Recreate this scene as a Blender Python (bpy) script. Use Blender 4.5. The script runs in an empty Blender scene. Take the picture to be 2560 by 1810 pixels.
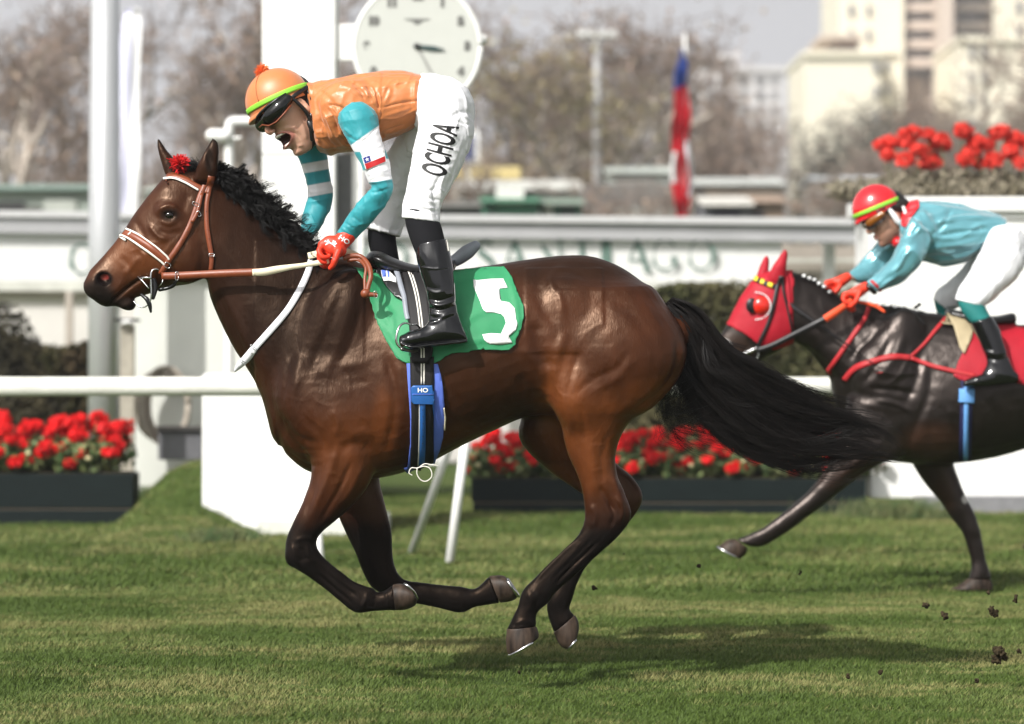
import bpy, bmesh, math, random
import numpy as np
import openvdb as vdb
from mathutils import Vector, Matrix
from mathutils.bvhtree import BVHTree

# ------------------------------------------------------------ camera, world, sun
D0 = 12.0; FP = 7440.0; CZ = 1.27            # camera distance, focal length in photo pixels, camera height
sc = bpy.context.scene
cam_d = bpy.data.cameras.new('camera'); cam = bpy.data.objects.new('camera', cam_d)
sc.collection.objects.link(cam); sc.camera = cam
cam.location = (0, -D0, CZ); cam.rotation_euler = (math.radians(90), 0, 0)
cam_d.sensor_width = 36; cam_d.lens = FP * 36 / 2560
cam_d.clip_end = 3000; cam_d.clip_start = .5
cam_d.dof.use_dof = True; cam_d.dof.focus_distance = 11.8; cam_d.dof.aperture_fstop = 2.2

SUN = Vector((-.72, -.90, 1.0)).normalized()
w = bpy.data.worlds.new('World'); sc.world = w; w.use_nodes = True
nt = w.node_tree; nt.nodes.clear()
sky = nt.nodes.new('ShaderNodeTexSky'); sky.sky_type = 'NISHITA'; sky.sun_disc = False
sky.sun_elevation = math.asin(SUN.z); sky.sun_rotation = math.atan2(SUN.x, SUN.y)
sky.dust_density = 8; sky.air_density = 1.6; sky.ozone_density = 1.0; sky.altitude = 500
hs = nt.nodes.new('ShaderNodeHueSaturation'); hs.inputs['Saturation'].default_value = .15
bg = nt.nodes.new('ShaderNodeBackground'); bg.inputs[1].default_value = .12
wo = nt.nodes.new('ShaderNodeOutputWorld')
# pale haze low over the horizon
tcw = nt.nodes.new('ShaderNodeTexCoord'); sxw = nt.nodes.new('ShaderNodeSeparateXYZ'); mrw = nt.nodes.new('ShaderNodeMapRange'); mxw = nt.nodes.new('ShaderNodeMix'); mxw.data_type = 'RGBA'
mrw.interpolation_type = 'SMOOTHSTEP'; mrw.inputs['From Min'].default_value = .10; mrw.inputs['From Max'].default_value = .30; mrw.inputs['To Min'].default_value = 1; mrw.inputs['To Max'].default_value = 0
mxw.inputs[7].default_value = (5.3, 5.3, 5.5, 1)
nt.links.new(tcw.outputs['Generated'], sxw.inputs[0]); nt.links.new(sxw.outputs['Z'], mrw.inputs[0]); nt.links.new(mrw.outputs[0], mxw.inputs[0])
nt.links.new(sky.outputs[0], hs.inputs['Color']); nt.links.new(hs.outputs[0], mxw.inputs[6]); nt.links.new(mxw.outputs[2], bg.inputs[0]); nt.links.new(bg.outputs[0], wo.inputs[0])
sd = bpy.data.lights.new('sun', 'SUN'); sd.energy = 4.5; sd.angle = math.radians(.5); sd.color = (1, .97, .925)
so = bpy.data.objects.new('sun', sd); sc.collection.objects.link(so)
so.rotation_euler = SUN.to_track_quat('Z', 'Y').to_euler(); so.location = (-8, -10, 12)
sc.view_settings.view_transform = 'Standard'; sc.view_settings.look = 'None'
sc.view_settings.exposure = 0.18; sc.view_settings.gamma = 1
sc.cycles.use_denoising = True; sc.cycles.max_bounces = 6; sc.cycles.volume_bounces = 0
sc.cycles.transparent_max_bounces = 6

rng = np.random.default_rng(7); random.seed(7)
COL = sc.collection

# ------------------------------------------------------------ helpers
def W(px, py, y):
    "photo point at depth y (metres behind the first horse's centre line) -> world"
    d = D0 + y
    return ((px - 1280) / FP * d, y, CZ - (py - 905) / FP * d)
def WV(px, py, y): return Vector(W(px, py, y))
def PX(co):
    d = D0 + co[:, 1]
    return 1280 + co[:, 0] * FP / d, 905 + (CZ - co[:, 2]) * FP / d

def tag(o, label=None, cat=None, group=None, kind=None):
    if label: o['label'] = label
    if cat: o['category'] = cat
    if group: o['group'] = group
    if kind: o['kind'] = kind
    return o
def empty(name, loc, label=None, cat=None, group=None, kind=None, rz=0):
    o = bpy.data.objects.new(name, None); COL.objects.link(o); o.location = loc; o.rotation_euler = (0, 0, rz)
    o.empty_display_size = .1
    return tag(o, label, cat, group, kind)
def mesh_obj(name, pts, faces, mats, parent=None, smooth=True, local=False, fm=None):
    "pts in world coordinates unless local"
    me = bpy.data.meshes.new(name)
    pts = np.asarray(pts, dtype=np.float64).reshape(-1, 3)
    if parent is not None and not local:
        pts = pts - np.array(root_loc(parent))
    if isinstance(faces, np.ndarray) and faces.ndim == 2:
        n, k = faces.shape
        me.vertices.add(len(pts)); me.vertices.foreach_set('co', pts.astype(np.float32).ravel())
        me.loops.add(n * k); me.loops.foreach_set('vertex_index', faces.astype(np.int32).ravel())
        me.polygons.add(n); me.polygons.foreach_set('loop_start', np.arange(0, n * k, k, dtype=np.int32))
        me.update(calc_edges=True)
    else:
        me.from_pydata([tuple(p) for p in pts], [], [tuple(int(i) for i in f) for f in faces])
    if fm is not None: me.polygons.foreach_set('material_index', np.asarray(fm, dtype=np.int32))
    if smooth: me.polygons.foreach_set('use_smooth', [True] * len(me.polygons))
    for m in (mats if isinstance(mats, (list, tuple)) else [mats]): me.materials.append(m)
    me.validate(); me.update()
    o = bpy.data.objects.new(name, me); COL.objects.link(o)
    if parent is not None: o.parent = parent
    return o
def root_loc(o):
    v = Vector(o.location)
    while o.parent: o = o.parent; v = v + Vector(o.location)
    return v
def add_mod(o, typ, **kw):
    m = o.modifiers.new(typ.lower(), typ)
    for k, v in kw.items(): setattr(m, k, v)
    return o
def colattr(o, cols, name='Col'):
    a = o.data.color_attributes.new(name, 'FLOAT_COLOR', 'POINT')
    c = np.ones((len(o.data.vertices), 4), dtype=np.float32); c[:, :3] = cols
    a.data.foreach_set('color', c.ravel())

# ---- mesh primitives: (points, faces list)
def ring_mesh(rings, caps=True):
    "rings: (n, seg, 3) -> pts, quads, tris"
    n, s, _ = rings.shape
    pts = rings.reshape(-1, 3)
    i = np.arange(n - 1)[:, None] * s; k = np.arange(s)[None]; k2 = (k + 1) % s
    q = np.stack([i + k, i + k2, i + s + k2, i + s + k], -1).reshape(-1, 4)
    t = np.zeros((0, 3), int)
    if caps:
        c = len(pts); pts = np.vstack([pts, rings[0].mean(0), rings[-1].mean(0)])
        k = np.arange(s); k2 = (k + 1) % s
        t = np.vstack([np.stack([np.full(s, c), k2, k], -1), np.stack([np.full(s, c + 1), (n - 1) * s + k, (n - 1) * s + k2], -1)])
    return pts, q, t
def catmull(a, sub):
    a = np.asarray(a, float); n = len(a)
    if n < 2 or sub <= 1: return a
    p = np.vstack([2 * a[0] - a[1], a, 2 * a[-1] - a[-2]])
    out = []
    for i in range(n - 1):
        for j in range(sub):
            t = j / sub
            p0, p1, p2, p3 = p[i], p[i + 1], p[i + 2], p[i + 3]
            out.append(.5 * ((2 * p1) + (-p0 + p2) * t + (2 * p0 - 5 * p1 + 4 * p2 - p3) * t * t + (-p0 + 3 * p1 - 3 * p2 + p3) * t ** 3))
    out.append(a[-1]); return np.array(out)
def loft(st, sub=5, seg=32, cap=(.6, .6)):
    "stations (ax,ay,bx,by,y,halfwidth[,egg[,power]]) in photo pixels and metres"
    rows = []
    for s in st:
        s = list(s) + [0, 2][len(s) - 6:] if len(s) < 8 else list(s)
        A = np.array(W(s[0], s[1], s[4])); B = np.array(W(s[2], s[3], s[4]))
        rows.append(np.concatenate([(A + B) / 2, (A - B) / 2, [s[5], s[6], s[7]]]))
    r = catmull(rows, sub)
    def capped(r, end, f):
        if f <= 0: return r
        e = r[-1] if end else r[0]; p = r[-2] if end else r[1]
        d = e[:3] - p[:3]; d = d / (np.linalg.norm(d) + 1e-9)
        L = min(np.linalg.norm(e[3:6]), e[6]) * f; new = []
        for a in (.35, .7, .9, .985):
            x = e.copy(); x[:3] = e[:3] + d * L * a; s = math.sqrt(1 - a * a); x[3:7] = e[3:7] * s; new.append(x)
        return np.vstack([r, new]) if end else np.vstack([new[::-1], r])
    r = capped(r, 0, cap[0]); r = capped(r, 1, cap[1])
    t = np.linspace(0, 2 * np.pi, seg, endpoint=False); c = np.cos(t)[None]; s = np.sin(t)[None]
    n = r[:, 8:9]
    cc = np.sign(c) * np.abs(c) ** (2 / n); ss = np.sign(s) * np.abs(s) ** (2 / n)
    wv = r[:, 6:7] * (1 - r[:, 7:8] * c)
    R = r[:, None, :3] + r[:, None, 3:6] * cc[..., None]
    R[..., 1] += wv * ss
    return ring_mesh(R)
def tube(pts, rad, seg=10, flat=1.0, caps=True, up=None):
    pts = np.asarray(pts, float); n = len(pts)
    rad = np.full(n, rad) if np.isscalar(rad) else np.asarray(rad, float)
    T = np.gradient(pts, axis=0); T /= np.linalg.norm(T, axis=1, keepdims=True) + 1e-12
    u = np.array(up if up is not None else (0, 1, 0.01), float); rings = []
    for i in range(n):
        a = np.cross(T[i], u); a /= np.linalg.norm(a) + 1e-12; b = np.cross(T[i], a)
        th = np.linspace(0, 2 * np.pi, seg, endpoint=False)
        rings.append(pts[i] + rad[i] * (np.cos(th)[:, None] * a + flat * np.sin(th)[:, None] * b))
    return ring_mesh(np.array(rings), caps)
def rtube(pts, rad, seg=14, sub=5):
    "round ended smooth tube"
    pr = catmull(np.hstack([np.asarray(pts, float), np.asarray(rad, float)[:, None]]), sub)
    p = pr[:, :3]; r = pr[:, 3]
    def cp(p, r, end):
        e, q = (p[-1], p[-2]) if end else (p[0], p[1]); R = r[-1] if end else r[0]
        d = (e - q) / (np.linalg.norm(e - q) + 1e-9)
        np_ = [e + d * R * a for a in (.4, .75, .97)]; nr = [R * math.sqrt(1 - a * a) for a in (.4, .75, .97)]
        return (np.vstack([p, np_]), np.concatenate([r, nr])) if end else (np.vstack([np_[::-1], p]), np.concatenate([nr[::-1], r]))
    p, r = cp(p, r, 1); p, r = cp(p, r, 0)
    return tube(p, r, seg)
def ellip(c, ax, seg=24, rn=14):
    "ax: 3 axis vectors"
    ph = np.linspace(.02, np.pi - .02, rn); th = np.linspace(0, 2 * np.pi, seg, endpoint=False)
    ax = np.asarray(ax, float); c = np.asarray(c, float)
    d = np.stack([np.sin(ph)[:, None] * np.cos(th), np.sin(ph)[:, None] * np.sin(th), np.cos(ph)[:, None] * np.ones_like(th)], -1)
    return ring_mesh(c + d @ ax)
def ellipP(px, py, y, rx, ry, rz, rot=0):
    "ellipsoid: rx,ry photo px in plane, rz metres deep"
    k = (D0 + y) / FP; a = math.radians(rot)
    return ellip(W(px, py, y), [(rx * k * math.cos(a), 0, rx * k * math.sin(a)), (-ry * k * math.sin(a), 0, ry * k * math.cos(a)), (0, rz, 0)])
def merge(ms):
    P = []; F = []; o = 0
    for m in ms:
        P.append(m[0])
        for part in m[1:]:
            for f in part: F.append(tuple(int(i) + o for i in f))
        o += len(m[0])
    return np.vstack(P), F
def merge_t(ms): return ms
def prim_obj(name, ms, mat, parent=None, smooth=True):
    p, f = merge(ms if isinstance(ms, list) else [ms]); return mesh_obj(name, p, f, mat, parent, smooth)

# ---- signed distance sculpting
class Sculpt:
    def __init__(self, voxel=.006, half=8):
        self.v = voxel; self.h = half; self.ops = []
    def add(self, m, k=.02, op='u'): self.ops.append((m, k, op)); return self
    def build(self, smooth=3):
        v = self.v; T = vdb.createLinearTransform(voxelSize=v)
        lo = np.min([m[0].min(0) for m, _, op in self.ops if op == 'u'], 0); hi = np.max([m[0].max(0) for m, _, op in self.ops if op == 'u'], 0)
        lo = np.floor(lo / v).astype(int) - self.h - 2; hi = np.ceil(hi / v).astype(int) + self.h + 2
        bgv = v * self.h; F = np.full(hi - lo + 1, bgv, np.float32)
        for m, k, op in self.ops:
            g = vdb.FloatGrid.createLevelSetFromPolygons(m[0].astype(np.float32), triangles=np.ascontiguousarray(m[2], dtype=np.uint32),
                quads=np.ascontiguousarray(m[1], dtype=np.uint32), transform=T, halfWidth=self.h)
            a = np.floor(m[0].min(0) / v).astype(int) - self.h - 1; b = np.ceil(m[0].max(0) / v).astype(int) + self.h + 1
            a = np.maximum(a, lo); b = np.minimum(b, hi)
            arr = np.empty(b - a + 1, np.float32); g.copyToArray(arr, ijk=tuple(int(x) for x in a))
            s = tuple(slice(x, y) for x, y in zip(a - lo, b - lo + 1)); R = F[s]
            k = min(max(k, 1e-4), bgv * 1.6)
            if op == 'u':
                h = np.clip(.5 + .5 * (R - arr) / k, 0, 1); F[s] = R * (1 - h) + arr * h - k * h * (1 - h)
            else:
                h = np.clip(.5 - .5 * (R + arr) / k, 0, 1); F[s] = R * (1 - h) - arr * h + k * h * (1 - h)
        g = vdb.FloatGrid(float(bgv)); g.transform = T; g.copyFromArray(F, ijk=tuple(int(x) for x in lo)); g.gridClass = vdb.GridClass.LEVEL_SET
        P, Q = g.convertToQuads(0.0)
        Q = Q[:, ::-1]
        P = P.astype(np.float64); E = np.vstack([Q[:, [0, 1]], Q[:, [1, 2]], Q[:, [2, 3]], Q[:, [3, 0]]]).astype(int)
        cnt = np.bincount(E[:, 0], minlength=len(P))[:, None]
        cnt = np.maximum(cnt, 1)
        for it in range(smooth):
            for lam in (.6, -.55):
                S = np.stack([np.bincount(E[:, 0], P[E[:, 1], j], len(P)) for j in range(3)], -1) / cnt
                P = P + lam * (S - P)
        return P, Q.astype(int)
def normals(P, Q):
    n = np.cross(P[Q[:, 2]] - P[Q[:, 0]], P[Q[:, 3]] - P[Q[:, 1]])
    N = np.stack([sum(np.bincount(Q[:, k], n[:, j], len(P)) for k in range(4)) for j in range(3)], -1)
    return N / (np.linalg.norm(N, axis=1, keepdims=True) + 1e-12)
def segdist(px, py, line, taper=True):
    "distance to polyline in px and taper weight"
    best = np.full(len(px), 1e9); wgt = np.zeros(len(px)); L = np.array(line, float)
    sl = np.linalg.norm(np.diff(L, axis=0), axis=1); cum = np.concatenate([[0], np.cumsum(sl)]); tot = cum[-1]
    for i in range(len(L) - 1):
        a = L[i]; d = L[i + 1] - a; l2 = (d * d).sum() + 1e-9
        t = np.clip(((px - a[0]) * d[0] + (py - a[1]) * d[1]) / l2, 0, 1)
        dd = np.hypot(px - a[0] - t * d[0], py - a[1] - t * d[1])
        m = dd < best; best[m] = dd[m]; s = (cum[i] + t * sl[i]) / tot
        wgt[m] = s[m]
    tw = np.clip(np.minimum(wgt, 1 - wgt) * 5 + .15, 0, 1) if taper else np.ones(len(px))
    return best, tw
def strokes(P, Q, sl, both=True, side=-1, ymid=0.0, ny=.15):
    "sl: (polyline, width px, amplitude m)"
    N = normals(P, Q); disp = np.zeros(len(P))
    sides = (-1, 1) if both else (side,)
    for s in sides:
        C = P.copy(); C[:, 1] = -abs(C[:, 1] - ymid) + ymid
        px, py = PX(C)
        face = np.clip((N[:, 1] * s - ny) / .35, 0, 1) * ((P[:, 1] - ymid) * s > -.03)
        for line, wd, amp in sl:
            l = catmull(line, 4) if len(line) > 2 else np.array(line, float)
            if len(l) == 1: d = np.hypot(px - l[0][0], py - l[0][1]); tw = 1
            else:
                bb = (px > l[:, 0].min() - 3 * wd) & (px < l[:, 0].max() + 3 * wd) & (py > l[:, 1].min() - 3 * wd) & (py < l[:, 1].max() + 3 * wd)
                d = np.full(len(P), 1e9); tw = np.zeros(len(P)); d[bb], tw[bb] = segdist(px[bb], py[bb], l)
            disp += amp * np.exp(-(d / wd) ** 2) * tw * face
    return P + N * disp[:, None]
_lat = np.random.default_rng(3).random((32, 32, 32))
def vnoise(p):
    p = np.asarray(p, float); i = np.floor(p).astype(int); f = p - i; f = f * f * (3 - 2 * f); r = 0
    for a in (0, 1):
        for b in (0, 1):
            for c in (0, 1):
                wt = (f[:, 0] if a else 1 - f[:, 0]) * (f[:, 1] if b else 1 - f[:, 1]) * (f[:, 2] if c else 1 - f[:, 2])
                r = r + wt * _lat[(i[:, 0] + a) & 31, (i[:, 1] + b) & 31, (i[:, 2] + c) & 31]
    return r
def wrinkle(P, Q, dirv, amp=.003, freq=40, stretch=5, seed=0):
    "folds running along dirv"
    d = Vector(dirv).normalized(); a = Vector((0, 1, 0)).cross(d).normalized() if abs(d.y) < .9 else Vector((1, 0, 0)); b = d.cross(a)
    M = np.array([np.array(d) / stretch, np.array(a), np.array(b)]) * freq
    q = P @ M.T + seed * 7.3
    q[:, 1] += 1.2 * vnoise(P * 9 + seed)
    n = vnoise(q); r = 1 - np.abs(2 * n - 1); n2 = vnoise(q * 2.1 + 5)
    return P + normals(P, Q) * ((r ** 2 - .4) * amp + (n2 - .5) * amp * .5)[:, None]
def bvh(P, Q): return BVHTree.FromPolygons([tuple(p) for p in P], [tuple(int(i) for i in q) for q in Q])
CAMV = Vector((0, -D0, CZ))
def proj(px, py, tree, off, fallback):
    "point where the ray through photo point meets a surface, lifted off it"
    d = (WV(px, py, 0) - CAMV).normalized()
    h = tree.ray_cast(CAMV, d, 60)
    if h[0] is None:
        if fallback is None: return None
        if fallback == 'near':
            base = WV(px, py, -.1); n = tree.find_nearest(base); return n[0] + n[1] * off
        return WV(px, py, fallback)
    return h[0] + (h[1] if h[1].dot(d) < 0 else -h[1]) * off
def ribbon(name, line, wpx, tree, off, mat, parent, thick=.003, fallback='near', sub=6, smooth_y=2, nw=3):
    "strap lying on a surface; line of photo points (px,py[,width])"
    L = catmull([(p[0], p[1], p[2] if len(p) > 2 else wpx) for p in line], sub); n = len(L)
    T = np.gradient(L[:, :2], axis=0); T /= np.linalg.norm(T, axis=1, keepdims=True) + 1e-9
    Nn = np.stack([-T[:, 1], T[:, 0]], -1); G = np.zeros((n, nw, 3))
    for i in range(n):
        for j in range(nw):
            s = (j / (nw - 1) - .5) * L[i, 2]
            G[i, j] = proj(L[i, 0] + Nn[i, 0] * s, L[i, 1] + Nn[i, 1] * s, tree, off, fallback)
    for _ in range(smooth_y):
        G[1:-1] = (G[:-2] + 2 * G[1:-1] + G[2:]) / 4
    idx = np.arange(n * nw).reshape(n, nw)
    q = np.stack([idx[:-1, :-1], idx[:-1, 1:], idx[1:, 1:], idx[1:, :-1]], -1).reshape(-1, 4)
    o = mesh_obj(name, G.reshape(-1, 3), q, mat, parent)
    add_mod(o, 'SOLIDIFY', thickness=thick, offset=0)
    return o
def poly_faces(polys, step):
    "2-D polygons -> finely cut mesh (bmesh) in the xy plane"
    bm = bmesh.new()
    for poly in polys:
        vs = [bm.verts.new((x, y, 0)) for x, y in poly]; bm.faces.new(vs)
    bmesh.ops.triangulate(bm, faces=bm.faces[:])
    grid_cut(bm, step); return bm
def grid_cut(bm, step):
    xs = [v.co.x for v in bm.verts]; ys = [v.co.y for v in bm.verts]
    for ax, lo, hi in ((0, min(xs), max(xs)), (1, min(ys), max(ys))):
        k = math.floor(lo / step) + 1
        while k * step < hi:
            co = [0, 0, 0]; no = [0, 0, 0]; co[ax] = k * step; no[ax] = 1
            bmesh.ops.bisect_plane(bm, geom=bm.verts[:] + bm.edges[:] + bm.faces[:], plane_co=co, plane_no=no); k += 1
def decal(name, bm, tree, off, mat, parent, thick=.001, fallback='near'):
    pts = [proj(v.co.x, v.co.y, tree, off, fallback) for v in bm.verts]
    bm.verts.index_update(); faces = [[v.index for v in f.verts] for f in bm.faces]; bm.free()
    o = mesh_obj(name, pts, faces, mat, parent)
    if thick: add_mod(o, 'SOLIDIFY', thickness=thick, offset=0)
    return o
def text_bm(s, size=1, shear=0, bold=0):
    cu = bpy.data.curves.new('t', 'FONT'); cu.body = s; cu.size = size; cu.align_x = 'CENTER'; cu.align_y = 'CENTER'; cu.shear = shear; cu.offset = bold
    cu.resolution_u = 4
    o = bpy.data.objects.new('t', cu); me = bpy.data.meshes.new_from_object(o)
    bm = bmesh.new(); bm.from_mesh(me); bpy.data.objects.remove(o); bpy.data.curves.remove(cu); bpy.data.meshes.remove(me); return bm
def text_decal(name, s, cx, cy, size, ang, sx, tree, off, mat, parent, bold=0, step=6, shear=0):
    "text centred at photo point, ang = reading direction in degrees, counter-clockwise"
    bm = text_bm(s, 1, shear, bold); a = math.radians(ang)
    for v in bm.verts:
        x = v.co.x * size * sx; y = v.co.y * size
        v.co = (cx + x * math.cos(a) - y * math.sin(a), cy - (x * math.sin(a) + y * math.cos(a)), 0)
    bmesh.ops.reverse_faces(bm, faces=bm.faces[:]); bmesh.ops.triangulate(bm, faces=bm.faces[:]); grid_cut(bm, step)
    return decal(name, bm, tree, off, mat, parent, 0)
def boxm(x0, x1, y0, y1, z0, z1):
    p = np.array([(x, y, z) for x in (x0, x1) for y in (y0, y1) for z in (z0, z1)], float)
    return p, np.array([(0, 1, 3, 2), (4, 6, 7, 5), (0, 4, 5, 1), (2, 3, 7, 6), (0, 2, 6, 4), (1, 5, 7, 3)]), np.zeros((0, 3), int)
def boxP(x0, y0, x1, y1, d, depth):
    "box whose front face spans the photo rectangle at distance d from the camera"
    a = W(x0, y0, d - D0); b = W(x1, y1, d - D0); return boxm(a[0], b[0], d - D0, d - D0 + depth, b[2], a[2])
def bevel(o, wd=.01, seg=2): return add_mod(o, 'BEVEL', width=wd, segments=seg, limit_method='ANGLE')

# ------------------------------------------------------------ materials
def mat(name, col=(.5, .5, .5), rough=.6, spec=.4, metal=0, noise=.12, nscale=12, bump=0, bscale=80, attr=False, coat=0, sheen=0, coords='Object', stretch=(1, 1, 1), dark=None, crough=.1, trans=0, tint2=None, sss=0, stint=None, fur=False):
    m = bpy.data.materials.new(name); m.use_nodes = True; n = m.node_tree.nodes; l = m.node_tree.links
    b = n['Principled BSDF']; b.inputs['Roughness'].default_value = rough; b.inputs['Metallic'].default_value = metal
    b.inputs['Specular IOR Level'].default_value = spec
    b.inputs['Coat Weight'].default_value = coat; b.inputs['Coat Roughness'].default_value = crough
    b.inputs['Sheen Weight'].default_value = sheen
    if stint: b.inputs['Specular Tint'].default_value = (*stint, 1)
    if sss: b.inputs['Subsurface Weight'].default_value = sss; b.inputs['Subsurface Radius'].default_value = (.01, .004, .002); b.inputs['Subsurface Scale'].default_value = 1
    if trans: b.inputs['Transmission Weight'].default_value = trans
    tc = n.new('ShaderNodeTexCoord'); mp = n.new('ShaderNodeMapping'); mp.inputs['Scale'].default_value = stretch
    l.new(tc.outputs[coords], mp.inputs[0])
    nz = n.new('ShaderNodeTexNoise'); nz.inputs['Scale'].default_value = nscale; nz.inputs['Detail'].default_value = 5
    l.new(mp.outputs[0], nz.inputs['Vector'])
    mr = n.new('ShaderNodeMapRange'); mr.inputs['From Min'].default_value = .3; mr.inputs['From Max'].default_value = .7
    mr.inputs['To Min'].default_value = 1 - noise; mr.inputs['To Max'].default_value = 1 + noise; l.new(nz.outputs['Fac'], mr.inputs[0])
    mx = n.new('ShaderNodeVectorMath'); mx.operation = 'SCALE'; l.new(mr.outputs[0], mx.inputs['Scale'])
    if attr:
        at = n.new('ShaderNodeAttribute'); at.attribute_name = 'Col'; l.new(at.outputs['Color'], mx.inputs[0])
    elif tint2:
        cm = n.new('ShaderNodeMix'); cm.data_type = 'RGBA'; cm.inputs[6].default_value = (*col, 1); cm.inputs[7].default_value = (*tint2, 1)
        n2 = n.new('ShaderNodeTexNoise'); n2.inputs['Scale'].default_value = nscale * .35; n2.inputs['Detail'].default_value = 4; l.new(mp.outputs[0], n2.inputs['Vector'])
        m2 = n.new('ShaderNodeMapRange'); m2.inputs['From Min'].default_value = .38; m2.inputs['From Max'].default_value = .62; l.new(n2.outputs['Fac'], m2.inputs[0])
        l.new(m2.outputs[0], cm.inputs[0]); l.new(cm.outputs[2], mx.inputs[0])
    else: mx.inputs[0].default_value = col
    l.new(mx.outputs[0], b.inputs['Base Color'])
    if fur:      # black hair is less glossy than brown
        rg = n.new('ShaderNodeSeparateColor'); l.new(at.outputs['Color'], rg.inputs[0]); ms = n.new('ShaderNodeMapRange'); ms.inputs['From Min'].default_value = .008; ms.inputs['From Max'].default_value = .05; ms.inputs['To Min'].default_value = .10; ms.inputs['To Max'].default_value = spec
        l.new(rg.outputs[0], ms.inputs[0]); l.new(ms.outputs[0], b.inputs['Specular IOR Level'])
    rr = n.new('ShaderNodeMapRange'); rr.inputs['To Min'].default_value = max(rough - .07, .02); rr.inputs['To Max'].default_value = min(rough + .09, 1)
    l.new(nz.outputs['Fac'], rr.inputs[0]); l.new(rr.outputs[0], b.inputs['Roughness'])
    if bump:
        nb = n.new('ShaderNodeTexNoise'); nb.inputs['Scale'].default_value = bscale; nb.inputs['Detail'].default_value = 4; l.new(mp.outputs[0], nb.inputs['Vector'])
        bu = n.new('ShaderNodeBump'); bu.inputs['Distance'].default_value = bump; bu.inputs['Strength'].default_value = .7
        l.new(nb.outputs['Fac'], bu.inputs['Height']); l.new(bu.outputs[0], b.inputs['Normal'])
    return m
M = dict(
    coat=mat('horse_coat', rough=.37, spec=.58, noise=.22, nscale=14, bump=.0014, bscale=150, attr=True, stint=(1, .68, .48), fur=True, stretch=(1, 1, .35)),
    tail=mat('tail_hair', (.0055, .004, .0035), .4, .3, noise=.7, nscale=60, stretch=(.4, 1, 1)),
    darkcoat=mat('dark_horse_coat', rough=.36, spec=.5, noise=.25, nscale=10, bump=.002, bscale=90, attr=True, stint=(1, .85, .78), stretch=(1, 1, .35)),
    hair=mat('black_hair', (.004, .0035, .0035), .42, .22, noise=.5, nscale=30),
    darkhair=mat('dark_brown_hair', (.006, .005, .005), .42, .25, noise=.4, nscale=30),
    hoof=mat('hoof_horn', (.036, .024, .017), .5, .2, noise=.75, nscale=40, stretch=(1, 1, .2), bump=.001, bscale=120),
    steel=mat('steel', (.62, .62, .62), .22, metal=1, noise=.08),
    darksteel=mat('dark_steel', (.22, .21, .2), .3, metal=1, noise=.15),
    leather=mat('tan_leather', (.20, .047, .016), .42, .5, noise=.12, nscale=30, bump=.0006, bscale=220),
    stitch=mat('white_piping', (.75, .72, .66), .5),
    eye=mat('eye_glass', (.006, .004, .003), .08, .5, coat=.25, crough=.02),
    orange=mat('orange_satin', (.54, .175, .05), .42, .6, noise=.06, nscale=20, sheen=.25, bump=.0006, bscale=300),
    teal=mat('teal_satin', (.03, .30, .34), .34, .6, noise=.06, sheen=.2, bump=.0006, bscale=300),
    sleeve=mat('sleeve_satin', rough=.5, spec=.4, noise=.08, attr=True, sheen=.2, bump=.0006, bscale=300),
    white=mat('white_breeches', (.80, .80, .82), .55, .35, noise=.03, bump=.0007, bscale=200),
    sock=mat('black_sock', (.008, .008, .01), .85, .2, bump=.001, bscale=300),
    boot=mat('black_patent_boot', (.003, .003, .004), .12, .5, coat=.45, noise=.1),
    glove=mat('red_glove', (.70, .045, .018), .5, .4, noise=.08, bump=.001, bscale=160),
    skin=mat('skin', (.50, .24, .145), .5, .4, noise=.07, nscale=20, bump=.0005, bscale=200, sss=.12),
    lip=mat('lips', (.42, .13, .10), .4), mouthm=mat('mouth_inside', (.10, .012, .012), .4), teeth=mat('teeth', (.8, .77, .68), .25),
    hairp=mat('short_dark_hair', (.012, .01, .009), .7),
    black=mat('black_plastic', (.008, .008, .009), .3, .5), lens=mat('dark_lens', (.004, .004, .004), .08, .45, coat=.15, crough=.03),
    lime=mat('lime_band', (.25, .62, .05), .5), pompom=mat('orange_wool', (.92, .22, .06), .9),
    redwool=mat('red_wool', (.62, .01, .012), .9), green=mat('green_cloth', (.03, .25, .105), .55, .35, noise=.06, nscale=14, bump=.001, bscale=350),
    bluepad=mat('blue_pad', (.10, .17, .62), .6), blueleather=mat('blue_leather', (.02, .11, .36), .4), blackweb=mat('black_webbing', (.010, .009, .010), .6, .3, bump=.001, bscale=400),
    cream=mat('cream_webbing', (.66, .60, .44), .7, bump=.0015, bscale=260), grey=mat('grey_saddle_pad', (.26, .28, .32), .45), whiteweb=mat('white_strap', (.78, .78, .82), .5),
    saddle=mat('saddle_leather', (.012, .011, .012), .28, .5, noise=.15), ink=mat('black_lettering', (.006, .006, .006), .6), whiteink=mat('white_lettering', (.85, .85, .85), .6),
)
# ------------------------------------------------------------ hair, straps, hooves
def strands(name, paths, r0, matl, parent=None, tip=.25):
    "paths (n,k,3) -> one mesh of thin three-sided hairs"
    n, k, _ = paths.shape
    T = np.gradient(paths, axis=1); T /= np.linalg.norm(T, axis=2, keepdims=True) + 1e-9
    u = np.array([.2, .9, .35]); a = np.cross(T, u); a /= np.linalg.norm(a, axis=2, keepdims=True) + 1e-9; b = np.cross(T, a)
    r = np.asarray(r0).reshape(-1, 1, 1) * np.linspace(1, tip, k)[None, :, None]
    V = np.stack([paths + r * (math.cos(t) * a + math.sin(t) * b) for t in (0, 2.094, 4.189)], 2)
    idx = np.arange(n * k * 3).reshape(n, k, 3)
    q = np.concatenate([np.stack([idx[:, :-1, i], idx[:, :-1, (i + 1) % 3], idx[:, 1:, (i + 1) % 3], idx[:, 1:, i]], -1).reshape(-1, 4) for i in range(3)])
    return mesh_obj(name, V.reshape(-1, 3), q, matl, parent)
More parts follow.
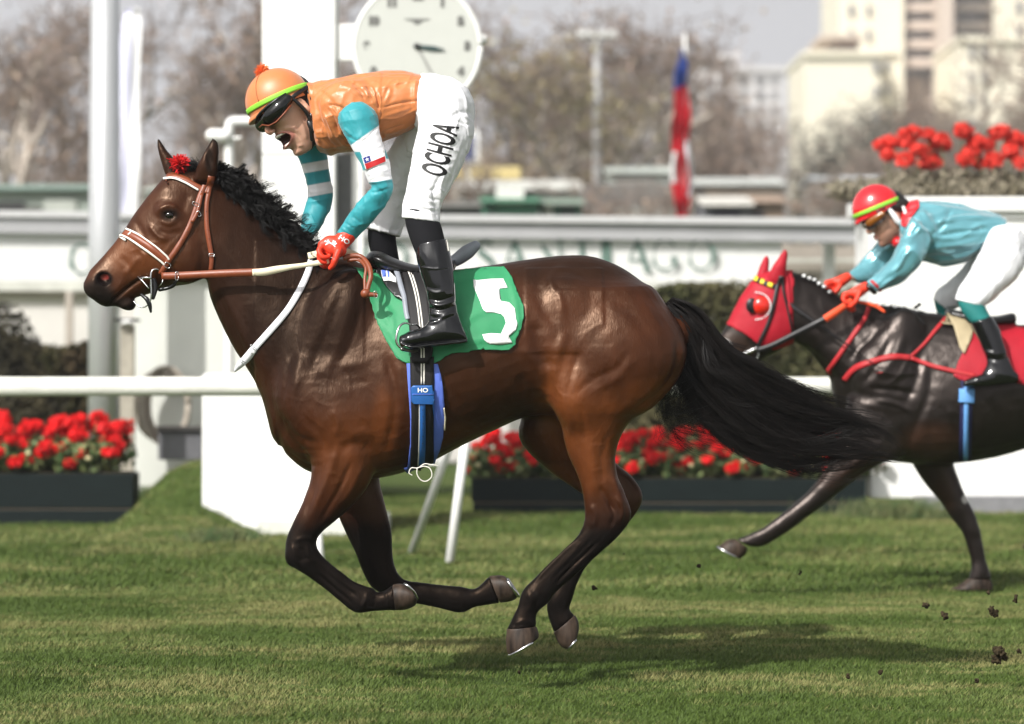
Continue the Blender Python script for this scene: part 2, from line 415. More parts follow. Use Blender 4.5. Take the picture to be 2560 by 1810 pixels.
def ribbon3(name, line, mat_, parent, thick=.004, sub=6, roll=0.0):
    "free strap: (px,py,width px,y)"
    L = catmull(line, sub); n = len(L)
    C = np.array([W(a[0], a[1], a[3]) for a in L]); T = np.gradient(C, axis=0); T /= np.linalg.norm(T, axis=1, keepdims=True) + 1e-9
    k = (D0 + L[:, 3]) / FP
    s = np.cross(T, np.array([0, 1, 0])); s /= np.linalg.norm(s, axis=1, keepdims=True) + 1e-9
    s = s * math.cos(roll) + np.array([0, 1, 0]) * math.sin(roll)
    P = np.stack([C - s * (L[:, 2] * k / 2)[:, None], C + s * (L[:, 2] * k / 2)[:, None]], 1)
    i = np.arange(n * 2).reshape(n, 2); q = np.stack([i[:-1, 0], i[:-1, 1], i[1:, 1], i[1:, 0]], -1)
    o = mesh_obj(name, P.reshape(-1, 3), q, mat_, parent); add_mod(o, 'SOLIDIFY', thickness=thick, offset=0); return o
def tubeP(name, line, mat_, parent, sub=5, seg=8):
    "tube through (px,py,y,radius m)"
    L = catmull(line, sub); return prim_obj(name, tube([W(a[0], a[1], a[2]) for a in L], L[:, 3], seg), mat_, parent)
def hoof(root, st, shoe=True):
    m = loft(st, 4, 28, (0, 0)); h = prim_obj('hoof', m, M['hoof'], root); bevel(h, .004, 2)
    if shoe:
        ring = m[0][:-2].reshape(-1, 28, 3)[-1]; c = ring.mean(0); i = [k % 28 for k in range(-10, 11)]
        p = c + (ring[i] - c) * 1.0
        s = prim_obj('horseshoe', tube(p, .0065, 8), M['steel'], h)
    return h
def smooth01(x, a, b):
    t = np.clip((x - a) / (b - a), 0, 1); return t * t * (3 - 2 * t)
def lerp(c, d, t): return c * (1 - t[:, None]) + np.array(d)[None] * t[:, None]
def flatN(px, py, f=.012, s=0):
    return vnoise(np.stack([px * f, py * f, np.full(len(px), s + .5)], -1))

# ------------------------------------------------------------ the bay horse
horse = empty('horse', W(1180, 1692, 0), 'large bay galloping horse with black mane and tail in the foreground, carrying the green cloth', 'horse')
S = Sculpt(.006, 8)
S.add(loft([(692, 930, 704, 1112, 0, .12), (712, 870, 722, 1142, 0, .16), (770, 775, 775, 1180, 0, .205, .12), (850, 668, 865, 1197, 0, .235, .3), (930, 664, 955, 1194, 0, .26, .25),
    (1020, 674, 1060, 1163, 0, .285, .12), (1120, 675, 1150, 1117, 0, .295, .05), (1220, 664, 1240, 1074, 0, .29, .05), (1310, 650, 1325, 1040, 0, .275, .12), (1400, 639, 1425, 1040, 0, .265, .2),
    (1480, 641, 1530, 1050, 0, .26, .22), (1560, 672, 1612, 1020, 0, .235, .2), (1637, 733, 1668, 975, 0, .18, .15), (1682, 782, 1704, 905, 0, .10)], 5, 44, (.35, .8)), .04)
S.add(loft([(545, 438, 519, 700, 0, .085, .25), (588, 468, 528, 745, 0, .085, .3), (640, 510, 548, 795, 0, .09, .32), (693, 558, 583, 865, 0, .105, .35), (745, 604, 628, 935, 0, .13, .35),
    (800, 640, 662, 1000, 0, .155, .3), (870, 655, 695, 1080, 0, .18, .25)], 5, 40), .07)
# head
S.add(loft([(532, 430, 524, 585, 0, .062, .1), (500, 424, 527, 650, 0, .078, .1), (455, 424, 512, 690, 0, .088, .0), (412, 443, 478, 709, 0, .098, -.05), (378, 480, 440, 715, 0, .100, .12), (340, 529, 405, 724, 0, .088, .2),
    (308, 578, 376, 734, 0, .068, .1), (272, 624, 348, 742, 0, .056, .0), (243, 656, 326, 750, 0, .056, -.05), (224, 677, 304, 764, 0, .058, -.05), (214, 700, 275, 766, 0, .046)], 5, 36, (.5, .7)), .03)
S.add(ellipP(315, 757, 0, 26, 18, .032, -25), .014)          # chin
S.add(ellipP(236, 715, -.028, 26, 30, .028, -20), .02); S.add(ellipP(236, 715, .028, 26, 30, .028, -20), .02)   # nostril flares
for sy in (-1, 1):
    S.add(ellipP(470, 645, sy * .052, 62, 62, .045, 0), .03)    # cheek
    S.add(ellipP(424, 530, sy * .072, 34, 25, .032, -25), .02)  # eye socket
    S.add(ellipP(258, 697, sy * .068, 20, 15, .040, -50), .006, 's')
    S.add(ellipP(424, 538, sy * .104, 15, 9, .014, -8), .006, 's')
# ears
S.add(loft([(484, 446, 543, 450, -.055, .030), (493, 414, 546, 405, -.065, .030), (508, 385, 547, 375, -.068, .022), (522, 361, 544, 356, -.068, .012), (530, 347, 535, 347, -.067, .004)], 5, 20), .012)
S.add(loft([(412, 434, 445, 436, .045, .026), (402, 402, 436, 400, .055, .026), (396, 380, 419, 378, .058, .020), (393, 360, 406, 359, .058, .010), (394, 346, 398, 346, .057, .003)], 5, 20), .012)
S.add(ellipP(524, 398, -.096, 9, 34, .016, 14), .008, 's')
# fore legs
near_fore = [(745, 985, 935, 985, -.12, .11), (772, 1105, 950, 1095, -.15, .10), (778, 1185, 930, 1195, -.155, .085), (759, 1250, 893, 1252, -.155, .068), (739, 1293, 850, 1293, -.155, .055), (719, 1338, 799, 1337, -.155, .046),
    (715, 1368, 792, 1366, -.155, .047), (728, 1412, 806, 1390, -.155, .046), (768, 1440, 826, 1408, -.155, .034), (812, 1472, 858, 1433, -.155, .026), (848, 1502, 888, 1455, -.155, .025), (888, 1531, 922, 1468, -.155, .033), (930, 1528, 942, 1480, -.155, .029), (962, 1526, 960, 1477, -.155, .031), (990, 1526, 981, 1463, -.155, .038)]
far_fore = [(800, 1080, 950, 1080, .12, .10), (815, 1190, 949, 1195, .14, .082), (838, 1270, 963, 1262, .14, .065), (866, 1335, 979, 1330, .14, .052), (890, 1385, 981, 1380, .14, .047), (907, 1430, 988, 1418, .14, .045),
    (932, 1470, 1003, 1443, .14, .040), (985, 1498, 1022, 1452, .14, .029), (1052, 1511, 1060, 1457, .14, .026), (1100, 1521, 1110, 1463, .14, .028), (1152, 1532, 1150, 1466, .14, .034), (1190, 1517, 1188, 1471, .14, .028), (1248, 1508, 1222, 1441, .14, .036)]
near_hind = [(1372, 740, 1640, 725, -.09, .13), (1370, 850, 1712, 845, -.135, .14), (1374, 940, 1704, 930, -.15, .14), (1384, 1005, 1640, 1012, -.155, .118), (1402, 1060, 1575, 1055, -.155, .092), (1418, 1130, 1542, 1120, -.15, .072),
    (1448, 1200, 1542, 1182, -.15, .054), (1460, 1258, 1562, 1232, -.15, .044), (1461, 1300, 1578, 1290, -.15, .042), (1449, 1332, 1548, 1338, -.15, .037), (1424, 1362, 1488, 1393, -.15, .028), (1380, 1402, 1432, 1444, -.15, .025), (1338, 1443, 1390, 1480, -.15, .027), (1306, 1478, 1372, 1505, -.15, .034), (1293, 1520, 1343, 1532, -.15, .028), (1267, 1573, 1340, 1566, -.15, .038)]
far_hind = [(1330, 980, 1560, 940, .12, .12), (1296, 1090, 1500, 1070, .14, .11), (1366, 1172, 1500, 1120, .15, .085), (1425, 1214, 1545, 1162, .15, .06), (1480, 1254, 1584, 1196, .15, .048), (1503, 1290, 1607, 1243, .15, .042),
    (1494, 1322, 1582, 1294, .15, .036), (1462, 1360, 1516, 1366, .15, .028), (1420, 1400, 1468, 1414, .15, .025), (1394, 1450, 1444, 1456, .15, .027), (1369, 1500, 1432, 1494, .15, .033), (1370, 1538, 1424, 1522, .15, .028), (1385, 1580, 1436, 1538, .15, .036)]
for L in (near_fore, far_fore, near_hind, far_hind): S.add(loft(L, 5, 28, (.4, .1)), .035)
# muscle masses on both sides
for sy in (-1, 1):
    S.add(ellipP(800, 1010, sy * .165, 95, 120, .09, 25), .05)     # point of shoulder
    S.add(ellipP(860, 1030, sy * .165, 90, 95, .10, -10), .05)     # triceps
    S.add(ellipP(850, 800, sy * .13, 75, 130, .085, -22), .06)     # shoulder blade
S.add(ellipP(1440, 985, -.205, 62, 85, .08, 15), .05)
S.add(ellipP(1560, 880, -.16, 130, 120, .13, 0), .06); S.add(ellipP(1560, 880, .14, 130, 120, .13, 0), .06)
S.add(ellipP(1410, 775, -.17, 60, 70, .05, 0), .08); S.add(ellipP(1410, 775, .17, 60, 70, .05, 0), .08)
S.add(ellipP(734, 1385, -.165, 20, 30, .036, -15), .02)
S.add(ellipP(1350, 1500, -.15, 15, 13, .02), .015); S.add(ellipP(926, 1480, -.155, 12, 10, .02), .012)
P, Q = S.build(3)
SL = [ # (line, width, amp)
 # head
 ([(270, 768), (283, 752), (300, 738), (322, 719), (345, 702), (362, 694)], 4, -.013),
 ([(345, 600), (372, 622), (398, 640)], 9, .005), ([(330, 545), (352, 575), (362, 610), (350, 640)], 8, -.004), ([(372, 560), (395, 590), (420, 600)], 7, .006),
 ([(350, 640), (330, 665), (312, 690)], 8, .004), ([(300, 640), (322, 664), (335, 690)], 8, -.003), ([(440, 555), (470, 590), (480, 640)], 12, .004), ([(395, 655), (425, 690), (470, 706), (515, 690)], 9, .004),
 ([(396, 530), (408, 518), (428, 514), (446, 524)], 5, .006), ([(400, 552), (422, 560), (444, 552)], 5, .004), ([(395, 575), (418, 585), (442, 578)], 6, -.003), ([(470, 480), (462, 510), (450, 530)], 12, -.005),
 ([(238, 690), (232, 712), (242, 735), (258, 738)], 6, .005), ([(262, 740), (290, 722), (310, 700)], 8, .003), ([(355, 500), (390, 480), (430, 470)], 14, .003),
 ([(500, 600), (508, 640), (500, 690)], 10, -.006), ([(300, 770), (322, 760), (330, 748)], 6, .003), ([(405, 640), (430, 610), (460, 580)], 5, .0025),
 # neck
 ([(548, 560), (590, 640), (640, 760), (700, 880)], 26, .004), ([(530, 700), (560, 770), (610, 880), (655, 960)], 12, -.008), ([(555, 730), (600, 830), (650, 920)], 16, .006),
 ([(590, 520), (660, 600), (740, 680)], 22, -.003), ([(745, 700), (720, 790), (700, 880), (670, 960)], 16, -.004), ([(560, 620), (620, 690), (700, 740)], 10, .003),
 # shoulder
 ([(862, 700), (832, 790), (800, 870), (760, 960)], 12, -.007), ([(890, 720), (868, 800), (838, 880), (810, 940)], 14, .007), ([(905, 760), (880, 850), (850, 910)], 7, -.004),
 ([(735, 860), (720, 920), (705, 1010)], 9, -.005), ([(762, 850), (745, 920), (735, 990)], 10, .005), ([(800, 905), (870, 915), (930, 900)], 14, .006), ([(790, 940), (860, 960), (930, 950)], 10, -.004),
 ([(960, 880), (985, 960), (985, 1050), (965, 1130)], 12, -.012), ([(700, 1040), (740, 1090), (800, 1110)], 9, -.008), ([(700, 1080), (745, 1125), (790, 1135)], 9, .006), ([(720, 1130), (760, 1160), (800, 1165)], 6, -.005),
 ([(835, 1095), (845, 1060), (830, 1020)], 10, .006), ([(850, 1130), (880, 1110), (930, 1120)], 12, -.007), ([(870, 1090), (905, 1080), (940, 1090)], 12, .005), ([(775, 1050), (800, 1090), (815, 1130)], 9, -.006),
 # fore arm
 ([(845, 1110), (825, 1180), (795, 1250), (775, 1300)], 10, .007), ([(880, 1150), (850, 1220), (815, 1280), (798, 1310)], 7, -.007), ([(905, 1160), (880, 1220), (848, 1265)], 8, .005), ([(800, 1150), (785, 1220), (765, 1290)], 8, -.004),
 ([(735, 1352), (765, 1345), (792, 1350)], 6, .004), ([(745, 1400), (780, 1395)], 6, -.004), ([(800, 1415), (850, 1458), (895, 1495)], 5, -.005),
 # barrel
 ([(1010, 760), (1000, 900), (1005, 1040)], 8, .002), ([(1100, 900), (1130, 980), (1190, 1040)], 12, -.003), ([(1160, 900), (1200, 970), (1260, 1010)], 14, .003), ([(1150, 1080), (1220, 1060), (1300, 1020)], 12, -.004), ([(1050, 1130), (1130, 1100), (1220, 1060)], 14, .004),
 # flank
 ([(1335, 800), (1350, 870), (1370, 930)], 20, -.016), ([(1300, 870), (1335, 900), (1365, 950)], 12, .006), ([(1290, 940), (1330, 985), (1370, 1010)], 16, -.010), ([(1430, 665), (1385, 680), (1378, 712), (1402, 750), (1408, 800)], 9, .006), ([(1350, 700), (1360, 760), (1385, 810)], 16, -.006),
 # thigh
 ([(1415, 830), (1390, 900), (1385, 960)], 13, .009), ([(1450, 870), (1430, 930), (1418, 1000)], 10, -.006), ([(1570, 880), (1540, 920), (1480, 950), (1420, 1000)], 9, -.005), ([(1585, 895), (1545, 945), (1470, 985)], 9, .004), ([(1690, 850), (1692, 920), (1650, 980), (1580, 1030)], 9, -.010),
 ([(1708, 860), (1704, 930), (1665, 985)], 7, .006), ([(1560, 720), (1630, 790), (1665, 870)], 16, .005), ([(1530, 740), (1600, 810), (1640, 890)], 14, -.004), ([(1405, 980), (1420, 1040), (1430, 1100)], 8, .005), ([(1450, 1010), (1460, 1060), (1462, 1110)], 9, -.005),
 # gaskin, hock
 ([(1520, 1080), (1505, 1150), (1510, 1210)], 9, -.006), ([(1480, 1100), (1480, 1170), (1490, 1240)], 12, .005), ([(1530, 1190), (1545, 1230), (1562, 1270)], 7, .006), ([(1500, 1215), (1520, 1250), (1535, 1280)], 7, -.008), ([(1478, 1260), (1488, 1290), (1480, 1320)], 8, .006),
 ([(1490, 1340), (1440, 1390), (1380, 1450)], 5, -.005), ([(1460, 1330), (1400, 1385), (1340, 1440)], 6, .003), ([(1330, 1475), (1350, 1490)], 9, .004),
]
SL += [([(728, 1360), (738, 1392), (742, 1415)], 5, .004), ([(768, 1362), (775, 1392), (790, 1404)], 5, .005), ([(752, 1368), (758, 1395)], 4, -.005), ([(790, 1340), (780, 1365), (792, 1385)], 4, -.004), ([(790, 1432), (840, 1474), (880, 1508)], 4, -.007), ([(808, 1418), (855, 1456), (900, 1482)], 4, .004), ([(900, 1520), (915, 1500), (918, 1482)], 5, .005), ([(935, 1520), (938, 1490)], 5, -.005), ([(970, 1522), (965, 1480)], 4, .004),
 ([(1500, 1350), (1445, 1402), (1385, 1462)], 4, -.009), ([(1440, 1350), (1390, 1400), (1335, 1455)], 4, .004), ([(1320, 1482), (1330, 1510), (1318, 1530)], 5, .005), ([(1345, 1498), (1338, 1520)], 5, -.005), ([(1285, 1560), (1310, 1552), (1332, 1558)], 5, .004), ([(1540, 1240), (1556, 1275), (1550, 1310)], 5, .006), ([(1520, 1250), (1535, 1285), (1525, 1320)], 5, -.006)]
rv = np.random.default_rng(77)
for cx, cy, n_, sp in ((840, 1000, 12, 90), (1180, 1000, 9, 110), (1450, 1000, 5, 70), (380, 640, 9, 45), (820, 1180, 8, 40), (1500, 1130, 7, 40)):
    for _ in range(n_):
        a = rv.uniform(0, 6.28); x, y = cx + rv.normal(0, sp), cy + rv.normal(0, sp * .7); l = [(x, y)]
        for _ in range(3): a += rv.normal(0, .5); x += math.cos(a) * sp * .35; y += math.sin(a) * sp * .35; l.append((x, y))
        SL.append((l, 3.2, rv.uniform(.0008, .0018)))
P = strokes(P, Q, [(l, w_, a_ * (.72 if np.mean([q[0] for q in l]) > 560 and np.mean([q[1] for q in l]) < 1180 else 1)) for l, w_, a_ in SL])
# fine veins and skin folds
nz = vnoise(P * np.array([26, 26, 26])) - .5; nz2 = vnoise(P * 70 + 3) - .5
P = P + normals(P, Q) * (nz * .0014 + nz2 * .0008)[:, None]
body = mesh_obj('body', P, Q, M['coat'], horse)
px, py = PX(P)
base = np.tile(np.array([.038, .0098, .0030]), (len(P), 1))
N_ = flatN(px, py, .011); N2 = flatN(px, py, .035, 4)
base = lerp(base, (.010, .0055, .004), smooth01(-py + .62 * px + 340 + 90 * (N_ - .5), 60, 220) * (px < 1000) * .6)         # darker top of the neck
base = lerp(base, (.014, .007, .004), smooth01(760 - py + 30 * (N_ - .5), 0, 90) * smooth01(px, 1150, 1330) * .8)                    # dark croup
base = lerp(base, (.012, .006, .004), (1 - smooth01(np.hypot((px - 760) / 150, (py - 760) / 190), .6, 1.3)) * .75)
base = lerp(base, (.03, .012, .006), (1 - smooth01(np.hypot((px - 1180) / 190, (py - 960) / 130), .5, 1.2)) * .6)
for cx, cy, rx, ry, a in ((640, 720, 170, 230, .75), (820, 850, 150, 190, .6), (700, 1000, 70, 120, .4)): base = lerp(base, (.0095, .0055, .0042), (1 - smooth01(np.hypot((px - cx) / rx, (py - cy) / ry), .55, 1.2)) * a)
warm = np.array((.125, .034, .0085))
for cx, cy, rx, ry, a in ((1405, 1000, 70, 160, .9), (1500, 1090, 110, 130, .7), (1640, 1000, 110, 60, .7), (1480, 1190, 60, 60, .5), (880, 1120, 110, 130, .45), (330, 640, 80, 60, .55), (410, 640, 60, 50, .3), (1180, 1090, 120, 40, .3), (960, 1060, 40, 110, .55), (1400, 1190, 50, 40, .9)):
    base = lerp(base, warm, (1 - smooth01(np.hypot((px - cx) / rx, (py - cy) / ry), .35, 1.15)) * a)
blk = smooth01(py + 40 * (N2 - .5), 1235, 1340)
far = (P[:, 1] > .05) & (py > 1150)
base = lerp(base, (.0045, .004, .0038), blk * .985)
base = lerp(base, (.03, .012, .007), far * .5 * (1 - blk))
base = lerp(base, (.010, .008, .007), (1 - smooth01(np.hypot((px - 240) / 62, (py - 745) / 62), .55, 1.05)) * .95)
base = lerp(base, (.010, .008, .007), (1 - smooth01(np.hypot((px - 312) / 38, (py - 765) / 28), .6, 1.1)) * .9)
base = lerp(base, (.012, .008, .007), (1 - smooth01(np.hypot((px - 424) / 30, (py - 537) / 20), .5, 1.1)) * .9)
base = lerp(base, (.011, .008, .007), smooth01(-py, -395, -345) * (px < 560))
base = lerp(base, (.012, .009, .008), (1 - smooth01(np.hypot((px - 524) / 14, (py - 400) / 42), .5, 1.1)) * .8)  # shade in the hollow of the near ear, painted into the coat
base = lerp(base, (.006, .005, .005), (1 - smooth01(np.hypot((px - 259) / 24, (py - 698) / 21), .8, 1.15)))
nostr = (1 - smooth01(np.hypot((px - 262) / 13, (py - 693) / 9), .5, 1.0)) * (np.abs(P[:, 1]) < .072)
base = lerp(base, (.25, .04, .035), nostr * .8)
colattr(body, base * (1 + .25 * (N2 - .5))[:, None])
HT = bvh(P, Q)
for sy in (-1, 1):
    e = prim_obj('eye', ellipP(424, 538, sy * .0835, 13.5, 12, .0195), M['eye'], horse)
hoof(horse, [(989, 1526, 981, 1462, -.155, .040), (1015, 1524, 1000, 1459, -.155, .046), (1038, 1513, 1018, 1464, -.155, .05), (1044, 1498, 1030, 1474, -.155, .045)], False)
ho = horse.children[-1]
prim_obj('horseshoe', tube([W(*q) for q in ((1010, 1459, -.19), (1022, 1466, -.197), (1034, 1478, -.19), (1042, 1492, -.16), (1044, 1496, -.14))], .005, 8), M['steel'], ho)
hoof(horse, [(1250, 1507, 1222, 1440, .14, .038), (1268, 1505, 1236, 1439, .14, .044), (1285, 1500, 1250, 1438, .14, .050), (1296, 1490, 1262, 1440, .14, .05)])
hoof(horse, [(1267, 1572, 1341, 1566, -.15, .040), (1265, 1600, 1346, 1580, -.15, .048), (1267, 1626, 1347, 1590, -.15, .052), (1273, 1639, 1345, 1596, -.15, .052)])
hoof(horse, [(1384, 1581, 1437, 1537, .15, .038), (1393, 1602, 1446, 1554, .15, .044), (1405, 1618, 1447, 1575, .15, .047), (1420, 1624, 1443, 1592, .15, .045)])
# mane
def crestline(t):
    c = catmull([(536, 428), (560, 444), (600, 472), (645, 512), (693, 556), (735, 594), (775, 636)], 8); i = t * (len(c) - 1)
    j = np.minimum(i.astype(int), len(c) - 2); f = (i - j)[:, None]; return c[j] * (1 - f) + c[j + 1] * f
def curls(n, t0, t1, up, down, ln, spread, side, seed, k=15, curl=.0045):
    r0 = np.random.default_rng(seed); nc = max(n // 20, 1); ci = r0.integers(0, nc, n)
    class R_:
        def uniform(self, a, b, m): x = r0.uniform(a, b, nc)[ci]; return x + r0.normal(0, (.008 if b <= 1 and a >= 0 else .03) * (b - a), n)
        def normal(self, a, b, m): return r0.normal(a, b, nc)[ci] + r0.normal(0, b * .2, n)
    r = R_(); t = np.clip(r.uniform(t0, t1, n), 0, 1); c = crestline(t); X = np.array([W(a, b, 0) for a, b in c]); X[:, 1] += r.normal(0, .012, n)
    d = np.zeros((n, 3)); ang = r.uniform(up[0], up[1], n); d[:, 0] = np.cos(ang); d[:, 2] = np.sin(ang); d[:, 1] = side * np.abs(r.normal(.35, .3, n)); d /= np.linalg.norm(d, axis=1, keepdims=True)
    L = ln * r.uniform(.5, 1.15, n); s = np.linspace(0, 1, k)
    p = X[:, None] + d[:, None] * (L[:, None] * s)[..., None]
    p[..., 2] -= (down * L)[:, None] * s ** 2
    p[..., 0] += (.25 * L)[:, None] * s ** 2
    ph = r.uniform(0, 6.3, n)[:, None]; fr = r.uniform(9, 19, n)[:, None]; am = curl * r.uniform(.4, 1.5, n)[:, None] * (s ** .7)
    p[..., 0] += 1.5 * am * np.cos(ph + fr * s); p[..., 2] += am * np.sin(ph + fr * s * 1.1); p[..., 1] += am * np.sin(ph * 2 + fr * s)
    return p
m1 = curls(3600, 0, 1, (.35, 1.75), .7, .09, 1, -1, 1, 18, .008)
m2 = curls(3000, 0, 1, (-1.2, .5), .6, .085, 1, -1, 2, 18, .006); m2[..., 1] -= .035
m3 = curls(1600, .02, 1, (.4, 1.6), .6, .10, 1, 1, 3, 18, .009)
m4 = curls(700, .02, 1, (.2, 1.7), .4, .115, 1, -1, 4, 18, .011)
def push_out(p, tree, off=.004):
    f = p.reshape(-1, 3)
    for i in range(len(f)):
        v = Vector(f[i]); h = tree.find_nearest(v, .06)
        if h[0] is not None and (v - h[0]).dot(h[1]) < off:
            q = h[0] + h[1] * (off + .004 * random.random()); f[i] = q
    return f.reshape(p.shape)
m2 = push_out(m2, HT)
mane = strands('mane', np.concatenate([m1, m2, m3, m4]), np.full(8900, .0013), M['hair'], horse)
fl = []
r_ = np.random.default_rng(5)
for i in range(260):
    a = np.array(W(r_.uniform(452, 500), r_.uniform(416, 430), r_.normal(0, .02))); b = a + np.array([r_.uniform(-.09, .03), r_.normal(-.01, .02), r_.uniform(-.02, .03)]); s = np.linspace(0, 1, 10)[:, None]
    p = a * (1 - s) + b * s; p[:, 2] += .03 * np.sin(s[:, 0] * 3.14) * r_.uniform(.3, 1); p += .004 * np.sin(s * 14 + r_.uniform(0, 6, 3)) * s; fl.append(p)
strands('forelock', np.array(fl), np.full(260, .0012), M['hair'], horse)
# tail
tc = catmull([(1664, 758, 40, .03), (1708, 806, 95, .05), (1745, 880, 125, .06), (1790, 945, 150, .07), (1850, 1000, 165, .07), (1930, 1050, 165, .065), (2020, 1080, 145, .055), (2110, 1092, 120, .045), (2190, 1108, 80, .03), (2262, 1140, 26, .012)], 6)
tx = np.array([W(a[0], a[1], .0) for a in tc]); tT = np.gradient(tx, axis=0); tT /= np.linalg.norm(tT, axis=1, keepdims=True); tN = np.stack([-tT[:, 2], tT[:, 1], tT[:, 0]], -1)
def tailhair(n, seed, umin=-1, umax=1, t1=(.45, 1.0), t0=(0, .35), wob=.012):
    r = np.random.default_rng(seed); k = 26; nc = n // 18; ci = r.integers(0, nc, n); u = np.clip(r.normal(0, .62, nc), umin, umax)[ci] + r.normal(0, .045, n); v = r.normal(0, .6, nc)[ci] + r.normal(0, .06, n); a = r.uniform(*t0, nc)[ci] ** 1.5; b = r.uniform(*t1, nc)[ci] * r.uniform(.85, 1, n); s = np.linspace(0, 1, k)
    t = a[:, None] + (b - a)[:, None] * s; i = t * (len(tc) - 1); j = np.minimum(i.astype(int), len(tc) - 2); f = (i - j)[..., None]
    C = tx[j] * (1 - f) + tx[j + 1] * f; Nn = tN[j] * (1 - f) + tN[j + 1] * f; wd = tc[j, 2] * (1 - f[..., 0]) + tc[j + 1, 2] * f[..., 0]; dp = tc[j, 3] * (1 - f[..., 0]) + tc[j + 1, 3] * f[..., 0]
    fan = 1 + .25 * s[None] ** 2
    p = C + Nn * (u[:, None] * wd * .5 / 620 * fan)[..., None]; p[..., 1] += v[:, None] * dp
    ph = r.uniform(0, 6.3, (nc, 1))[ci]; p += Nn * (wob * np.sin(ph + 5 * s[None] * r.uniform(.6, 1.8, (nc, 1))[ci]) * s[None])[..., None]; p[..., 1] += wob * np.cos(ph * 2 + 4 * s[None]) * s[None]
    return p
th = np.concatenate([tailhair(6500, 11, t1=(.30, .86), wob=.016), tailhair(3000, 12, t1=(.6, 1.02), wob=.035), tailhair(500, 13, -1.6, 1.6, t1=(.4, .98), wob=.06)])
# wisps below the buttock
r_ = np.random.default_rng(15); ws = []
for i in range(420):
    q = [(r_.uniform(1680, 1705), r_.uniform(800, 900)), (r_.uniform(1690, 1740), r_.uniform(900, 960)), (r_.uniform(1640, 1790), r_.uniform(980, 1040)), (r_.uniform(1630, 1900), r_.uniform(1030, 1100))]
    if i % 3 == 0: q += [(q[-1][0] + r_.uniform(60, 200), q[-1][1] + r_.uniform(10, 60))]
    c = catmull(q, 8); c = c[np.linspace(0, len(c) - 1, 26).astype(int)]; y0 = r_.normal(-.02, .04); ws.append([W(a, b, y0) for a, b in c])
th = np.concatenate([th, np.array(ws)])
strands('tail', th, np.full(len(th), .0011), M['tail'], horse, .3)
tl = loft([(a[0] - (-b[2]) * a[2] * .16, a[1] - b[0] * a[2] * .16, a[0] + (-b[2]) * a[2] * .16, a[1] + b[0] * a[2] * .16, .0, a[3] * .5) for a, b in list(zip(tc, tT))[:-22:6]], 5, 16)
prim_obj('tail_dock', tl, M['hair'], horse)
# ------------------------------------------------------------ bridle, reins, strap
br = empty('bridle', W(480, 560, -.1), 'tan leather bridle with white piped noseband on the head of the large bay horse', 'bridle')
def rb(name, line, wpx, off=.006, m='leather', thick=.004, par=None): return ribbon(name, line, wpx, HT, off, M[m], par or br, thick)
bb = rb('browband', [(412, 443), (434, 441), (462, 450), (487, 463), (509, 476)], 13, .007)
rb('piping', [(411, 450), (434, 448), (460, 457), (484, 470), (496, 477)], 4.5, .009, 'stitch', .004, bb)
rb('headpiece', [(528, 440), (523, 462), (514, 484)], 15, .007)
rb('cheek_strap', [(514, 460), (500, 492), (487, 532), (470, 574), (446, 617), (422, 652), (402, 684)], 14, .0075)
rb('buckle_strap', [(505, 486), (494, 530), (480, 556)], 9, .013, thick=.003)
rb('throat_latch', [(529, 446), (521, 486), (516.5, 517), (518, 566), (525, 613), (530, 645), (528, 676)], 11, .007)
nb = rb('noseband', [(297, 585), (306, 582), (324, 587), (354, 603), (385, 625), (410, 646), (424, 660)], 17, .006)
rb('piping', [(299, 576), (310, 572.5), (328, 577), (357, 593), (389, 615.5), (414, 637), (424, 649)], 4.5, .007, 'stitch', .005, nb)
rb('piping', [(295, 592), (305, 590), (321, 595.5), (350, 613), (380, 634), (406, 656), (414, 664)], 4.5, .007, 'stitch', .005, nb)
def buckle(px, py, rx, ry, rot, par, tree=None, y=None, r=.0013):
    t = tree or HT; c = Vector(W(px, py, y)) if y is not None else proj(px, py, t, .014, 'near'); k = (D0 + c.y) / FP; a = math.radians(rot); p = []
    for q in np.linspace(0, 2 * np.pi, 25):
        u = rx * np.sign(math.cos(q)) * abs(math.cos(q)) ** .5; v = ry * np.sign(math.sin(q)) * abs(math.sin(q)) ** .5
        p.append((c.x + k * (u * math.cos(a) - v * math.sin(a)), c.y, c.z + k * (u * math.sin(a) + v * math.cos(a))))
    return prim_obj('buckle', tube(p, r, 6), M['steel'], par)
for b in ((489.6, 512, 9, 4, -25), (497, 536, 7, 4, -60), (530, 637, 7, 3, 5), (420, 660, 8, 6, -30)): buckle(*b, br)
for i, (x, y) in enumerate([(503, 480), (500, 500), (478, 557), (468, 580), (457, 600), (447, 618), (517, 530), (518, 553), (521, 575), (524, 597)]):
    c = proj(x, y, HT, .0105, 'near'); prim_obj('strap_hole', ellip(c, [(.0018, 0, 0), (0, 0, .0018), (0, .001, 0)], 8, 6), M['black'], br)
bit = tubeP('bit', [(399, 676, -.085, .003), (392, 673, -.09, .0034), (381, 676, -.093, .0038), (377, 690, -.094, .004), (378, 715, -.092, .004), (378, 742, -.09, .0036), (372, 759, -.085, .003), (360, 768, -.075, .0028), (346, 765, -.065, .0028), (333, 752, -.055, .0028)], M['steel'], br)
prim_obj('mouthpiece', merge_t([tube([W(346, 694, -.066), W(362, 694, -.085), W(379, 695, -.096)], [.004, .0045, .005], 8), tube([W(344, 692, -.068), W(356, 702, -.08), W(368, 716, -.09), W(372, 722, -.092)], .003, 8), tube([W(398, 716, -.08), W(406, 706, -.08), W(408, 696, -.082)], .0025, 8)]), M['steel'], bit)
prim_obj('rubber_tab', merge_t([rtube([W(354, 737, -.07), W(367, 748, -.082), W(374, 762, -.082), W(377, 779, -.08)], [.006, .009, .009, .005]), rtube([W(385, 700, -.078), W(388, 722, -.078), W(383, 745, -.08)], [.009, .010, .007])]), M['black'], bit)
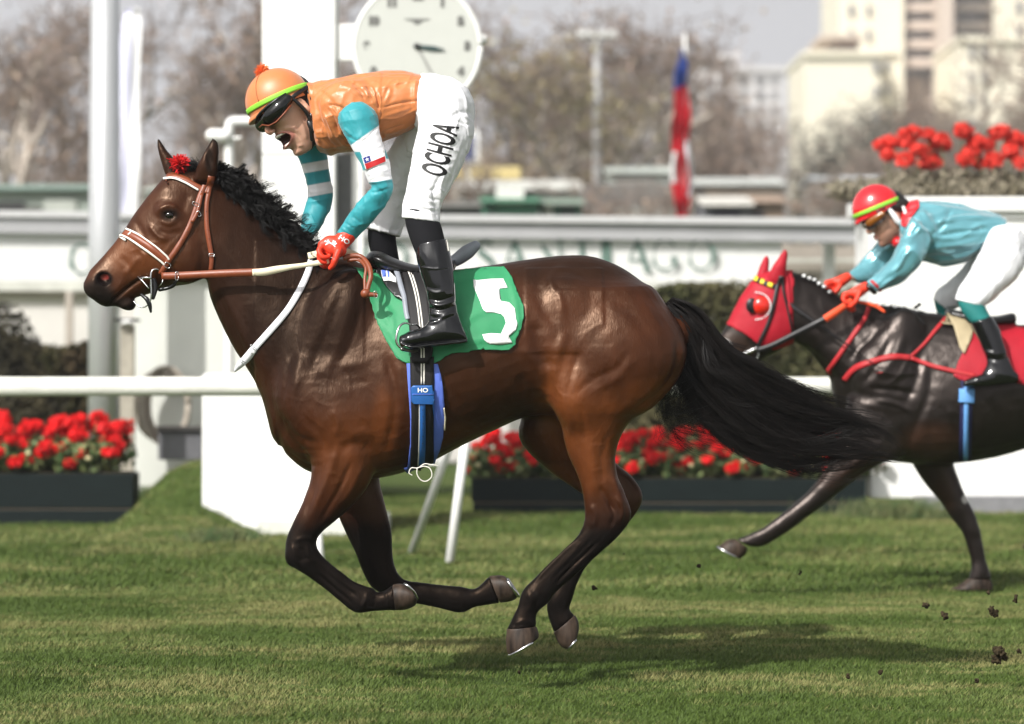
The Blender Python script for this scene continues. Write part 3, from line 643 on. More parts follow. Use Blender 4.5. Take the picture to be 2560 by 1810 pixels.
prim_obj('chin_strap', rtube([W(400, 724, -.06), W(420, 720, -.065), W(434, 713, -.07), W(440, 704, -.08)], [.008, .007, .008, .006]), M['black'], br)
# pompom on the bridle
def woolball(px, py, y, rpx, n, m, parent, seed, k=.55, name='pompom'):
    r = np.random.default_rng(seed); c = np.array(W(px, py, y)); R = rpx * (D0 + y) / FP; d = r.normal(size=(n, 3)); d /= np.linalg.norm(d, axis=1, keepdims=True); L = R * r.uniform(.75, 1.12, n)
    s = np.linspace(0, 1, 6); bend = r.normal(0, .22, (n, 1, 3)) * R
    p = c + d[:, None] * (L[:, None] * s)[..., None] + bend * (s ** 2)[None, :, None]
    o = strands(name, p, np.full(n, R * .075), m, parent, .8)
    return o
woolball(449, 409, -.03, 21, 420, M['redwool'], br, 4)
rein = empty('reins', W(640, 680, -.16), 'tan and cream rein running from the bit of the bay horse to the red glove', 'reins')
ribbon3('rein_leather', [(404, 690, 17, -.098), (440, 689, 18, -.118), (480, 687, 18, -.135), (570, 683, 19, -.165), (656, 680, 19, -.185)], M['leather'], rein, .005)
ribbon3('rein_webbing', [(631, 681, 16, -.190), (659, 680, 19, -.191), (690, 674, 18, -.195), (724, 668, 14, -.2), (760, 663, 12, -.205), (800, 656, 14, -.215), (822, 651, 15, -.22)], M['cream'], rein, .004)
ribbon3('rein_loop', [(858, 646, 12, -.20), (880, 640, 13, -.19), (903, 642, 12, -.2), (921, 664, 13, -.24), (927, 690, 12, -.27), (921, 714, 12, -.28), (917, 732, 12, -.285)], M['leather'], rein, .004)
ribbon3('rein_loop', [(868, 652, 8, -.19), (895, 650, 8, -.2), (914, 668, 8, -.24), (912, 698, 8, -.265), (913, 728, 9, -.28)], M['leather'], rein, .004)
ribbon3('rein_webbing', [(770, 640, 18, -.10), (800, 634, 20, -.11), (850, 628, 22, -.13), (880, 634, 18, -.15), (898, 640, 12, -.17)], M['cream'], rein, .004, roll=.5)
prim_obj('rein_knot', merge_t([ellipP(914, 734, -.287, 13, 12, .018), rtube([W(915, 736, -.29), W(940, 737, -.292)], [.010, .009])]), M['leather'], rein)
buckle(442, 690, 4, 10, 0, rein, y=-.125); buckle(939, 736, 4, 8, 10, rein, y=-.300)
ns = empty('neck_strap', W(680, 790, -.15), 'white neck strap slanting down across the chest of the bay horse', 'strap')
ribbon('strap', [(777, 652), (771, 678), (752, 722), (720, 775), (679, 824), (645, 862), (630, 881)], 16, HT, .006, M['whiteweb'], ns, .004)
ribbon3('strap_end', [(634, 874, 20, -.125), (615, 897, 20, -.10), (600, 912, 17, -.08), (587, 928, 5, -.06)], M['whiteweb'], ns, .006)
buckle(638, 868, 9, 2.5, -38, ns); buckle(607, 905, 8, 3, -38, ns, y=-.1)

# ------------------------------------------------------------ number cloth, saddle, girth
cl = empty('saddlecloth', W(1120, 780, -.3), 'green saddlecloth with a white number five under the saddle of the bay horse', 'saddlecloth')
outl = [(880, 668), (905, 650), (935, 646), (1000, 655), (1080, 655), (1167, 651), (1203, 646), (1232, 655), (1260, 670), (1281, 694), (1293, 731), (1309, 763), (1313, 792), (1301, 828), (1289, 861), (1273, 877), (1248, 877), (1207, 875), (1171, 883), (1134, 885), (1110, 897),
    (1090, 909), (1060, 914), (1029, 914), (1008, 907), (988, 893), (963, 849), (939, 804), (923, 755), (903, 698)]
bm = poly_faces([outl], 7)
pts = []
for v in bm.verts:
    x, y = v.co.x, v.co.y; p = proj(x, y, HT, .009, None)
    if p is None or y < 668:
        b = WV(x, max(y, 676), -.2); q = HT.find_nearest(WV(x, y + 6, -.10)); p = q[0] + q[1] * .010
    pts.append(p)
pts = np.array(pts); bm.verts.index_update(); fc = [[v.index for v in f.verts] for f in bm.faces]; bm.free()
# relax, then folds
nb_ = [[] for _ in pts]
for f in fc:
    for a, b in zip(f, f[1:] + f[:1]): nb_[a].append(b); nb_[b].append(a)
for _ in range(4): pts = np.array([(pts[i] * .5 + pts[nb_[i]].mean(0) * .5) if nb_[i] else pts[i] for i in range(len(pts))])
for i in range(len(pts)):
    v = Vector(pts[i]); h = HT.find_nearest(v); dd = (v - h[0]).dot(h[1])
    if dd < .007: v = h[0] + h[1] * .007
    pts[i] = v
ppx, ppy = PX(pts); fold = np.zeros(len(pts))
for ln, wd, am in (([(1130, 690), (1180, 678), (1260, 690)], 6, .006), ([(1130, 840), (1180, 790), (1230, 770)], 9, .006), ([(950, 800), (990, 850), (1020, 880)], 7, .007), ([(920, 700), (960, 770), (1000, 800)], 8, .006), ([(1120, 880), (1200, 850), (1290, 850)], 6, .005),
                   ([(960, 760), (980, 800), (985, 840)], 6, .006), ([(1270, 690), (1290, 760), (1296, 830)], 6, .004), ([(1130, 710), (1170, 700), (1200, 700)], 4, .003), ([(1230, 860), (1262, 846), (1300, 800)], 5, .005)):
    d, t = segdist(ppx, ppy, catmull(ln, 4)); fold += am * np.exp(-(d / wd) ** 2) * t
pts[:, 1] -= fold + .002 * vnoise(pts * 30)
cloth = mesh_obj('cloth', pts, fc, M['green'], cl); add_mod(cloth, 'SOLIDIFY', thickness=.003, offset=0)
tris = [f for f in fc]; CT = BVHTree.FromPolygons([tuple(p) for p in pts], tris)
def c3(l): return [(500 + u / 2.459, 560 + v / 2.459) for u, v in l]
five = c3([(1680, 345), (1700, 350), (1790, 341), (1865, 340), (1892, 395), (1840, 400), (1780, 398), (1752, 408), (1764, 450), (1790, 478), (1850, 476), (1900, 484), (1936, 520), (1943, 580), (1952, 610), (1942, 650), (1895, 690), (1920, 730), (1860, 738), (1780, 738), (1748, 715), (1735, 680), (1790, 672), (1850, 676), (1866, 640), (1880, 610), (1870, 575), (1850, 555), (1800, 545), (1760, 545), (1738, 525), (1722, 480), (1700, 430), (1684, 390)])
decal('number', poly_faces([five], 7), CT, .004, M['whiteink'], cloth, .001)
ribbon('hem', [(p[0], p[1]) for p in [(906, 712), (925, 755), (941, 802), (965, 846), (990, 889), (1010, 903), (1030, 909)]], 3, CT, .003, M['green'], cloth, .002)

sa = empty('racing_saddle', W(1020, 650, -.1), 'small black racing saddle with grey cantle on the green saddlecloth', 'saddle')
S = Sculpt(.005, 8)
S.add(loft([(915, 640, 932, 668, 0, .08), (930, 628, 940, 672, 0, .12), (955, 630, 955, 680, 0, .14), (985, 645, 985, 690, 0, .14), (1040, 662, 1040, 696, 0, .13), (1100, 660, 1100, 690, 0, .12), (1135, 650, 1130, 680, 0, .08)], 4, 28), .02)
p_, q_ = S.build(2)
prim_obj('seat', (p_, q_, np.zeros((0, 3), int)), M['saddle'], sa)
S = Sculpt(.004, 8); S.add(rtube([W(1110, 664, .0), W(1140, 650, .0), W(1168, 630, .0), (*W(1188, 615, .0),)], [.018, .026, .030, .022]), .01)
p_, q_ = S.build(2); prim_obj('cantle', (p_, q_, np.zeros((0, 3), int)), M['grey'], sa)
flap = c3([(1015, 195), (1060, 168), (1110, 172), (1190, 210), (1230, 260), (1262, 330), (1275, 420), (1250, 480), (1200, 455), (1135, 380), (1088, 310), (1075, 240), (1050, 200)])
def lifted(bm, tree, off, name, m, par, thick, yr=-.12):
    P_ = []
    for v in bm.verts:
        p = proj(v.co.x, v.co.y, tree, off, None)
        if p is None: h = tree.find_nearest(WV(v.co.x, v.co.y, yr)); p = h[0] + h[1] * off
        P_.append(p)
    bm.verts.index_update(); f_ = [[v.index for v in f.verts] for f in bm.faces]; bm.free()
    o = mesh_obj(name, P_, f_, m, par); add_mod(o, 'SOLIDIFY', thickness=thick, offset=0); return o, np.array(P_), f_
fo, fp, ff = lifted(poly_faces([flap], 8), CT, .014, 'flap', M['saddle'], sa, .006)
FT = BVHTree.FromPolygons([tuple(p) for p in fp], ff)
ribbon('flap_piping', c3([(1052, 204), (1078, 245), (1090, 312), (1137, 384), (1200, 458), (1248, 482)]), 3, FT, .005, M['steel'], fo, .003)
decal('flap_panel', poly_faces([c3([(1112, 290), (1160, 290), (1205, 335), (1208, 365), (1165, 352), (1130, 355), (1118, 325)])], 8), FT, .005, M['whiteink'], fo, .001)
decal('flap_panel', poly_faces([c3([(1114, 292), (1140, 292), (1144, 330), (1122, 332)])], 8), FT, .007, M['bluepad'], fo, .001)
decal('flap_panel', poly_faces([c3([(1150, 293), (1162, 296), (1166, 335), (1156, 333)])], 8), FT, .007, M['bluepad'], fo, .001)
ribbon('billet', c3([(1150, 200), (1180, 260), (1215, 330), (1245, 420), (1262, 470), (1275, 560), (1285, 600)]), 12, CT, .024, M['grey'], sa, .006)
gi = empty('girth', W(1050, 900, -.3), 'black overgirth with white stripes and blue buckle round the bay horse', 'girth')
g_line = c3([(1225, 205), (1270, 240), (1310, 320), (1335, 420), (1350, 520), (1362, 620), (1368, 720), (1369, 860)])
G1 = ribbon('strap', [(a, b, 50 + (8 if 2 < i < 7 else 0)) for i, (a, b) in enumerate(g_line)], 56, CT, .022, M['blackweb'], gi, .004, nw=7)
GT = HT
pad = c3([(1273, 860), (1462, 860), (1480, 930), (1492, 1000), (1500, 1100), (1500, 1180), (1488, 1300), (1465, 1380), (1442, 1432), (1430, 1470), (1280, 1525), (1262, 1530), (1275, 1470), (1290, 1350), (1292, 1200), (1285, 1050), (1278, 930)])
po, pp, pf = lifted(poly_faces([pad], 8), HT, .010, 'pad', M['bluepad'], gi, .008)
ribbon('fleece_edge', c3([(1497, 1120), (1502, 1180), (1496, 1250)]), 3, HT, .018, M['cream'], po, .006)
ribbon('strap', [(a, b, w_) for (a, b), w_ in zip(c3([(1368, 820), (1368, 950), (1366, 1150), (1362, 1300), (1358, 1420), (1348, 1490)]), (59, 58, 55, 55, 56, 52))], 56, HT, .018, M['blackweb'], gi, .003, nw=7)
def mesh_tree(*obs):
    P_, F_ = [], []; o_ = 0
    for ob in obs:
        l = np.array(root_loc(ob)); vs = [Vector(v.co) + Vector(l) for v in ob.data.vertices]
        P_ += [tuple(v) for v in vs]; F_ += [[i + o_ for i in p.vertices] for p in ob.data.polygons]; o_ += len(vs)
    return BVHTree.FromPolygons(P_, F_)
GS = mesh_tree(*[c for c in gi.children if c.name.startswith('strap')])
for dx in (-8, 8):
    l = [(a + dx, b) for a, b in c3([(1262, 235), (1300, 320), (1330, 420), (1348, 520), (1360, 620), (1368, 720), (1370, 860), (1370, 985)])]
    ribbon('stripe', [(a - dx / 2.46 * 1.0 - (dx * .18), b) for a, b in l], 3.6, GS, .0035, M['stitch'], gi, .002)
buck = decal('buckle_plate', poly_faces([c3([(1312, 992), (1428, 990), (1440, 1004), (1441, 1090), (1428, 1103), (1314, 1102), (1301, 1088), (1300, 1005)])], 8), GS, .010, M['blueleather'], gi, .007)
BT = mesh_tree(buck)
ribbon('buckle_edge', c3([(1306, 1046), (1434, 1046)]), 1.6, BT, .005, M['bluepad'], buck, .002)
text_decal('lettering', 'HO', *c3([(1370, 1022)])[0], 15, 0, 1.15, BT, .0052, M['whiteink'], buck, bold=.03)
ribbon('centre_strap', c3([(1368, 1100), (1368, 1250), (1366, 1380), (1358, 1480)]), 14, GS, .006, M['blueleather'], gi, .004)
ribbon('stripe', c3([(1349, 1100), (1348, 1250), (1344, 1380), (1338, 1480)]), 2.6, GS, .005, M['stitch'], gi, .002)
for (a, b) in c3([(1368, 1140), (1369, 1180), (1369, 1220), (1368, 1260), (1367, 1300), (1366, 1340)]):
    prim_obj('strap_hole', ellip(proj(a, b, GS, .0095, 'near'), [(.0017, 0, 0), (0, 0, .0022), (0, .001, 0)], 8, 6), M['black'], gi)
k3 = lambda l: [(500 + u / 2.459, 560 + v / 2.459, -.22, .0022) for u, v in l]
tubeP('strap_loop', k3([(1335, 1500), (1335, 1540), (1360, 1575), (1395, 1580), (1425, 1550), (1415, 1505), (1380, 1490), (1335, 1500)]), M['stitch'], gi)
tubeP('strap_loop', k3([(1465, 1485), (1420, 1480), (1380, 1475), (1340, 1500), (1300, 1500), (1285, 1530), (1305, 1545)]), M['stitch'], gi)
# ------------------------------------------------------------ people
def sobj(name, S, m, parent, smooth=2, wr=None, cols=None):
    P, Q = S.build(smooth)
    for w_ in (wr or []):
        if callable(w_): P = w_(P, Q)
        else: P = wrinkle(P, Q, *w_)
    o = mesh_obj(name, P, Q, m, parent)
    if cols is not None: colattr(o, cols(*PX(P), P))
    o['_v'] = 0; del o['_v']
    return o, P, Q
class Frame:
    "head frame: f forward, u up, s side"
    def __init__(self, px, py, y, pitch, yaw, scale, roll=0):
        a = math.radians(pitch); f0 = Vector((-math.cos(a), 0, -math.sin(a))); u = Vector((-math.sin(a), 0, math.cos(a)))
        b = math.radians(yaw); n = Vector((0, -1, 0)); f = f0 * math.cos(b) + n * math.sin(b); s = n * math.cos(b) - f0 * math.sin(b)
        c = math.radians(roll); u2 = u * math.cos(c) + s * math.sin(c); s = s * math.cos(c) - u * math.sin(c); u = u2
        self.o = WV(px, py, y); self.f, self.s, self.u, self.k = f, s, u, scale
    def __call__(self, x, y, z): return self.o + (self.f * x + self.s * y + self.u * z) * self.k
    def ell(self, c, r, tilt=0):
        a = math.radians(tilt); F = self.f * math.cos(a) + self.u * math.sin(a); U = self.u * math.cos(a) - self.f * math.sin(a)
        return ellip(self(*c), [tuple(F * r[0] * self.k), tuple(self.s * r[1] * self.k), tuple(U * r[2] * self.k)])
    def slices(self, rows, sub=4, seg=28):
        "rows: z, back x, front x, half width, power"
        r = catmull(rows, sub); R = []
        for z, xb, xf, wd, pw in r:
            t = np.linspace(0, 2 * np.pi, seg, endpoint=False); c = np.cos(t); s = np.sin(t)
            x = (xb + xf) / 2 + (xf - xb) / 2 * np.sign(c) * abs(c) ** (2 / pw); y = wd * np.sign(s) * abs(s) ** (2 / pw)
            R.append([self(a, b, z) for a, b in zip(x, y)])
        return ring_mesh(np.array(R))
def head_prims(S, F, mouth=0.0, jaw=0.0):
    S.add(F.ell((-.01, 0, .045), (.095, .074, .085)), .02)
    j = jaw
    S.add(F.slices([(.075, -.05, .078, .060, 2.3), (.045, -.05, .088, .066, 2.4), (.015, -.04, .086, .066, 2.3), (-.015, -.03, .088, .064, 2.2), (-.045, -.025, .090, .057, 2.1), (-.072 - j * .3, -.02 - j * .2, .088 - j * .2, .050, 2.1), (-.098 - j * .8, -.005 - j * .3, .082 - j * .6, .036, 2.1), (-.112 - j, .02 - j * .3, .074 - j * .8, .022, 2)]), .015)
    S.add(F.ell((.074 - j * .6, 0, -.098 - j), (.016, .020, .014)), .012)
    for s in (-1, 1):
        S.add(F.ell((.068, s * .036, -.012), (.022, .020, .016)), .015)                 # cheek bones
        S.add(F.ell((.084, s * .030, .022), (.012, .017, .011)), .008, 's')             # eye sockets
        S.add(F.ell((.080, s * .030, .021), (.0125, .0125, .0125)), .002)
        S.add(F.ell((.104, s * .010, -.030), (.010, .008, .007)), .005)
        S.add(F.ell((-.012, s * .072, -.005), (.014, .010, .030), -12), .006)
        S.add(F.ell((-.010, s * .082, -.003), (.007, .006, .016), -12), .004, 's')
        S.add(F.ell((.109, s * .008, -.038), (.004, .003, .003)), .002, 's')
    S.add(rtube([F(.088, 0, .030), F(.100, 0, .006), F(.113, 0, -.018), F(.110, 0, -.029)], [.007 * F.k, .0085 * F.k, .011 * F.k, .009 * F.k]), .008)
    if mouth:
        S.add(F.ell((.074, 0, -.060 - j * .4), (.040, .045, mouth + .009)), .010)
        S.add(F.ell((.102, 0, -.061 - j * .4), (.052, .052, mouth)), .004, 's')
    else:
        S.add(F.ell((.092, 0, -.053), (.012, .022, .006)), .005); S.add(F.ell((.090, 0, -.066), (.012, .020, .0065)), .005)
        S.add(F.ell((.100, 0, -.0595), (.009, .021, .0016)), .002, 's')

man = empty('person', W(1020, 690, -.1), 'shouting jockey in orange silks and orange helmet standing in the stirrups of the bay horse', 'person')
F = Frame(731, 279, -.02, 30, 27, 1.2)
# body: one continuous figure under the clothes
S = Sculpt(.004, 8)
head_prims(S, F, .024, .030)
S.add(rtube([F(-.02, 0, -.03), F(-.055, 0, -.10), W(815, 300, .0)], [.062, .060, .075]), .03)
def fist(S, wrist, palm, k1, k4, curl, thumb, r=.0115, up=(0, 0, 0)):
    "wrist, palm centre, first and fourth knuckle, curl point offset list"
    w0, p0, a, b = map(Vector, (wrist, palm, k1, k4)); c = [Vector(x) for x in curl]
    S.add(rtube([w0, (w0 + p0) / 2, p0], [.028, .032, .033]), .015)
    S.add(rtube([(w0 * .4 + a * .6), a], [.018, .015]), .012); S.add(rtube([(w0 * .4 + b * .6), b], [.018, .014]), .012); S.add(rtube([a, b], [.016, .015]), .012)
    for i in range(4):
        k = a.lerp(b, i / 3); l = (1.0, 1.08, 1.0, .82)[i]
        S.add(rtube([k, k + c[0] * l, k + (c[0] + c[1]) * l, k + (c[0] + c[1] + c[2]) * l], [r * 1.08, r * 1.0, r * .92, r * .8]), .0035)
    t = [Vector(x) for x in thumb]; S.add(rtube(t, [.015, .0135, .012, .010][:len(t)]), .008)
torso = [(768, 222, 798, 300, 0, .065), (795, 206, 792, 372, 0, .12), (840, 199, 846, 382, 0, .165), (900, 187, 905, 376, 0, .175), (960, 178, 958, 352, 0, .160), (1010, 178, 1012, 334, 0, .15), (1050, 188, 1048, 312, 0, .148), (1095, 205, 1072, 318, 0, .16), (1140, 238, 1090, 345, 0, .165)]
def inner(st, k): return [(a + (c - a) * k, b + (d - b) * k, c - (c - a) * k, d - (d - b) * k, y, w_ * (1 - 2 * k), *r) for a, b, c, d, y, w_, *r in st]
S.add(loft(inner(torso, .09), 4, 28), .03)
arm_n = [(850, 300, 938, 290, -.175, .062), (862, 335, 944, 318, -.195, .062), (884, 376, 957, 356, -.215, .056), (902, 412, 971, 396, -.225, .053), (918, 448, 979, 445, -.23, .05), (929, 470, 982, 476, -.23, .047), (905, 492, 962, 516, -.22, .043), (880, 526, 932, 554, -.205, .040), (858, 560, 905, 581, -.19, .035), (843, 580, 884, 602, -.18, .032)]
arm_f = [(735, 345, 815, 355, .19, .06), (740, 380, 816, 388, .20, .056), (756, 420, 823, 420, .215, .052), (767, 455, 828, 452, .215, .05), (771, 488, 832, 488, .21, .048), (762, 520, 825, 522, .20, .044), (755, 552, 807, 558, .18, .04), (748, 585, 787, 590, .15, .036), (742, 610, 772, 620, .13, .032)]
S.add(loft(inner(arm_n, .12), 4, 20), .02); S.add(loft(inner(arm_f, .12), 4, 20), .02)
leg_n = [(1068, 200, 1170, 268, -.08, .10), (1062, 262, 1180, 318, -.13, .115), (1048, 330, 1172, 365, -.17, .11), (1032, 395, 1152, 418, -.205, .098), (1020, 460, 1126, 468, -.235, .085), (1009, 512, 1102, 512, -.262, .073), (1005, 543, 1099, 556, -.28, .07)]
leg_f = [(1040, 260, 1140, 310, .08, .10), (1000, 330, 1110, 365, .14, .105), (962, 400, 1070, 425, .19, .098), (944, 460, 1045, 470, .22, .09), (930, 520, 1022, 528, .25, .078), (912, 568, 998, 590, .27, .066)]
S.add(loft(inner(leg_n, .1), 4, 20), .03); S.add(loft(inner(leg_f, .14), 4, 20), .03)
shin_n = [(1010, 525, 1090, 530, -.28, .062), (1014, 560, 1104, 568, -.29, .06), (1026, 600, 1112, 600, -.30, .058), (1046, 650, 1124, 650, -.315, .052), (1062, 720, 1130, 720, -.33, .042), (1072, 775, 1136, 775, -.335, .038), (1050, 822, 1150, 830, -.34, .036)]
shin_f = [(922, 540, 990, 556, .265, .058), (920, 600, 990, 600, .28, .052), (935, 660, 1000, 660, .30, .05), (960, 740, 1020, 740, .32, .04), (975, 800, 1040, 810, .33, .036)]
S.add(loft(inner(shin_n, .18), 4, 20), .02); S.add(loft(inner(shin_f, .2), 4, 20), .02)
S.add(rtube([W(1120, 815, -.34), W(1080, 838, -.345), W(1015, 846, -.35)], [.024, .022, .014]), .02)
S.add(rtube([W(1020, 805, .335), W(980, 828, .34), W(920, 836, .34)], [.024, .022, .014]), .02)
P, Q = S.build(2)
P = strokes(P, Q, [([(699, 330), (722, 328), (742, 336), (752, 352)], 3, -.004), ([(705, 322), (730, 320), (748, 330)], 4, .003), ([(690, 338), (700, 334), (704, 342)], 2.5, -.003), ([(752, 300), (762, 330), (765, 352)], 6, .003), ([(744, 366), (758, 362)], 4, .003)], both=False, side=-1, ymid=-.02, ny=-.2)
bodyo = mesh_obj('body', P, Q, M['sleeve'], man)
Pl = np.array([[(Vector(p) - F.o).dot(F.f), (Vector(p) - F.o).dot(F.s), (Vector(p) - F.o).dot(F.u)] for p in P]) / F.k
sk = np.tile(np.array([.60, .34, .235]), (len(P), 1))
def blob(c, r): return 1 - smooth01(np.sqrt((((Pl - np.array(c)) / np.array(r)) ** 2).sum(1)), .6, 1.15)
sk = lerp(sk, (.46, .16, .11), blob((.10, 0, -.02), (.03, .02, .02)) * .5)
em = np.sqrt((((Pl - np.array((.102, 0, -.073))) / np.array((.052, .052, .024))) ** 2).sum(1))
sk = lerp(sk, (.40, .13, .10), (1 - smooth01(em, 1.18, 1.34)) * .8); sk = lerp(sk, (.05, .006, .006), (1 - smooth01(em, 1.0, 1.12)))
sk = lerp(sk, (.38, .22, .16), (1 - smooth01(Pl[:, 2], -.13, -.06)) * (Pl[:, 0] > -.02) * .4)       # beard shadow
sk = lerp(sk, (.01, .008, .007), smooth01(Pl[:, 2], .03, .045) * (Pl[:, 0] < .02))
sk = lerp(sk, (.012, .01, .009), (1 - smooth01(Pl[:, 0], -.05, -.03)) * (Pl[:, 2] > -.05) * smooth01(Pl[:, 2], -.05, -.03))
colattr(bodyo, sk)
bodyo.data.materials.clear(); M['face'] = mat('face_skin', rough=.42, spec=.45, noise=.06, nscale=25, attr=True, bump=.0004, bscale=300, sss=.08); bodyo.data.materials.append(M['face'])
# teeth, tongue, nose folds
prim_obj('upper_teeth', rtube([F(.076, -.024, -.054), F(.088, -.018, -.053), F(.096, -.006, -.053), F(.096, .006, -.053), F(.088, .018, -.053), F(.076, .024, -.054)], [.0042 * F.k] * 6, 10), M['teeth'], bodyo)
prim_obj('lower_teeth', rtube([F(.066, -.022, -.090), F(.078, -.016, -.092), F(.086, -.006, -.093), F(.086, .006, -.093), F(.078, .016, -.092), F(.066, .022, -.090)], [.004 * F.k] * 6, 10), M['teeth'], bodyo)
prim_obj('tongue', F.ell((.070, 0, -.092), (.022, .013, .006)), M['lip'], bodyo)
# torso silks
S = Sculpt(.004, 8); S.add(loft(torso[:-1] + [(1078, 196, 1058, 312, 0, .155)], 4, 36, (.3, .05)), .03)
S.add(ellipP(868, 262, -.115, 60, 58, .075), .05); S.add(ellipP(850, 262, .13, 60, 58, .065), .05)
S.add(loft([(768, 214, 790, 250, 0, .075), (780, 250, 800, 330, 0, .08), (795, 290, 822, 374, 0, .10)], 3, 24), .04)
def collar(P, Q):
    return strokes(P, Q, [([(790, 250), (800, 300), (818, 350), (850, 378)], 5, -.008), ([(775, 262), (788, 320), (800, 370)], 5, .006), ([(830, 300), (860, 352), (905, 380)], 5, -.008), ([(815, 285), (838, 330), (870, 372)], 6, .008), ([(820, 262), (850, 268), (866, 282)], 4, -.008),
        ([(800, 225), (830, 255), (850, 290)], 6, -.004), ([(945, 300), (950, 330), (965, 350)], 6, -.006), ([(955, 270), (1000, 258), (1058, 250)], 3, -.005), ([(1060, 200), (1050, 240), (1052, 300)], 6, -.006), ([(1045, 190), (1036, 230), (1040, 290)], 6, .007),
        ([(925, 225), (945, 250), (950, 280)], 5, -.006), ([(900, 215), (925, 238), (936, 262)], 4, .005), ([(875, 205), (905, 220), (930, 245)], 4, -.005), ([(950, 215), (975, 225), (960, 262)], 5, .004), ([(960, 290), (990, 282), (1030, 268)], 5, .003), ([(840, 210), (880, 222), (905, 240)], 4, .004)] + [([(x0, y0), ((x0 + x1) / 2 + 3, (y0 + y1) / 2 - 2), (x1, y1)], 2.6, a_) for x0, y0, x1, y1, a_ in ((888, 218, 912, 250, -.005), (903, 215, 922, 246, .005), (915, 214, 932, 252, -.005), (928, 216, 940, 262, .005), (938, 222, 946, 275, -.005), (948, 232, 950, 290, .005), (952, 262, 946, 315, -.005), (828, 262, 858, 318, .005), (818, 268, 846, 330, -.005), (808, 280, 834, 345, .005), (800, 300, 822, 352, -.005), (842, 330, 884, 376, .004), (856, 340, 890, 368, -.004), (985, 210, 1040, 204, .003), (960, 330, 1010, 312, -.004), (1020, 285, 1052, 262, .004), (1042, 205, 1050, 275, -.005), (1052, 212, 1056, 270, .004))], side=-1)
silks, SP, SQ = sobj('silks', S, M['orange'], man, 2, [((1, 0, .3), .004, 26, 3, 1), ((-.4, .2, -1), .003, 30, 4, 2), collar])
for y in (-.04,):
    pass
# sleeves
def band(px, py, a, b):
    "signed px distance along the direction from line a to b"
    return ((px - a[0]) * (b[1] - a[1]) - (py - a[1]) * (b[0] - a[0])) / math.hypot(b[0] - a[0], b[1] - a[1])
TEAL = (.022, .27, .31); WHT = (.74, .74, .76)
def ncol(px, py, P):
    c = np.tile(np.array(TEAL), (len(px), 1)); d1 = -band(px, py, (880, 361), (944, 316)); d1 = band(px, py, (944, 316), (880, 361)) * -1
    s1 = smooth01(py + .70 * (px - 880), 361 - 2, 361 + 2) ; e = smooth01(py + .14 * (px - 920) * 1.0, 455, 458)
    c = lerp(c, WHT, s1 * (1 - e))
    patch = (smooth01(px, 961, 963) * smooth01(py, 362, 364) * (1 - smooth01(py, 396, 398)))
    c = lerp(c, TEAL, patch); c = lerp(c, TEAL, (1 - smooth01(px - .38 * (py - 380), 899, 902)) * smooth01(py, 378, 381) * (1 - smooth01(py, 424, 427)))
    return c
def fcol(px, py, P):
    q = py + .18 * (790 - px) * -1; c = np.tile(np.array(TEAL), (len(px), 1))
    for a, b in ((404, 428), (460, 489)): c = lerp(c, WHT, smooth01(q, a - 1.5, a + 1.5) * (1 - smooth01(q, b - 1.5, b + 1.5)))
    return c
S = Sculpt(.0035, 8); S.add(loft(arm_n, 5, 28, (.7, .1)), .02); S.add(ellipP(896, 298, -.19, 46, 42, .062, -30), .03)
def cuff(P, Q): return strokes(P, Q, [([(921, 456), (950, 454), (979, 447)], 3.5, .004), ([(880, 361), (910, 352), (944, 318)], 3, -.004), ([(868, 340), (890, 352), (905, 350)], 4, -.004), ([(860, 320), (880, 340)], 4, .004), ([(940, 470), (960, 490), (950, 520)], 5, -.005), ([(920, 480), (945, 480), (975, 470)], 4, -.004), ([(905, 378), (930, 372), (955, 362)], 4, .003), ([(918, 436), (945, 430), (972, 424)], 4, .004),
    ([(850, 566), (880, 590)], 3, .003), ([(880, 540), (905, 560)], 4, -.003), ([(862, 556), (885, 572)], 3, -.003)], side=-1, ymid=-.2)
sln, NP, NQ = sobj('sleeve', S, M['sleeve'], man, 2, [((-.5, .1, 1), .003, 34, 3, 3), ((1, .1, .4), .0035, 24, 3, 21), cuff], ncol)
S = Sculpt(.0035, 8); S.add(loft(arm_f, 5, 28, (.7, .1)), .02)
slf, FP_, FQ = sobj('sleeve', S, M['sleeve'], man, 2, [((-.3, .1, 1), .004, 34, 3, 4), ((1, .1, .3), .0035, 24, 3, 22)], fcol)
NT = bvh(NP, NQ)
patch = decal('flag_patch', poly_faces([[(906, 393), (959, 373), (965, 405), (916, 426)]], 6), NT, .003, M['whiteink'], sln, .001)
M['flagred'] = mat('flag_red', (.42, .01, .012), .5); M['flagblue'] = mat('flag_blue', (.02, .03, .22), .5)
PT = mesh_tree(patch)
decal('flag_stripe', poly_faces([[(912.5, 410), (961.5, 390.5), (963.5, 404), (917, 423.5)]], 6), PT, .002, M['flagred'], patch, 0)
decal('flag_canton', poly_faces([[(908.5, 394), (924, 388.5), (928, 402.5), (912.5, 409)]], 6), PT, .002, M['flagblue'], patch, 0)
st = [(918.5 + (5.6 if i % 2 == 0 else 2.3) * math.sin(i * math.pi / 5 - .3), 398.5 - (5.6 if i % 2 == 0 else 2.3) * math.cos(i * math.pi / 5 - .3)) for i in range(10)]
decal('flag_star', poly_faces([st], 6), PT, .003, M['whiteink'], patch, 0)
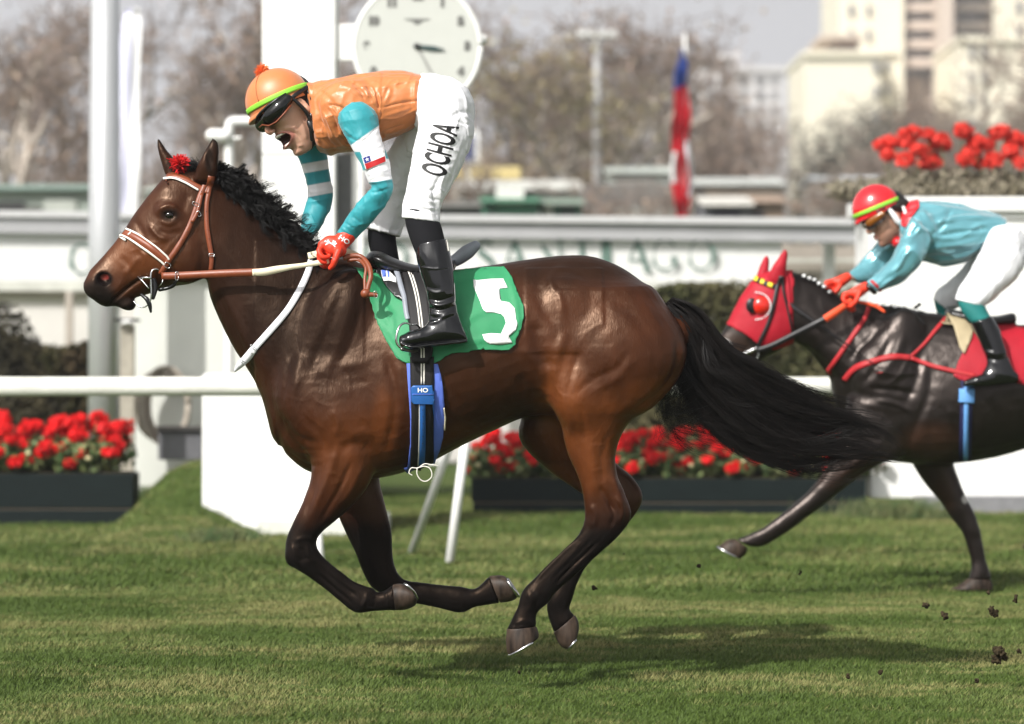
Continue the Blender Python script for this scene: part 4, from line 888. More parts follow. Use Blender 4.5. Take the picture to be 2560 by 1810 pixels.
# gloves
S = Sculpt(.0025, 8)
fist(S, W(862, 597, -.19), W(832, 622, -.20), W(806, 612, -.205), W(808, 640, -.165), [(-.012, -.018, -.026), (.016, -.006, -.024), (.022, .012, .002)], [W(846, 628, -.235), W(838, 648, -.245), W(833, 662, -.24), W(826, 670, -.23)])
S.add(ellipP(836, 616, -.205, 34, 24, .026, -35), .012); S.add(rtube([W(870, 588, -.185), W(854, 604, -.19)], [.034, .033]), .01)
gl, GP, GQ = sobj('glove', S, M['glove'], man, 2, [lambda P, Q: strokes(P, Q, [([(852, 606), (874, 628)], 2.5, -.002), ([(806, 625), (830, 640), (838, 650)], 3, -.002)], side=-1, ymid=-.19)])
GLT = bvh(GP, GQ)
text_decal('lettering', 'HO', 860, 600, 17, -32, 1.1, GLT, .002, M['whiteink'], gl, bold=.03, step=5)
def xstrokes(lines, wd):
    return [[(a[0] + n[0], a[1] + n[1]), (b[0] + n[0], b[1] + n[1]), (b[0] - n[0], b[1] - n[1]), (a[0] - n[0], a[1] - n[1])] for a, b in lines for n in [(-(b[1] - a[1]) / math.hypot(b[0] - a[0], b[1] - a[1]) * wd / 2, (b[0] - a[0]) / math.hypot(b[0] - a[0], b[1] - a[1]) * wd / 2)]]
decal('emblem', poly_faces(xstrokes([((812, 603), (822, 606)), ((822, 606), (836, 612)), ((836, 612), (842, 608)), ((814, 612), (821, 608)), ((834, 601), (832, 610)), ((832, 610), (838, 617)), ((820, 600), (824, 607)), ((838, 603), (836, 611))], 3.2), 6), GLT, .0022, M['whiteink'], gl, 0)
S = Sculpt(.003, 8)
fist(S, W(762, 612, .13), W(756, 632, .11), W(742, 628, .10), W(748, 648, .08), [(-.012, -.01, -.024), (.014, -.01, -.02), (.018, .008, .0)], [W(766, 640, .08), W(764, 652, .07), W(758, 660, .07)])
sobj('glove', S, M['glove'], man, 2)
# breeches
S = Sculpt(.004, 8)
S.add(loft([(1058, 190, 1040, 318, 0, .15), (1085, 196, 1060, 335, 0, .168), (1120, 213, 1085, 355, 0, .178), (1152, 243, 1110, 360, 0, .165)], 4, 36, (.05, .8)), .03)
S.add(loft(leg_n, 5, 32, (.5, .05)), .05); S.add(loft(leg_f, 5, 32, (.5, .05)), .05)
S.add(ellipP(1125, 262, -.09, 52, 62, .09, 20), .05); S.add(ellipP(1125, 262, .09, 52, 62, .09, 20), .05)
def brk(P, Q): return strokes(P, Q, [([(1008, 520), (1050, 522), (1098, 530)], 4, -.004), ([(1010, 500), (1050, 498), (1098, 510)], 5, .004), ([(1100, 440), (1085, 480), (1095, 520)], 5, -.006), ([(1112, 430), (1100, 470), (1103, 510)], 5, .006), ([(1130, 290), (1155, 280), (1178, 285)], 5, -.005), ([(1075, 215), (1090, 240), (1070, 280)], 5, -.006), ([(1090, 205), (1110, 225), (1100, 262)], 5, .005),
    ([(1165, 350), (1140, 420), (1112, 480)], 6, -.004), ([(1060, 300), (1085, 308), (1130, 300)], 5, -.005), ([(1020, 470), (1060, 480), (1090, 470)], 4, -.004), ([(1055, 330), (1090, 345), (1150, 335)], 6, .003), ([(1070, 240), (1064, 300), (1050, 360)], 3, .004), ([(1120, 380), (1135, 330), (1150, 290)], 2.5, .003)] + [([(x0, y0), ((x0 + x1) / 2, (y0 + y1) / 2 + 3), (x1, y1)], 2.6, a_) for x0, y0, x1, y1, a_ in ((1012, 512, 1052, 528, -.004), (1040, 510, 1094, 522, .004), (1060, 490, 1100, 500, -.004), (1090, 460, 1112, 480, .004), (1080, 470, 1092, 545, -.004), (1130, 270, 1172, 296, .004), (1140, 300, 1176, 312, -.004), (1074, 222, 1100, 212, .004), (1082, 240, 1120, 225, -.004), (1062, 270, 1072, 330, .004), (1052, 320, 1060, 300, -.003), (1020, 440, 1040, 470, -.004), (1100, 400, 1130, 440, .003))], side=-1, ymid=0)
brch, BP, BQ = sobj('breeches', S, M['white'], man, 2, [((-.3, .2, 1), .0035, 26, 3, 6), ((1, 0, -.2), .0025, 30, 3, 8), brk])
BRT = bvh(BP, BQ)
text_decal('lettering', 'OCHOA', 1103, 375, 88, 75, .40, BRT, .002, M['ink'], brch, bold=.022, step=7)
sobj('waistband', Sculpt(.004, 8).add(loft([(1064, 196, 1044, 318, 0, .145), (1073, 199, 1052, 322, 0, .150)], 2, 32, (.05, .05))), M['sock'], man)
for st_, nm in ((shin_n[:4], 'sock'), (shin_f[:3] + [(938, 690, 1005, 690, .31, .046)], 'sock')):
    prim_obj(nm, loft(st_, 4, 28, (.2, .1)), M['sock'], man)
# boots
def boot(shaft, foot, sole, st_lines, ymid):
    S = Sculpt(.0035, 8); S.add(loft(shaft, 5, 32, (.02, .3)), .02); S.add(loft(foot, 4, 28, (.6, .5)), .03); S.add(loft(sole, 3, 24, (.3, .3)), .004)
    return sobj('boot', S, M['boot'], man, 1, [((-.3, .1, 1), .0016, 22, 2, 9), (lambda P, Q: strokes(P, Q, st_lines, side=-1, ymid=ymid))])[0]
bt = boot([(1038, 612, 1116, 598, -.305, .062), (1040, 640, 1126, 632, -.315, .062), (1047, 670, 1133, 668, -.322, .060), (1058, 705, 1137, 705, -.33, .054), (1068, 740, 1140, 740, -.335, .048), (1073, 775, 1144, 775, -.34, .044), (1070, 805, 1153, 805, -.345, .044), (1062, 828, 1164, 832, -.345, .043)],
    [(1165, 838, 1167, 852, -.345, .030), (1140, 815, 1145, 856, -.345, .038), (1100, 812, 1105, 858, -.348, .04), (1065, 818, 1070, 862, -.352, .042), (1030, 826, 1036, 868, -.355, .042), (1003, 838, 1008, 868, -.355, .032)],
    [(1168, 848, 1168, 858, -.345, .033), (1120, 852, 1120, 864, -.348, .036), (1070, 858, 1070, 869, -.352, .044), (1030, 862, 1030, 873, -.355, .046), (1000, 852, 1002, 864, -.355, .034)],
    [([(1068, 745), (1095, 752), (1135, 742)], 6, -.006), ([(1070, 768), (1100, 775), (1140, 765)], 6, -.007), ([(1072, 756), (1100, 764), (1138, 752)], 6, .006), ([(1070, 790), (1100, 798), (1146, 790)], 7, -.005), ([(1050, 668), (1090, 672), (1130, 666)], 1.6, .0022), ([(1064, 812), (1098, 800), (1120, 785)], 5, .005), ([(1092, 620), (1100, 680), (1108, 740)], 8, .003), ([(1060, 720), (1088, 732), (1110, 728)], 5, .004)], -.33)
boot([(934, 655, 1000, 652, .305, .056), (948, 700, 1012, 700, .315, .052), (962, 750, 1022, 750, .325, .044), (972, 800, 1045, 800, .335, .040)], [(1058, 812, 1060, 828, .34, .03), (1000, 800, 1005, 836, .34, .038), (950, 812, 955, 846, .345, .04), (905, 826, 908, 848, .345, .03)],
    [(1060, 824, 1060, 834, .34, .03), (960, 838, 960, 850, .34, .04), (900, 836, 902, 848, .345, .03)], [([(970, 760), (1015, 765)], 6, -.005)], .33)
ribbon('boot_tab', [(1117, 600), (1119, 614), (1121, 628)], 4, mesh_tree(bt), .003, M['stitch'], bt, .002)
# stirrup: thing resting on the saddle
sti = empty('stirrup', W(1010, 840, -.35), 'steel stirrup iron holding the toe of the jockey boot on the bay horse', 'stirrup')
tubeP('stirrup_iron', [(1030, 812, -.36, .0035), (1012, 808, -.375, .004), (999, 816, -.39, .0045), (992, 835, -.40, .0045), (991, 855, -.40, .0045), (1000, 868, -.395, .0045), (1014, 872, -.385, .005)], M['steel'], sti)
tubeP('stirrup_iron', [(1030, 812, -.36, .0035), (1042, 812, -.345, .004), (1052, 826, -.31, .004), (1050, 850, -.30, .004), (1040, 870, -.305, .005)], M['steel'], sti)
prim_obj('tread', rtube([W(1005, 873, -.40), W(1030, 877, -.355), W(1045, 874, -.305)], [.007, .008, .007]), M['darksteel'], sti)
# helmet
def helmet(root, cx, cy, y, ang, a, b, wy, yaw, mshell, mband, pom=None, brim=14, name='helmet', shell_extra=0):
    k = (D0 + y) / FP; t = math.radians(ang); A = Vector((math.cos(t), 0, math.sin(t))); U = Vector((-math.sin(t), 0, math.cos(t))); Y = Vector((0, 1, 0))
    q = math.radians(yaw); A2 = A * math.cos(q) + Y * math.sin(q); Y2 = Y * math.cos(q) - A * math.sin(q); c = WV(cx, cy, y)
    n1, n2 = 26, 56; rings = []
    for i in range(n1 + 1):
        ph = i / n1 * math.radians(103) + .004; r = []
        for j in range(n2):
            th = 2 * math.pi * j / n2; v = A2 * (a * k * math.sin(ph) * math.cos(th)) + Y2 * (wy * math.sin(ph) * math.sin(th)) + U * (b * k * math.cos(ph))
            r.append(c + v)
        rings.append([tuple(x) for x in r])
    last = rings[-1]
    for s_, dn in ((.985, -.002), (.93, -.001), (.90, .012)):
        rings.append([tuple(c + (Vector(p) - c) * s_ + U * dn) for p in last])
    R = np.array(rings)
    for i in range(len(R) - 3):     # seams of the cover
        th = 2 * np.pi * np.arange(n2) / n2
        R[i] -= (R[i] - np.array(c)) * (.006 * np.exp(-((np.sin(th * 1.5) / .14) ** 2)))[:, None]
    h = prim_obj(name, ring_mesh(R, False), mshell, root); add_mod(h, 'SOLIDIFY', thickness=.003, offset=1)
    # band
    def ring(phi, grow, dz=0): return [tuple(c + A2 * (a * k * math.sin(phi) * math.cos(2 * math.pi * j / n2) * grow) + Y2 * (wy * math.sin(phi) * math.sin(2 * math.pi * j / n2) * grow) + U * (b * k * math.cos(phi) + dz)) for j in range(n2)]
    pb = [ring(math.radians(d), 1.018) for d in (82, 85, 88, 91)]
    prim_obj('band', ring_mesh(np.array(pb), False), mband, h); add_mod(h.children[0], 'SOLIDIFY', thickness=.003, offset=0)
    if pom is not None:
        for th in (math.radians(15), math.radians(115), math.radians(245), math.radians(190)):
            prim_obj('seam', tube([c + A2 * (a * k * math.sin(q_) * math.cos(th) * 1.004) + Y2 * (wy * math.sin(q_) * math.sin(th) * 1.004) + U * (b * k * math.cos(q_) * 1.004) for q_ in np.linspace(.02, 1.42, 20)], .0014, 6), pom, h)
    # peak
    pk = []
    for d, g in ((98, .99), (99, 1.05), (101, 1.0 + brim / a), (103, 1.0 + brim / a * .98), (103, 1.03), (102, .97)):
        row = []
        for j in range(-12, 13):
            th = math.pi + j / 12 * math.radians(62); f = math.cos(j / 12 * math.pi / 2) ** .6 if abs(j) < 12 else 0
            gg = 1 + (g - 1) * max(f, .05); ph = math.radians(d)
            row.append(c + A2 * (a * k * math.sin(ph) * math.cos(th) * gg) + Y2 * (wy * math.sin(ph) * math.sin(th) * gg) + U * (b * k * math.cos(ph) - .010 * f * (gg > 1.05)))
        pk.append(row)
    pk = np.array(pk); m_, n_, _ = pk.shape; i = np.arange(m_ * n_).reshape(m_, n_)
    q_ = np.stack([i[:-1, :-1], i[:-1, 1:], i[1:, 1:], i[1:, :-1]], -1).reshape(-1, 4)
    p = mesh_obj('peak', pk.reshape(-1, 3), q_, mshell, h); add_mod(p, 'SOLIDIFY', thickness=.002, offset=0)
    return h, c, A2, Y2, U, k
hel, hc, hA, hY, hU, hk = helmet(man, 696, 252, -.02, 24.5, 83, 81, .115, -8, M['orange'], M['lime'], mat('orange_seam', (.34, .10, .03), .6), brim=11)
woolball(655, 178, -.02, 15, 500, M['pompom'], hel, 6)
# skullcap harness, goggles
G = lambda *p: F(*p)
gg = empty('goggles', F(.09, 0, .02), 'dark wraparound goggles on the shouting jockey in orange', 'goggles')
S = Sculpt(.003, 8)
S.add(rtube([F(.035, .082, .033), F(.070, .068, .022), F(.098, .040, .012), (F(.108, .012, .012)), F(.108, -.012, .012), F(.098, -.04, .012), F(.065, -.07, .022)], [.020 * F.k, .027 * F.k, .029 * F.k, .021 * F.k, .021 * F.k, .029 * F.k, .026 * F.k], 18), .01)
gp, gq = S.build(2); prim_obj('lens', (gp, gq, np.zeros((0, 3), int)), M['lens'], gg)
prim_obj('frame', tube([F(.038, .093, .010), F(.072, .088, -.004), F(.100, .064, -.014), F(.120, .040, -.012), F(.128, .016, .004), F(.128, -.016, .004)], .0034, 8), M['leather'], gg)
prim_obj('frame', tube([F(.030, .088, .052), F(.066, .080, .050), F(.098, .058, .046), F(.120, .030, .040), F(.126, 0, .036), F(.118, -.03, .040)], .006, 8), M['black'], gg)
prim_obj('strap', merge_t([tube([F(.04, .083, .03), F(.0, .090, .035), F(-.05, .082, .04), F(-.09, .05, .045)], .009, 8, .4), ]), M['black'], gg)
hr = prim_obj('chin_strap', merge_t([rtube([F(.022, .083, .045), F(.012, .088, .015), F(.0, .086, -.02), F(-.006, .078, -.05), F(0, .066, -.08), F(.01, .045, -.118)], [.006, .007, .008, .009, .010, .008]),
    rtube([F(-.05, .078, .03), F(-.045, .084, .0), F(-.03, .084, -.035), F(-.006, .078, -.055)], [.005, .006, .007, .008]), rtube([F(-.062, .06, -.02), F(-.05, .072, -.05), F(-.03, .07, -.085), F(-.005, .05, -.12), F(.01, .0, -.138)], [.005, .006, .010, .010, .007]), F.ell((-.004, .070, -.082), (.016, .012, .028))]), M['black'], man)
prim_obj('helmet_liner', merge_t([F.ell((-.025, 0, .035), (.088, .083, .045)), F.ell((-.06, .03, -.01), (.04, .055, .055))]), M['hairp'], man)
# ------------------------------------------------------------ the dark horse behind and its jockey
Y2 = 4.4
h2 = empty('horse', W(2400, 905 + CZ * FP / (D0 + Y2), Y2), 'dark brown horse in a red hood, galloping behind at the right edge', 'horse')
S = Sculpt(.008, 7)
def yy(st): return [(a, b, c, d, Y2 + y, w_, *r) for a, b, c, d, y, w_, *r in st]
S.add(loft(yy([(2106, 925, 2122, 1050, 0, .09), (2138, 865, 2155, 1115, 0, .155), (2185, 800, 2205, 1145, 0, .205, .12), (2245, 774, 2265, 1158, 0, .235, .3), (2310, 780, 2330, 1160, 0, .26, .25), (2390, 790, 2400, 1157, 0, .283, .12), (2470, 803, 2480, 1145, 0, .29), (2560, 812, 2570, 1120, 0, .29),
    (2650, 803, 2660, 1088, 0, .275), (2730, 800, 2750, 1080, 0, .265, .15), (2800, 825, 2825, 1050, 0, .22, .2), (2845, 880, 2856, 985, 0, .12)]), 5, 40, (.8, .8)), .03)
S.add(loft(yy([(1985, 684, 1978, 850, 0, .082, .25), (2040, 708, 2022, 878, 0, .088, .3), (2092, 742, 2052, 915, 0, .10, .32), (2150, 760, 2088, 955, 0, .13, .35), (2207, 768, 2112, 995, 0, .155, .3), (2262, 776, 2150, 1060, 0, .18, .25)]), 5, 36), .07)
S.add(loft(yy([(1978, 680, 1990, 790, 0, .06), (1955, 678, 1982, 845, 0, .080), (1918, 682, 1962, 868, 0, .094), (1884, 702, 1935, 884, 0, .098, .1), (1852, 748, 1912, 896, 0, .086, .2), (1824, 803, 1886, 918, 0, .067), (1802, 836, 1868, 932, 0, .056), (1793, 862, 1850, 938, 0, .055), (1796, 890, 1833, 934, 0, .045)]), 5, 32, (.5, .7)), .03)
for sy in (-1, 1): S.add(ellipP(1940, 820, Y2 + sy * .05, 42, 42, .045), .03); S.add(ellipP(1812, 882, Y2 + sy * .045, 14, 16, .02), .012)
S.add(loft(yy([(1920, 700, 1962, 702, -.05, .028), (1932, 672, 1962, 668, -.06, .024), (1946, 650, 1966, 646, -.062, .014), (1960, 628, 1965, 627, -.062, .004)]), 5, 18), .012)
S.add(loft(yy([(1892, 694, 1916, 696, .045, .022), (1900, 675, 1919, 674, .05, .018), (1908, 655, 1920, 655, .052, .010), (1915, 640, 1919, 640, .052, .003)]), 5, 18), .012)
S.add(loft(yy([(2120, 1000, 2290, 1040, -.12, .12), (2095, 1090, 2262, 1135, -.14, .10), (2075, 1150, 2200, 1160, -.15, .078), (2045, 1200, 2145, 1194, -.15, .062), (2010, 1238, 2095, 1234, -.15, .05), (1970, 1272, 2050, 1270, -.15, .045), (1930, 1303, 2003, 1305, -.15, .038), (1895, 1326, 1952, 1341, -.15, .032), (1862, 1340, 1912, 1365, -.15, .031), (1840, 1348, 1878, 1367, -.15, .030)]), 5, 24, (.4, .1)), .035)
S.add(loft(yy([(2262, 1080, 2400, 1080, .12, .10), (2280, 1155, 2384, 1150, .14, .085), (2308, 1203, 2397, 1197, .14, .068), (2345, 1248, 2417, 1246, .14, .055), (2376, 1292, 2437, 1285, .14, .048), (2403, 1328, 2451, 1327, .14, .040), (2418, 1366, 2461, 1382, .14, .031), (2427, 1402, 2467, 1408, .14, .030), (2426, 1428, 2475, 1432, .14, .036), (2420, 1448, 2478, 1450, .14, .036)]), 5, 24, (.4, .1)), .035)
S.add(loft(yy([(2610, 900, 2850, 890, -.12, .14), (2640, 1020, 2810, 1020, -.15, .12), (2680, 1120, 2780, 1110, -.15, .075), (2712, 1195, 2788, 1180, -.15, .05), (2705, 1260, 2755, 1270, -.15, .03), (2675, 1340, 2715, 1352, -.15, .027), (2655, 1385, 2700, 1400, -.15, .034), (2625, 1410, 2665, 1430, -.15, .035)]), 5, 22, (.4, .1)), .035)
S.add(loft(yy([(2600, 900, 2820, 890, .12, .14), (2600, 1020, 2760, 1020, .15, .12), (2620, 1110, 2715, 1110, .15, .075), (2640, 1180, 2715, 1175, .15, .05), (2620, 1250, 2670, 1260, .15, .03), (2580, 1320, 2620, 1335, .15, .027), (2555, 1370, 2605, 1385, .15, .034)]), 5, 22, (.4, .1)), .035)
for sy in (-1, 1):
    S.add(ellipP(2215, 950, Y2 + sy * .16, 75, 95, .085, 20), .05); S.add(ellipP(2245, 860, Y2 + sy * .13, 55, 90, .075, -20), .05); S.add(ellipP(2720, 930, Y2 + sy * .14, 90, 95, .13), .05)
P, Q = S.build(3)
SL2 = [([(2262, 830), (2240, 890), (2200, 940)], 9, .008), ([(2230, 840), (2200, 900), (2160, 960)], 8, -.008), ([(2300, 880), (2290, 950), (2260, 1010)], 10, -.008), ([(2330, 900), (2320, 990), (2290, 1060), (2270, 1120)], 12, -.010), ([(2180, 920), (2230, 935), (2300, 930)], 8, .008), ([(2170, 970), (2230, 975), (2290, 985)], 7, -.007), ([(2190, 1000), (2240, 1010), (2280, 1030)], 7, .007),
    ([(1985, 860), (2040, 890), (2100, 960)], 8, -.006), ([(2010, 760), (2080, 830), (2150, 900)], 12, .005), ([(2120, 800), (2140, 880), (2130, 960)], 10, -.005), ([(2210, 1100), (2150, 1150), (2090, 1200)], 7, .006), ([(2240, 1110), (2180, 1160), (2110, 1205)], 5, -.006), ([(1835, 935), (1860, 905), (1885, 890)], 4, -.006), ([(2230, 800), (2180, 840), (2120, 900)], 7, -.005), ([(2285, 860), (2255, 930), (2225, 960)], 6, .006)]
P = strokes(P, Q, SL2, ymid=Y2); P = P + normals(P, Q) * ((vnoise(P * 24) - .5) * .004)[:, None]
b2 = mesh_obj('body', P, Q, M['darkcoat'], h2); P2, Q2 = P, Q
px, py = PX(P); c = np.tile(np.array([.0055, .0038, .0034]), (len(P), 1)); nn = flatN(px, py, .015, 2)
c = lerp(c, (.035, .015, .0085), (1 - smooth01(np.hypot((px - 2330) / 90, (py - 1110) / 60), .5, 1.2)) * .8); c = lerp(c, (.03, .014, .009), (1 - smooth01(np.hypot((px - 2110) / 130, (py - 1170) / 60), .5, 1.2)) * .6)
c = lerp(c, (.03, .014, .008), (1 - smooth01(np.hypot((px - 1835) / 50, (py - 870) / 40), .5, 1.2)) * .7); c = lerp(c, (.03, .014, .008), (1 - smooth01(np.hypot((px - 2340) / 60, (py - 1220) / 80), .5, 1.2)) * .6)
c = lerp(c, (.7, .68, .66), (1 - smooth01(np.hypot((px - 1806) / 24, (py - 862) / 17), .8, 1.0)) * (nn > .25)); c = lerp(c, (.5, .48, .46), (1 - smooth01(np.hypot((px - 2412) / 9, (py - 1248) / 13), .7, 1.0)))
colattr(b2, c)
H2T = bvh(P, Q)
hoof(h2, yy([(1838, 1347, 1870, 1371, -.15, .038), (1818, 1350, 1864, 1386, -.15, .046), (1794, 1368, 1850, 1398, -.15, .05)]))
hoof(h2, yy([(2420, 1446, 2479, 1450, .14, .038), (2398, 1462, 2482, 1464, .14, .048), (2376, 1473, 2483, 1475, .14, .05)]), False)
hoof(h2, yy([(2628, 1405, 2662, 1432, -.15, .038), (2610, 1425, 2645, 1455, -.15, .046)]), False)
M['redcloth'] = mat('red_hood_cloth', (.36, .006, .018), .6, .3, noise=.1, bump=.001, bscale=200); M['redstrap'] = mat('red_strap', (.40, .02, .025), .5); M['redgloss'] = mat('red_cup', (.65, .02, .01), .2, .5, coat=.4)
M['yellow'] = mat('yellow_patch', (.8, .6, .03), .5); M['blackleather'] = mat('black_leather', (.012, .011, .012), .4)
# hood: a fitted shell over head and ears
def shell(name, P, Q, poly, off, m, parent, thick=.004, ys=None):
    px, py = PX(P); poly = np.array(poly, float); ins = np.zeros(len(P), bool); j = len(poly) - 1
    for i in range(len(poly)):
        (xi, yi), (xj, yj) = poly[i], poly[j]; cnd = ((yi > py) != (yj > py)) & (px < (xj - xi) * (py - yi) / (yj - yi + 1e-9) + xi); ins ^= cnd; j = i
    if ys is not None: ins &= ys(P)
    fm = ins[Q].all(1); q = Q[fm]; used = np.unique(q); mp = -np.ones(len(P), int); mp[used] = np.arange(len(used)); N = normals(P, Q)
    o = mesh_obj(name, (P + N * off)[used], mp[q], m, parent); add_mod(o, 'SOLIDIFY', thickness=thick, offset=0); return o
hd = empty('hood', W(1915, 780, Y2), 'red racing hood with blinker cups on the head of the dark horse', 'hood')
shell('cloth', P2, Q2, [(1810, 805), (1821, 814), (1864, 838), (1907, 869), (1935, 874), (1985, 858), (1985, 700), (1975, 620), (1900, 620), (1860, 680), (1800, 790)], .006, M['redcloth'], hd)
YN = Y2 - .115
cupm = ellip(W(1903, 764, YN + .02), [(.052, 0, 0), (0, 0, .052), (0, .035, 0)], 24, 16)
prim_obj('cup', cupm, M['redgloss'], hd); prim_obj('eye_hole', ellip(W(1880, 764, YN + .012), [(.034, 0, 0), (0, 0, .042), (0, .012, 0)]), M['black'], hd)
tubeP('cup_rim', [(1889 + 38 * math.cos(t), 765 + 34 * math.sin(t), YN - .004 + .02 * abs(math.sin(t)), .003) for t in np.linspace(-1.6, 1.6, 14)], M['whiteink'], hd, 2)
b2r = empty('bridle', W(1910, 800, YN), 'black bridle with yellow squares on the browband over the red hood', 'bridle')
HB = mesh_tree(*hd.children, b2)
def r2(name, line, wd, off, m, par, thick=.004): return ribbon(name, line, wd, HB, off, M[m], par, thick)
bb2 = r2('browband', [(1884, 697), (1900, 704), (1920, 712), (1938, 718)], 12, .010, 'blackleather', b2r)
for i, (a, b) in enumerate([((1889, 699), (1896, 702)), ((1903, 705), (1911, 709)), ((1920, 712), (1931, 716))]): r2('yellow_square', [a, ((a[0] + b[0]) / 2, (a[1] + b[1]) / 2), b], 11, .015, 'yellow', bb2)
r2('cheek_strap', [(1952, 690), (1942, 720), (1932, 770), (1918, 815), (1902, 848), (1892, 872)], 9, .010, 'blackleather', b2r)
r2('throat_latch', [(1955, 690), (1958, 730), (1970, 780), (1980, 830)], 6, .010, 'blackleather', b2r); r2('headpiece', [(1968, 690), (1972, 740), (1976, 790)], 8, .006, 'redcloth', b2r)
prim_obj('bit', rtube([W(1858, 886, Y2 - .085), W(1872, 880, Y2 - .09), W(1884, 874, Y2 - .1)], [.008, .012, .01]), M['steel'], b2r)
tubeP('bit_ring', [(1888, 868, Y2 - .1, .005), (1896, 885, Y2 - .1, .005), (1890, 905, Y2 - .095, .005), (1894, 925, Y2 - .09, .005)], M['steel'], b2r); prim_obj('bit_knob', ellip(W(1893, 922, Y2 - .09), [(.012, 0, 0), (0, 0, .009), (0, .01, 0)]), M['redstrap'], b2r)
rn2 = empty('reins', W(1990, 840, Y2 - .15), 'black rein with orange grip running to the red gloves of the second jockey', 'reins')
ribbon3('rein_leather', [(1892, 876, 13, Y2 - .105), (1930, 864, 14, Y2 - .13), (1985, 837, 15, Y2 - .16), (2035, 812, 16, Y2 - .19), (2066, 796, 17, Y2 - .2)], M['blackleather'], rn2, .006)
M['orangegrip'] = mat('orange_grip', (.75, .08, .02), .6)
ribbon3('rein_grip', [(2062, 798, 19, Y2 - .2), (2085, 783, 19, Y2 - .2), (2112, 764, 16, Y2 - .19), (2130, 750, 12, Y2 - .18)], M['orangegrip'], rn2, .006)
ribbon3('rein_grip', [(2110, 748, 6, Y2 - .12), (2150, 755, 7, Y2 - .15), (2190, 765, 9, Y2 - .17), (2212, 780, 6, Y2 - .19)], M['orangegrip'], rn2, .005)
bp = empty('breastplate', W(2250, 900, Y2 - .2), 'red breastplate straps across the shoulder and neck of the dark horse', 'breastplate')
r2('neck_strap', [(2172, 772), (2160, 800), (2139, 830), (2115, 864), (2092, 897), (2072, 925), (2062, 938)], 11, .008, 'redstrap', bp)
r2('chest_strap', [(2112, 950), (2130, 928), (2153, 914), (2206, 897), (2240, 892), (2275, 895)], 14, .008, 'redstrap', bp)
r2('shoulder_strap', [(2276, 892), (2310, 860), (2340, 825), (2366, 796)], 9, .008, 'redstrap', bp); r2('girth_strap', [(2275, 895), (2330, 915), (2390, 930), (2440, 940)], 10, .010, 'redstrap', bp)
g2 = empty('girth', W(2415, 1050, Y2 - .3), 'dark blue girth with pale blue buckle on the dark horse', 'girth')
M['paleblue'] = mat('pale_blue_strap', (.13, .33, .68), .5); M['navy'] = mat('navy_webbing', (.01, .012, .06), .6)
r2('strap', [(2420, 880), (2417, 960), (2414, 1060), (2412, 1150)], 30, .008, 'navy', g2); r2('centre_strap', [(2416, 960), (2414, 1060), (2413, 1148)], 11, .013, 'paleblue', g2)
r2('buckle_plate', [(2416, 973), (2416, 990), (2415, 1006)], 38, .018, 'paleblue', g2, .010)
sc2 = empty('saddlecloth', W(2570, 880, Y2 - .3), 'red saddlecloth under the second jockey, cut off by the right edge', 'saddlecloth')
so2, sp_, sf_ = lifted(poly_faces([[(2384, 940), (2396, 905), (2420, 860), (2440, 810), (2500, 815), (2620, 806), (2665, 830), (2675, 900), (2640, 965), (2560, 962), (2470, 940), (2430, 955), (2400, 950)]], 10), H2T, .009, 'cloth', M['redcloth'], sc2, .004, Y2 - .2)
S2T = BVHTree.FromPolygons([tuple(p) for p in sp_], sf_)
text_decal('number', '4', 2588, 865, 92, 0, .9, S2T, .004, M['whiteink'], so2, bold=.03, step=10)
sd2 = empty('racing_saddle', W(2420, 790, Y2), 'tan and black racing saddle on the dark horse', 'saddle'); M['tanflap'] = mat('tan_flap', (.38, .31, .19), .6)
lifted(poly_faces([[(2358, 774), (2380, 778), (2432, 826), (2428, 850), (2410, 888), (2398, 870), (2385, 825)]], 9), H2T, .020, 'flap', M['tanflap'], sd2, .006, Y2 - .2)
S = Sculpt(.007, 7); S.add(loft(yy([(2370, 772, 2378, 800, 0, .10), (2420, 780, 2424, 812, 0, .14), (2480, 790, 2480, 818, 0, .13), (2530, 782, 2530, 815, 0, .08)]), 4, 24), .02); p_, q_ = S.build(2); prim_obj('seat', (p_, q_, np.zeros((0, 3), int)), M['saddle'], sd2)
# plaited mane with white ties
r_ = np.random.default_rng(21); mp_ = []
cl2 = catmull([(1984, 686), (2015, 694), (2040, 706), (2068, 724), (2092, 742), (2150, 758), (2205, 764), (2262, 774), (2305, 780)], 12)
for i in range(1400):
    j = r_.integers(0, len(cl2)); a = np.array(W(cl2[j][0], cl2[j][1] + 3, Y2 + r_.normal(0, .02))); d = np.array([r_.normal(.3, .5), r_.normal(-.2, .4), r_.normal(.5, .4)]); s = np.linspace(0, 1, 8)[:, None]; L = r_.uniform(.015, .045)
    p = a + d * L * s; p[:, 2] -= L * .6 * s[:, 0] ** 2; p += .004 * np.sin(s * 9 + r_.uniform(0, 6, 3)) * s; mp_.append(p)
strands('mane', np.array(mp_), np.full(1400, .0018), M['darkhair'], h2)
for a, b in ((2010, 690), (2024, 696), (2036, 700), (2047, 709), (2060, 717), (2074, 730), (2222, 763), (2238, 768), (2254, 771), (2268, 775), (2290, 768), (2298, 762)):
    prim_obj('mane_tie' if a < 2285 else 'plait', ellip(W(a, b, Y2 - .02), [(.012, 0, .004), (-.003, 0, .010), (0, .012, 0)], 10, 8), M['whiteink'] if a < 2285 else M['hair'], h2)

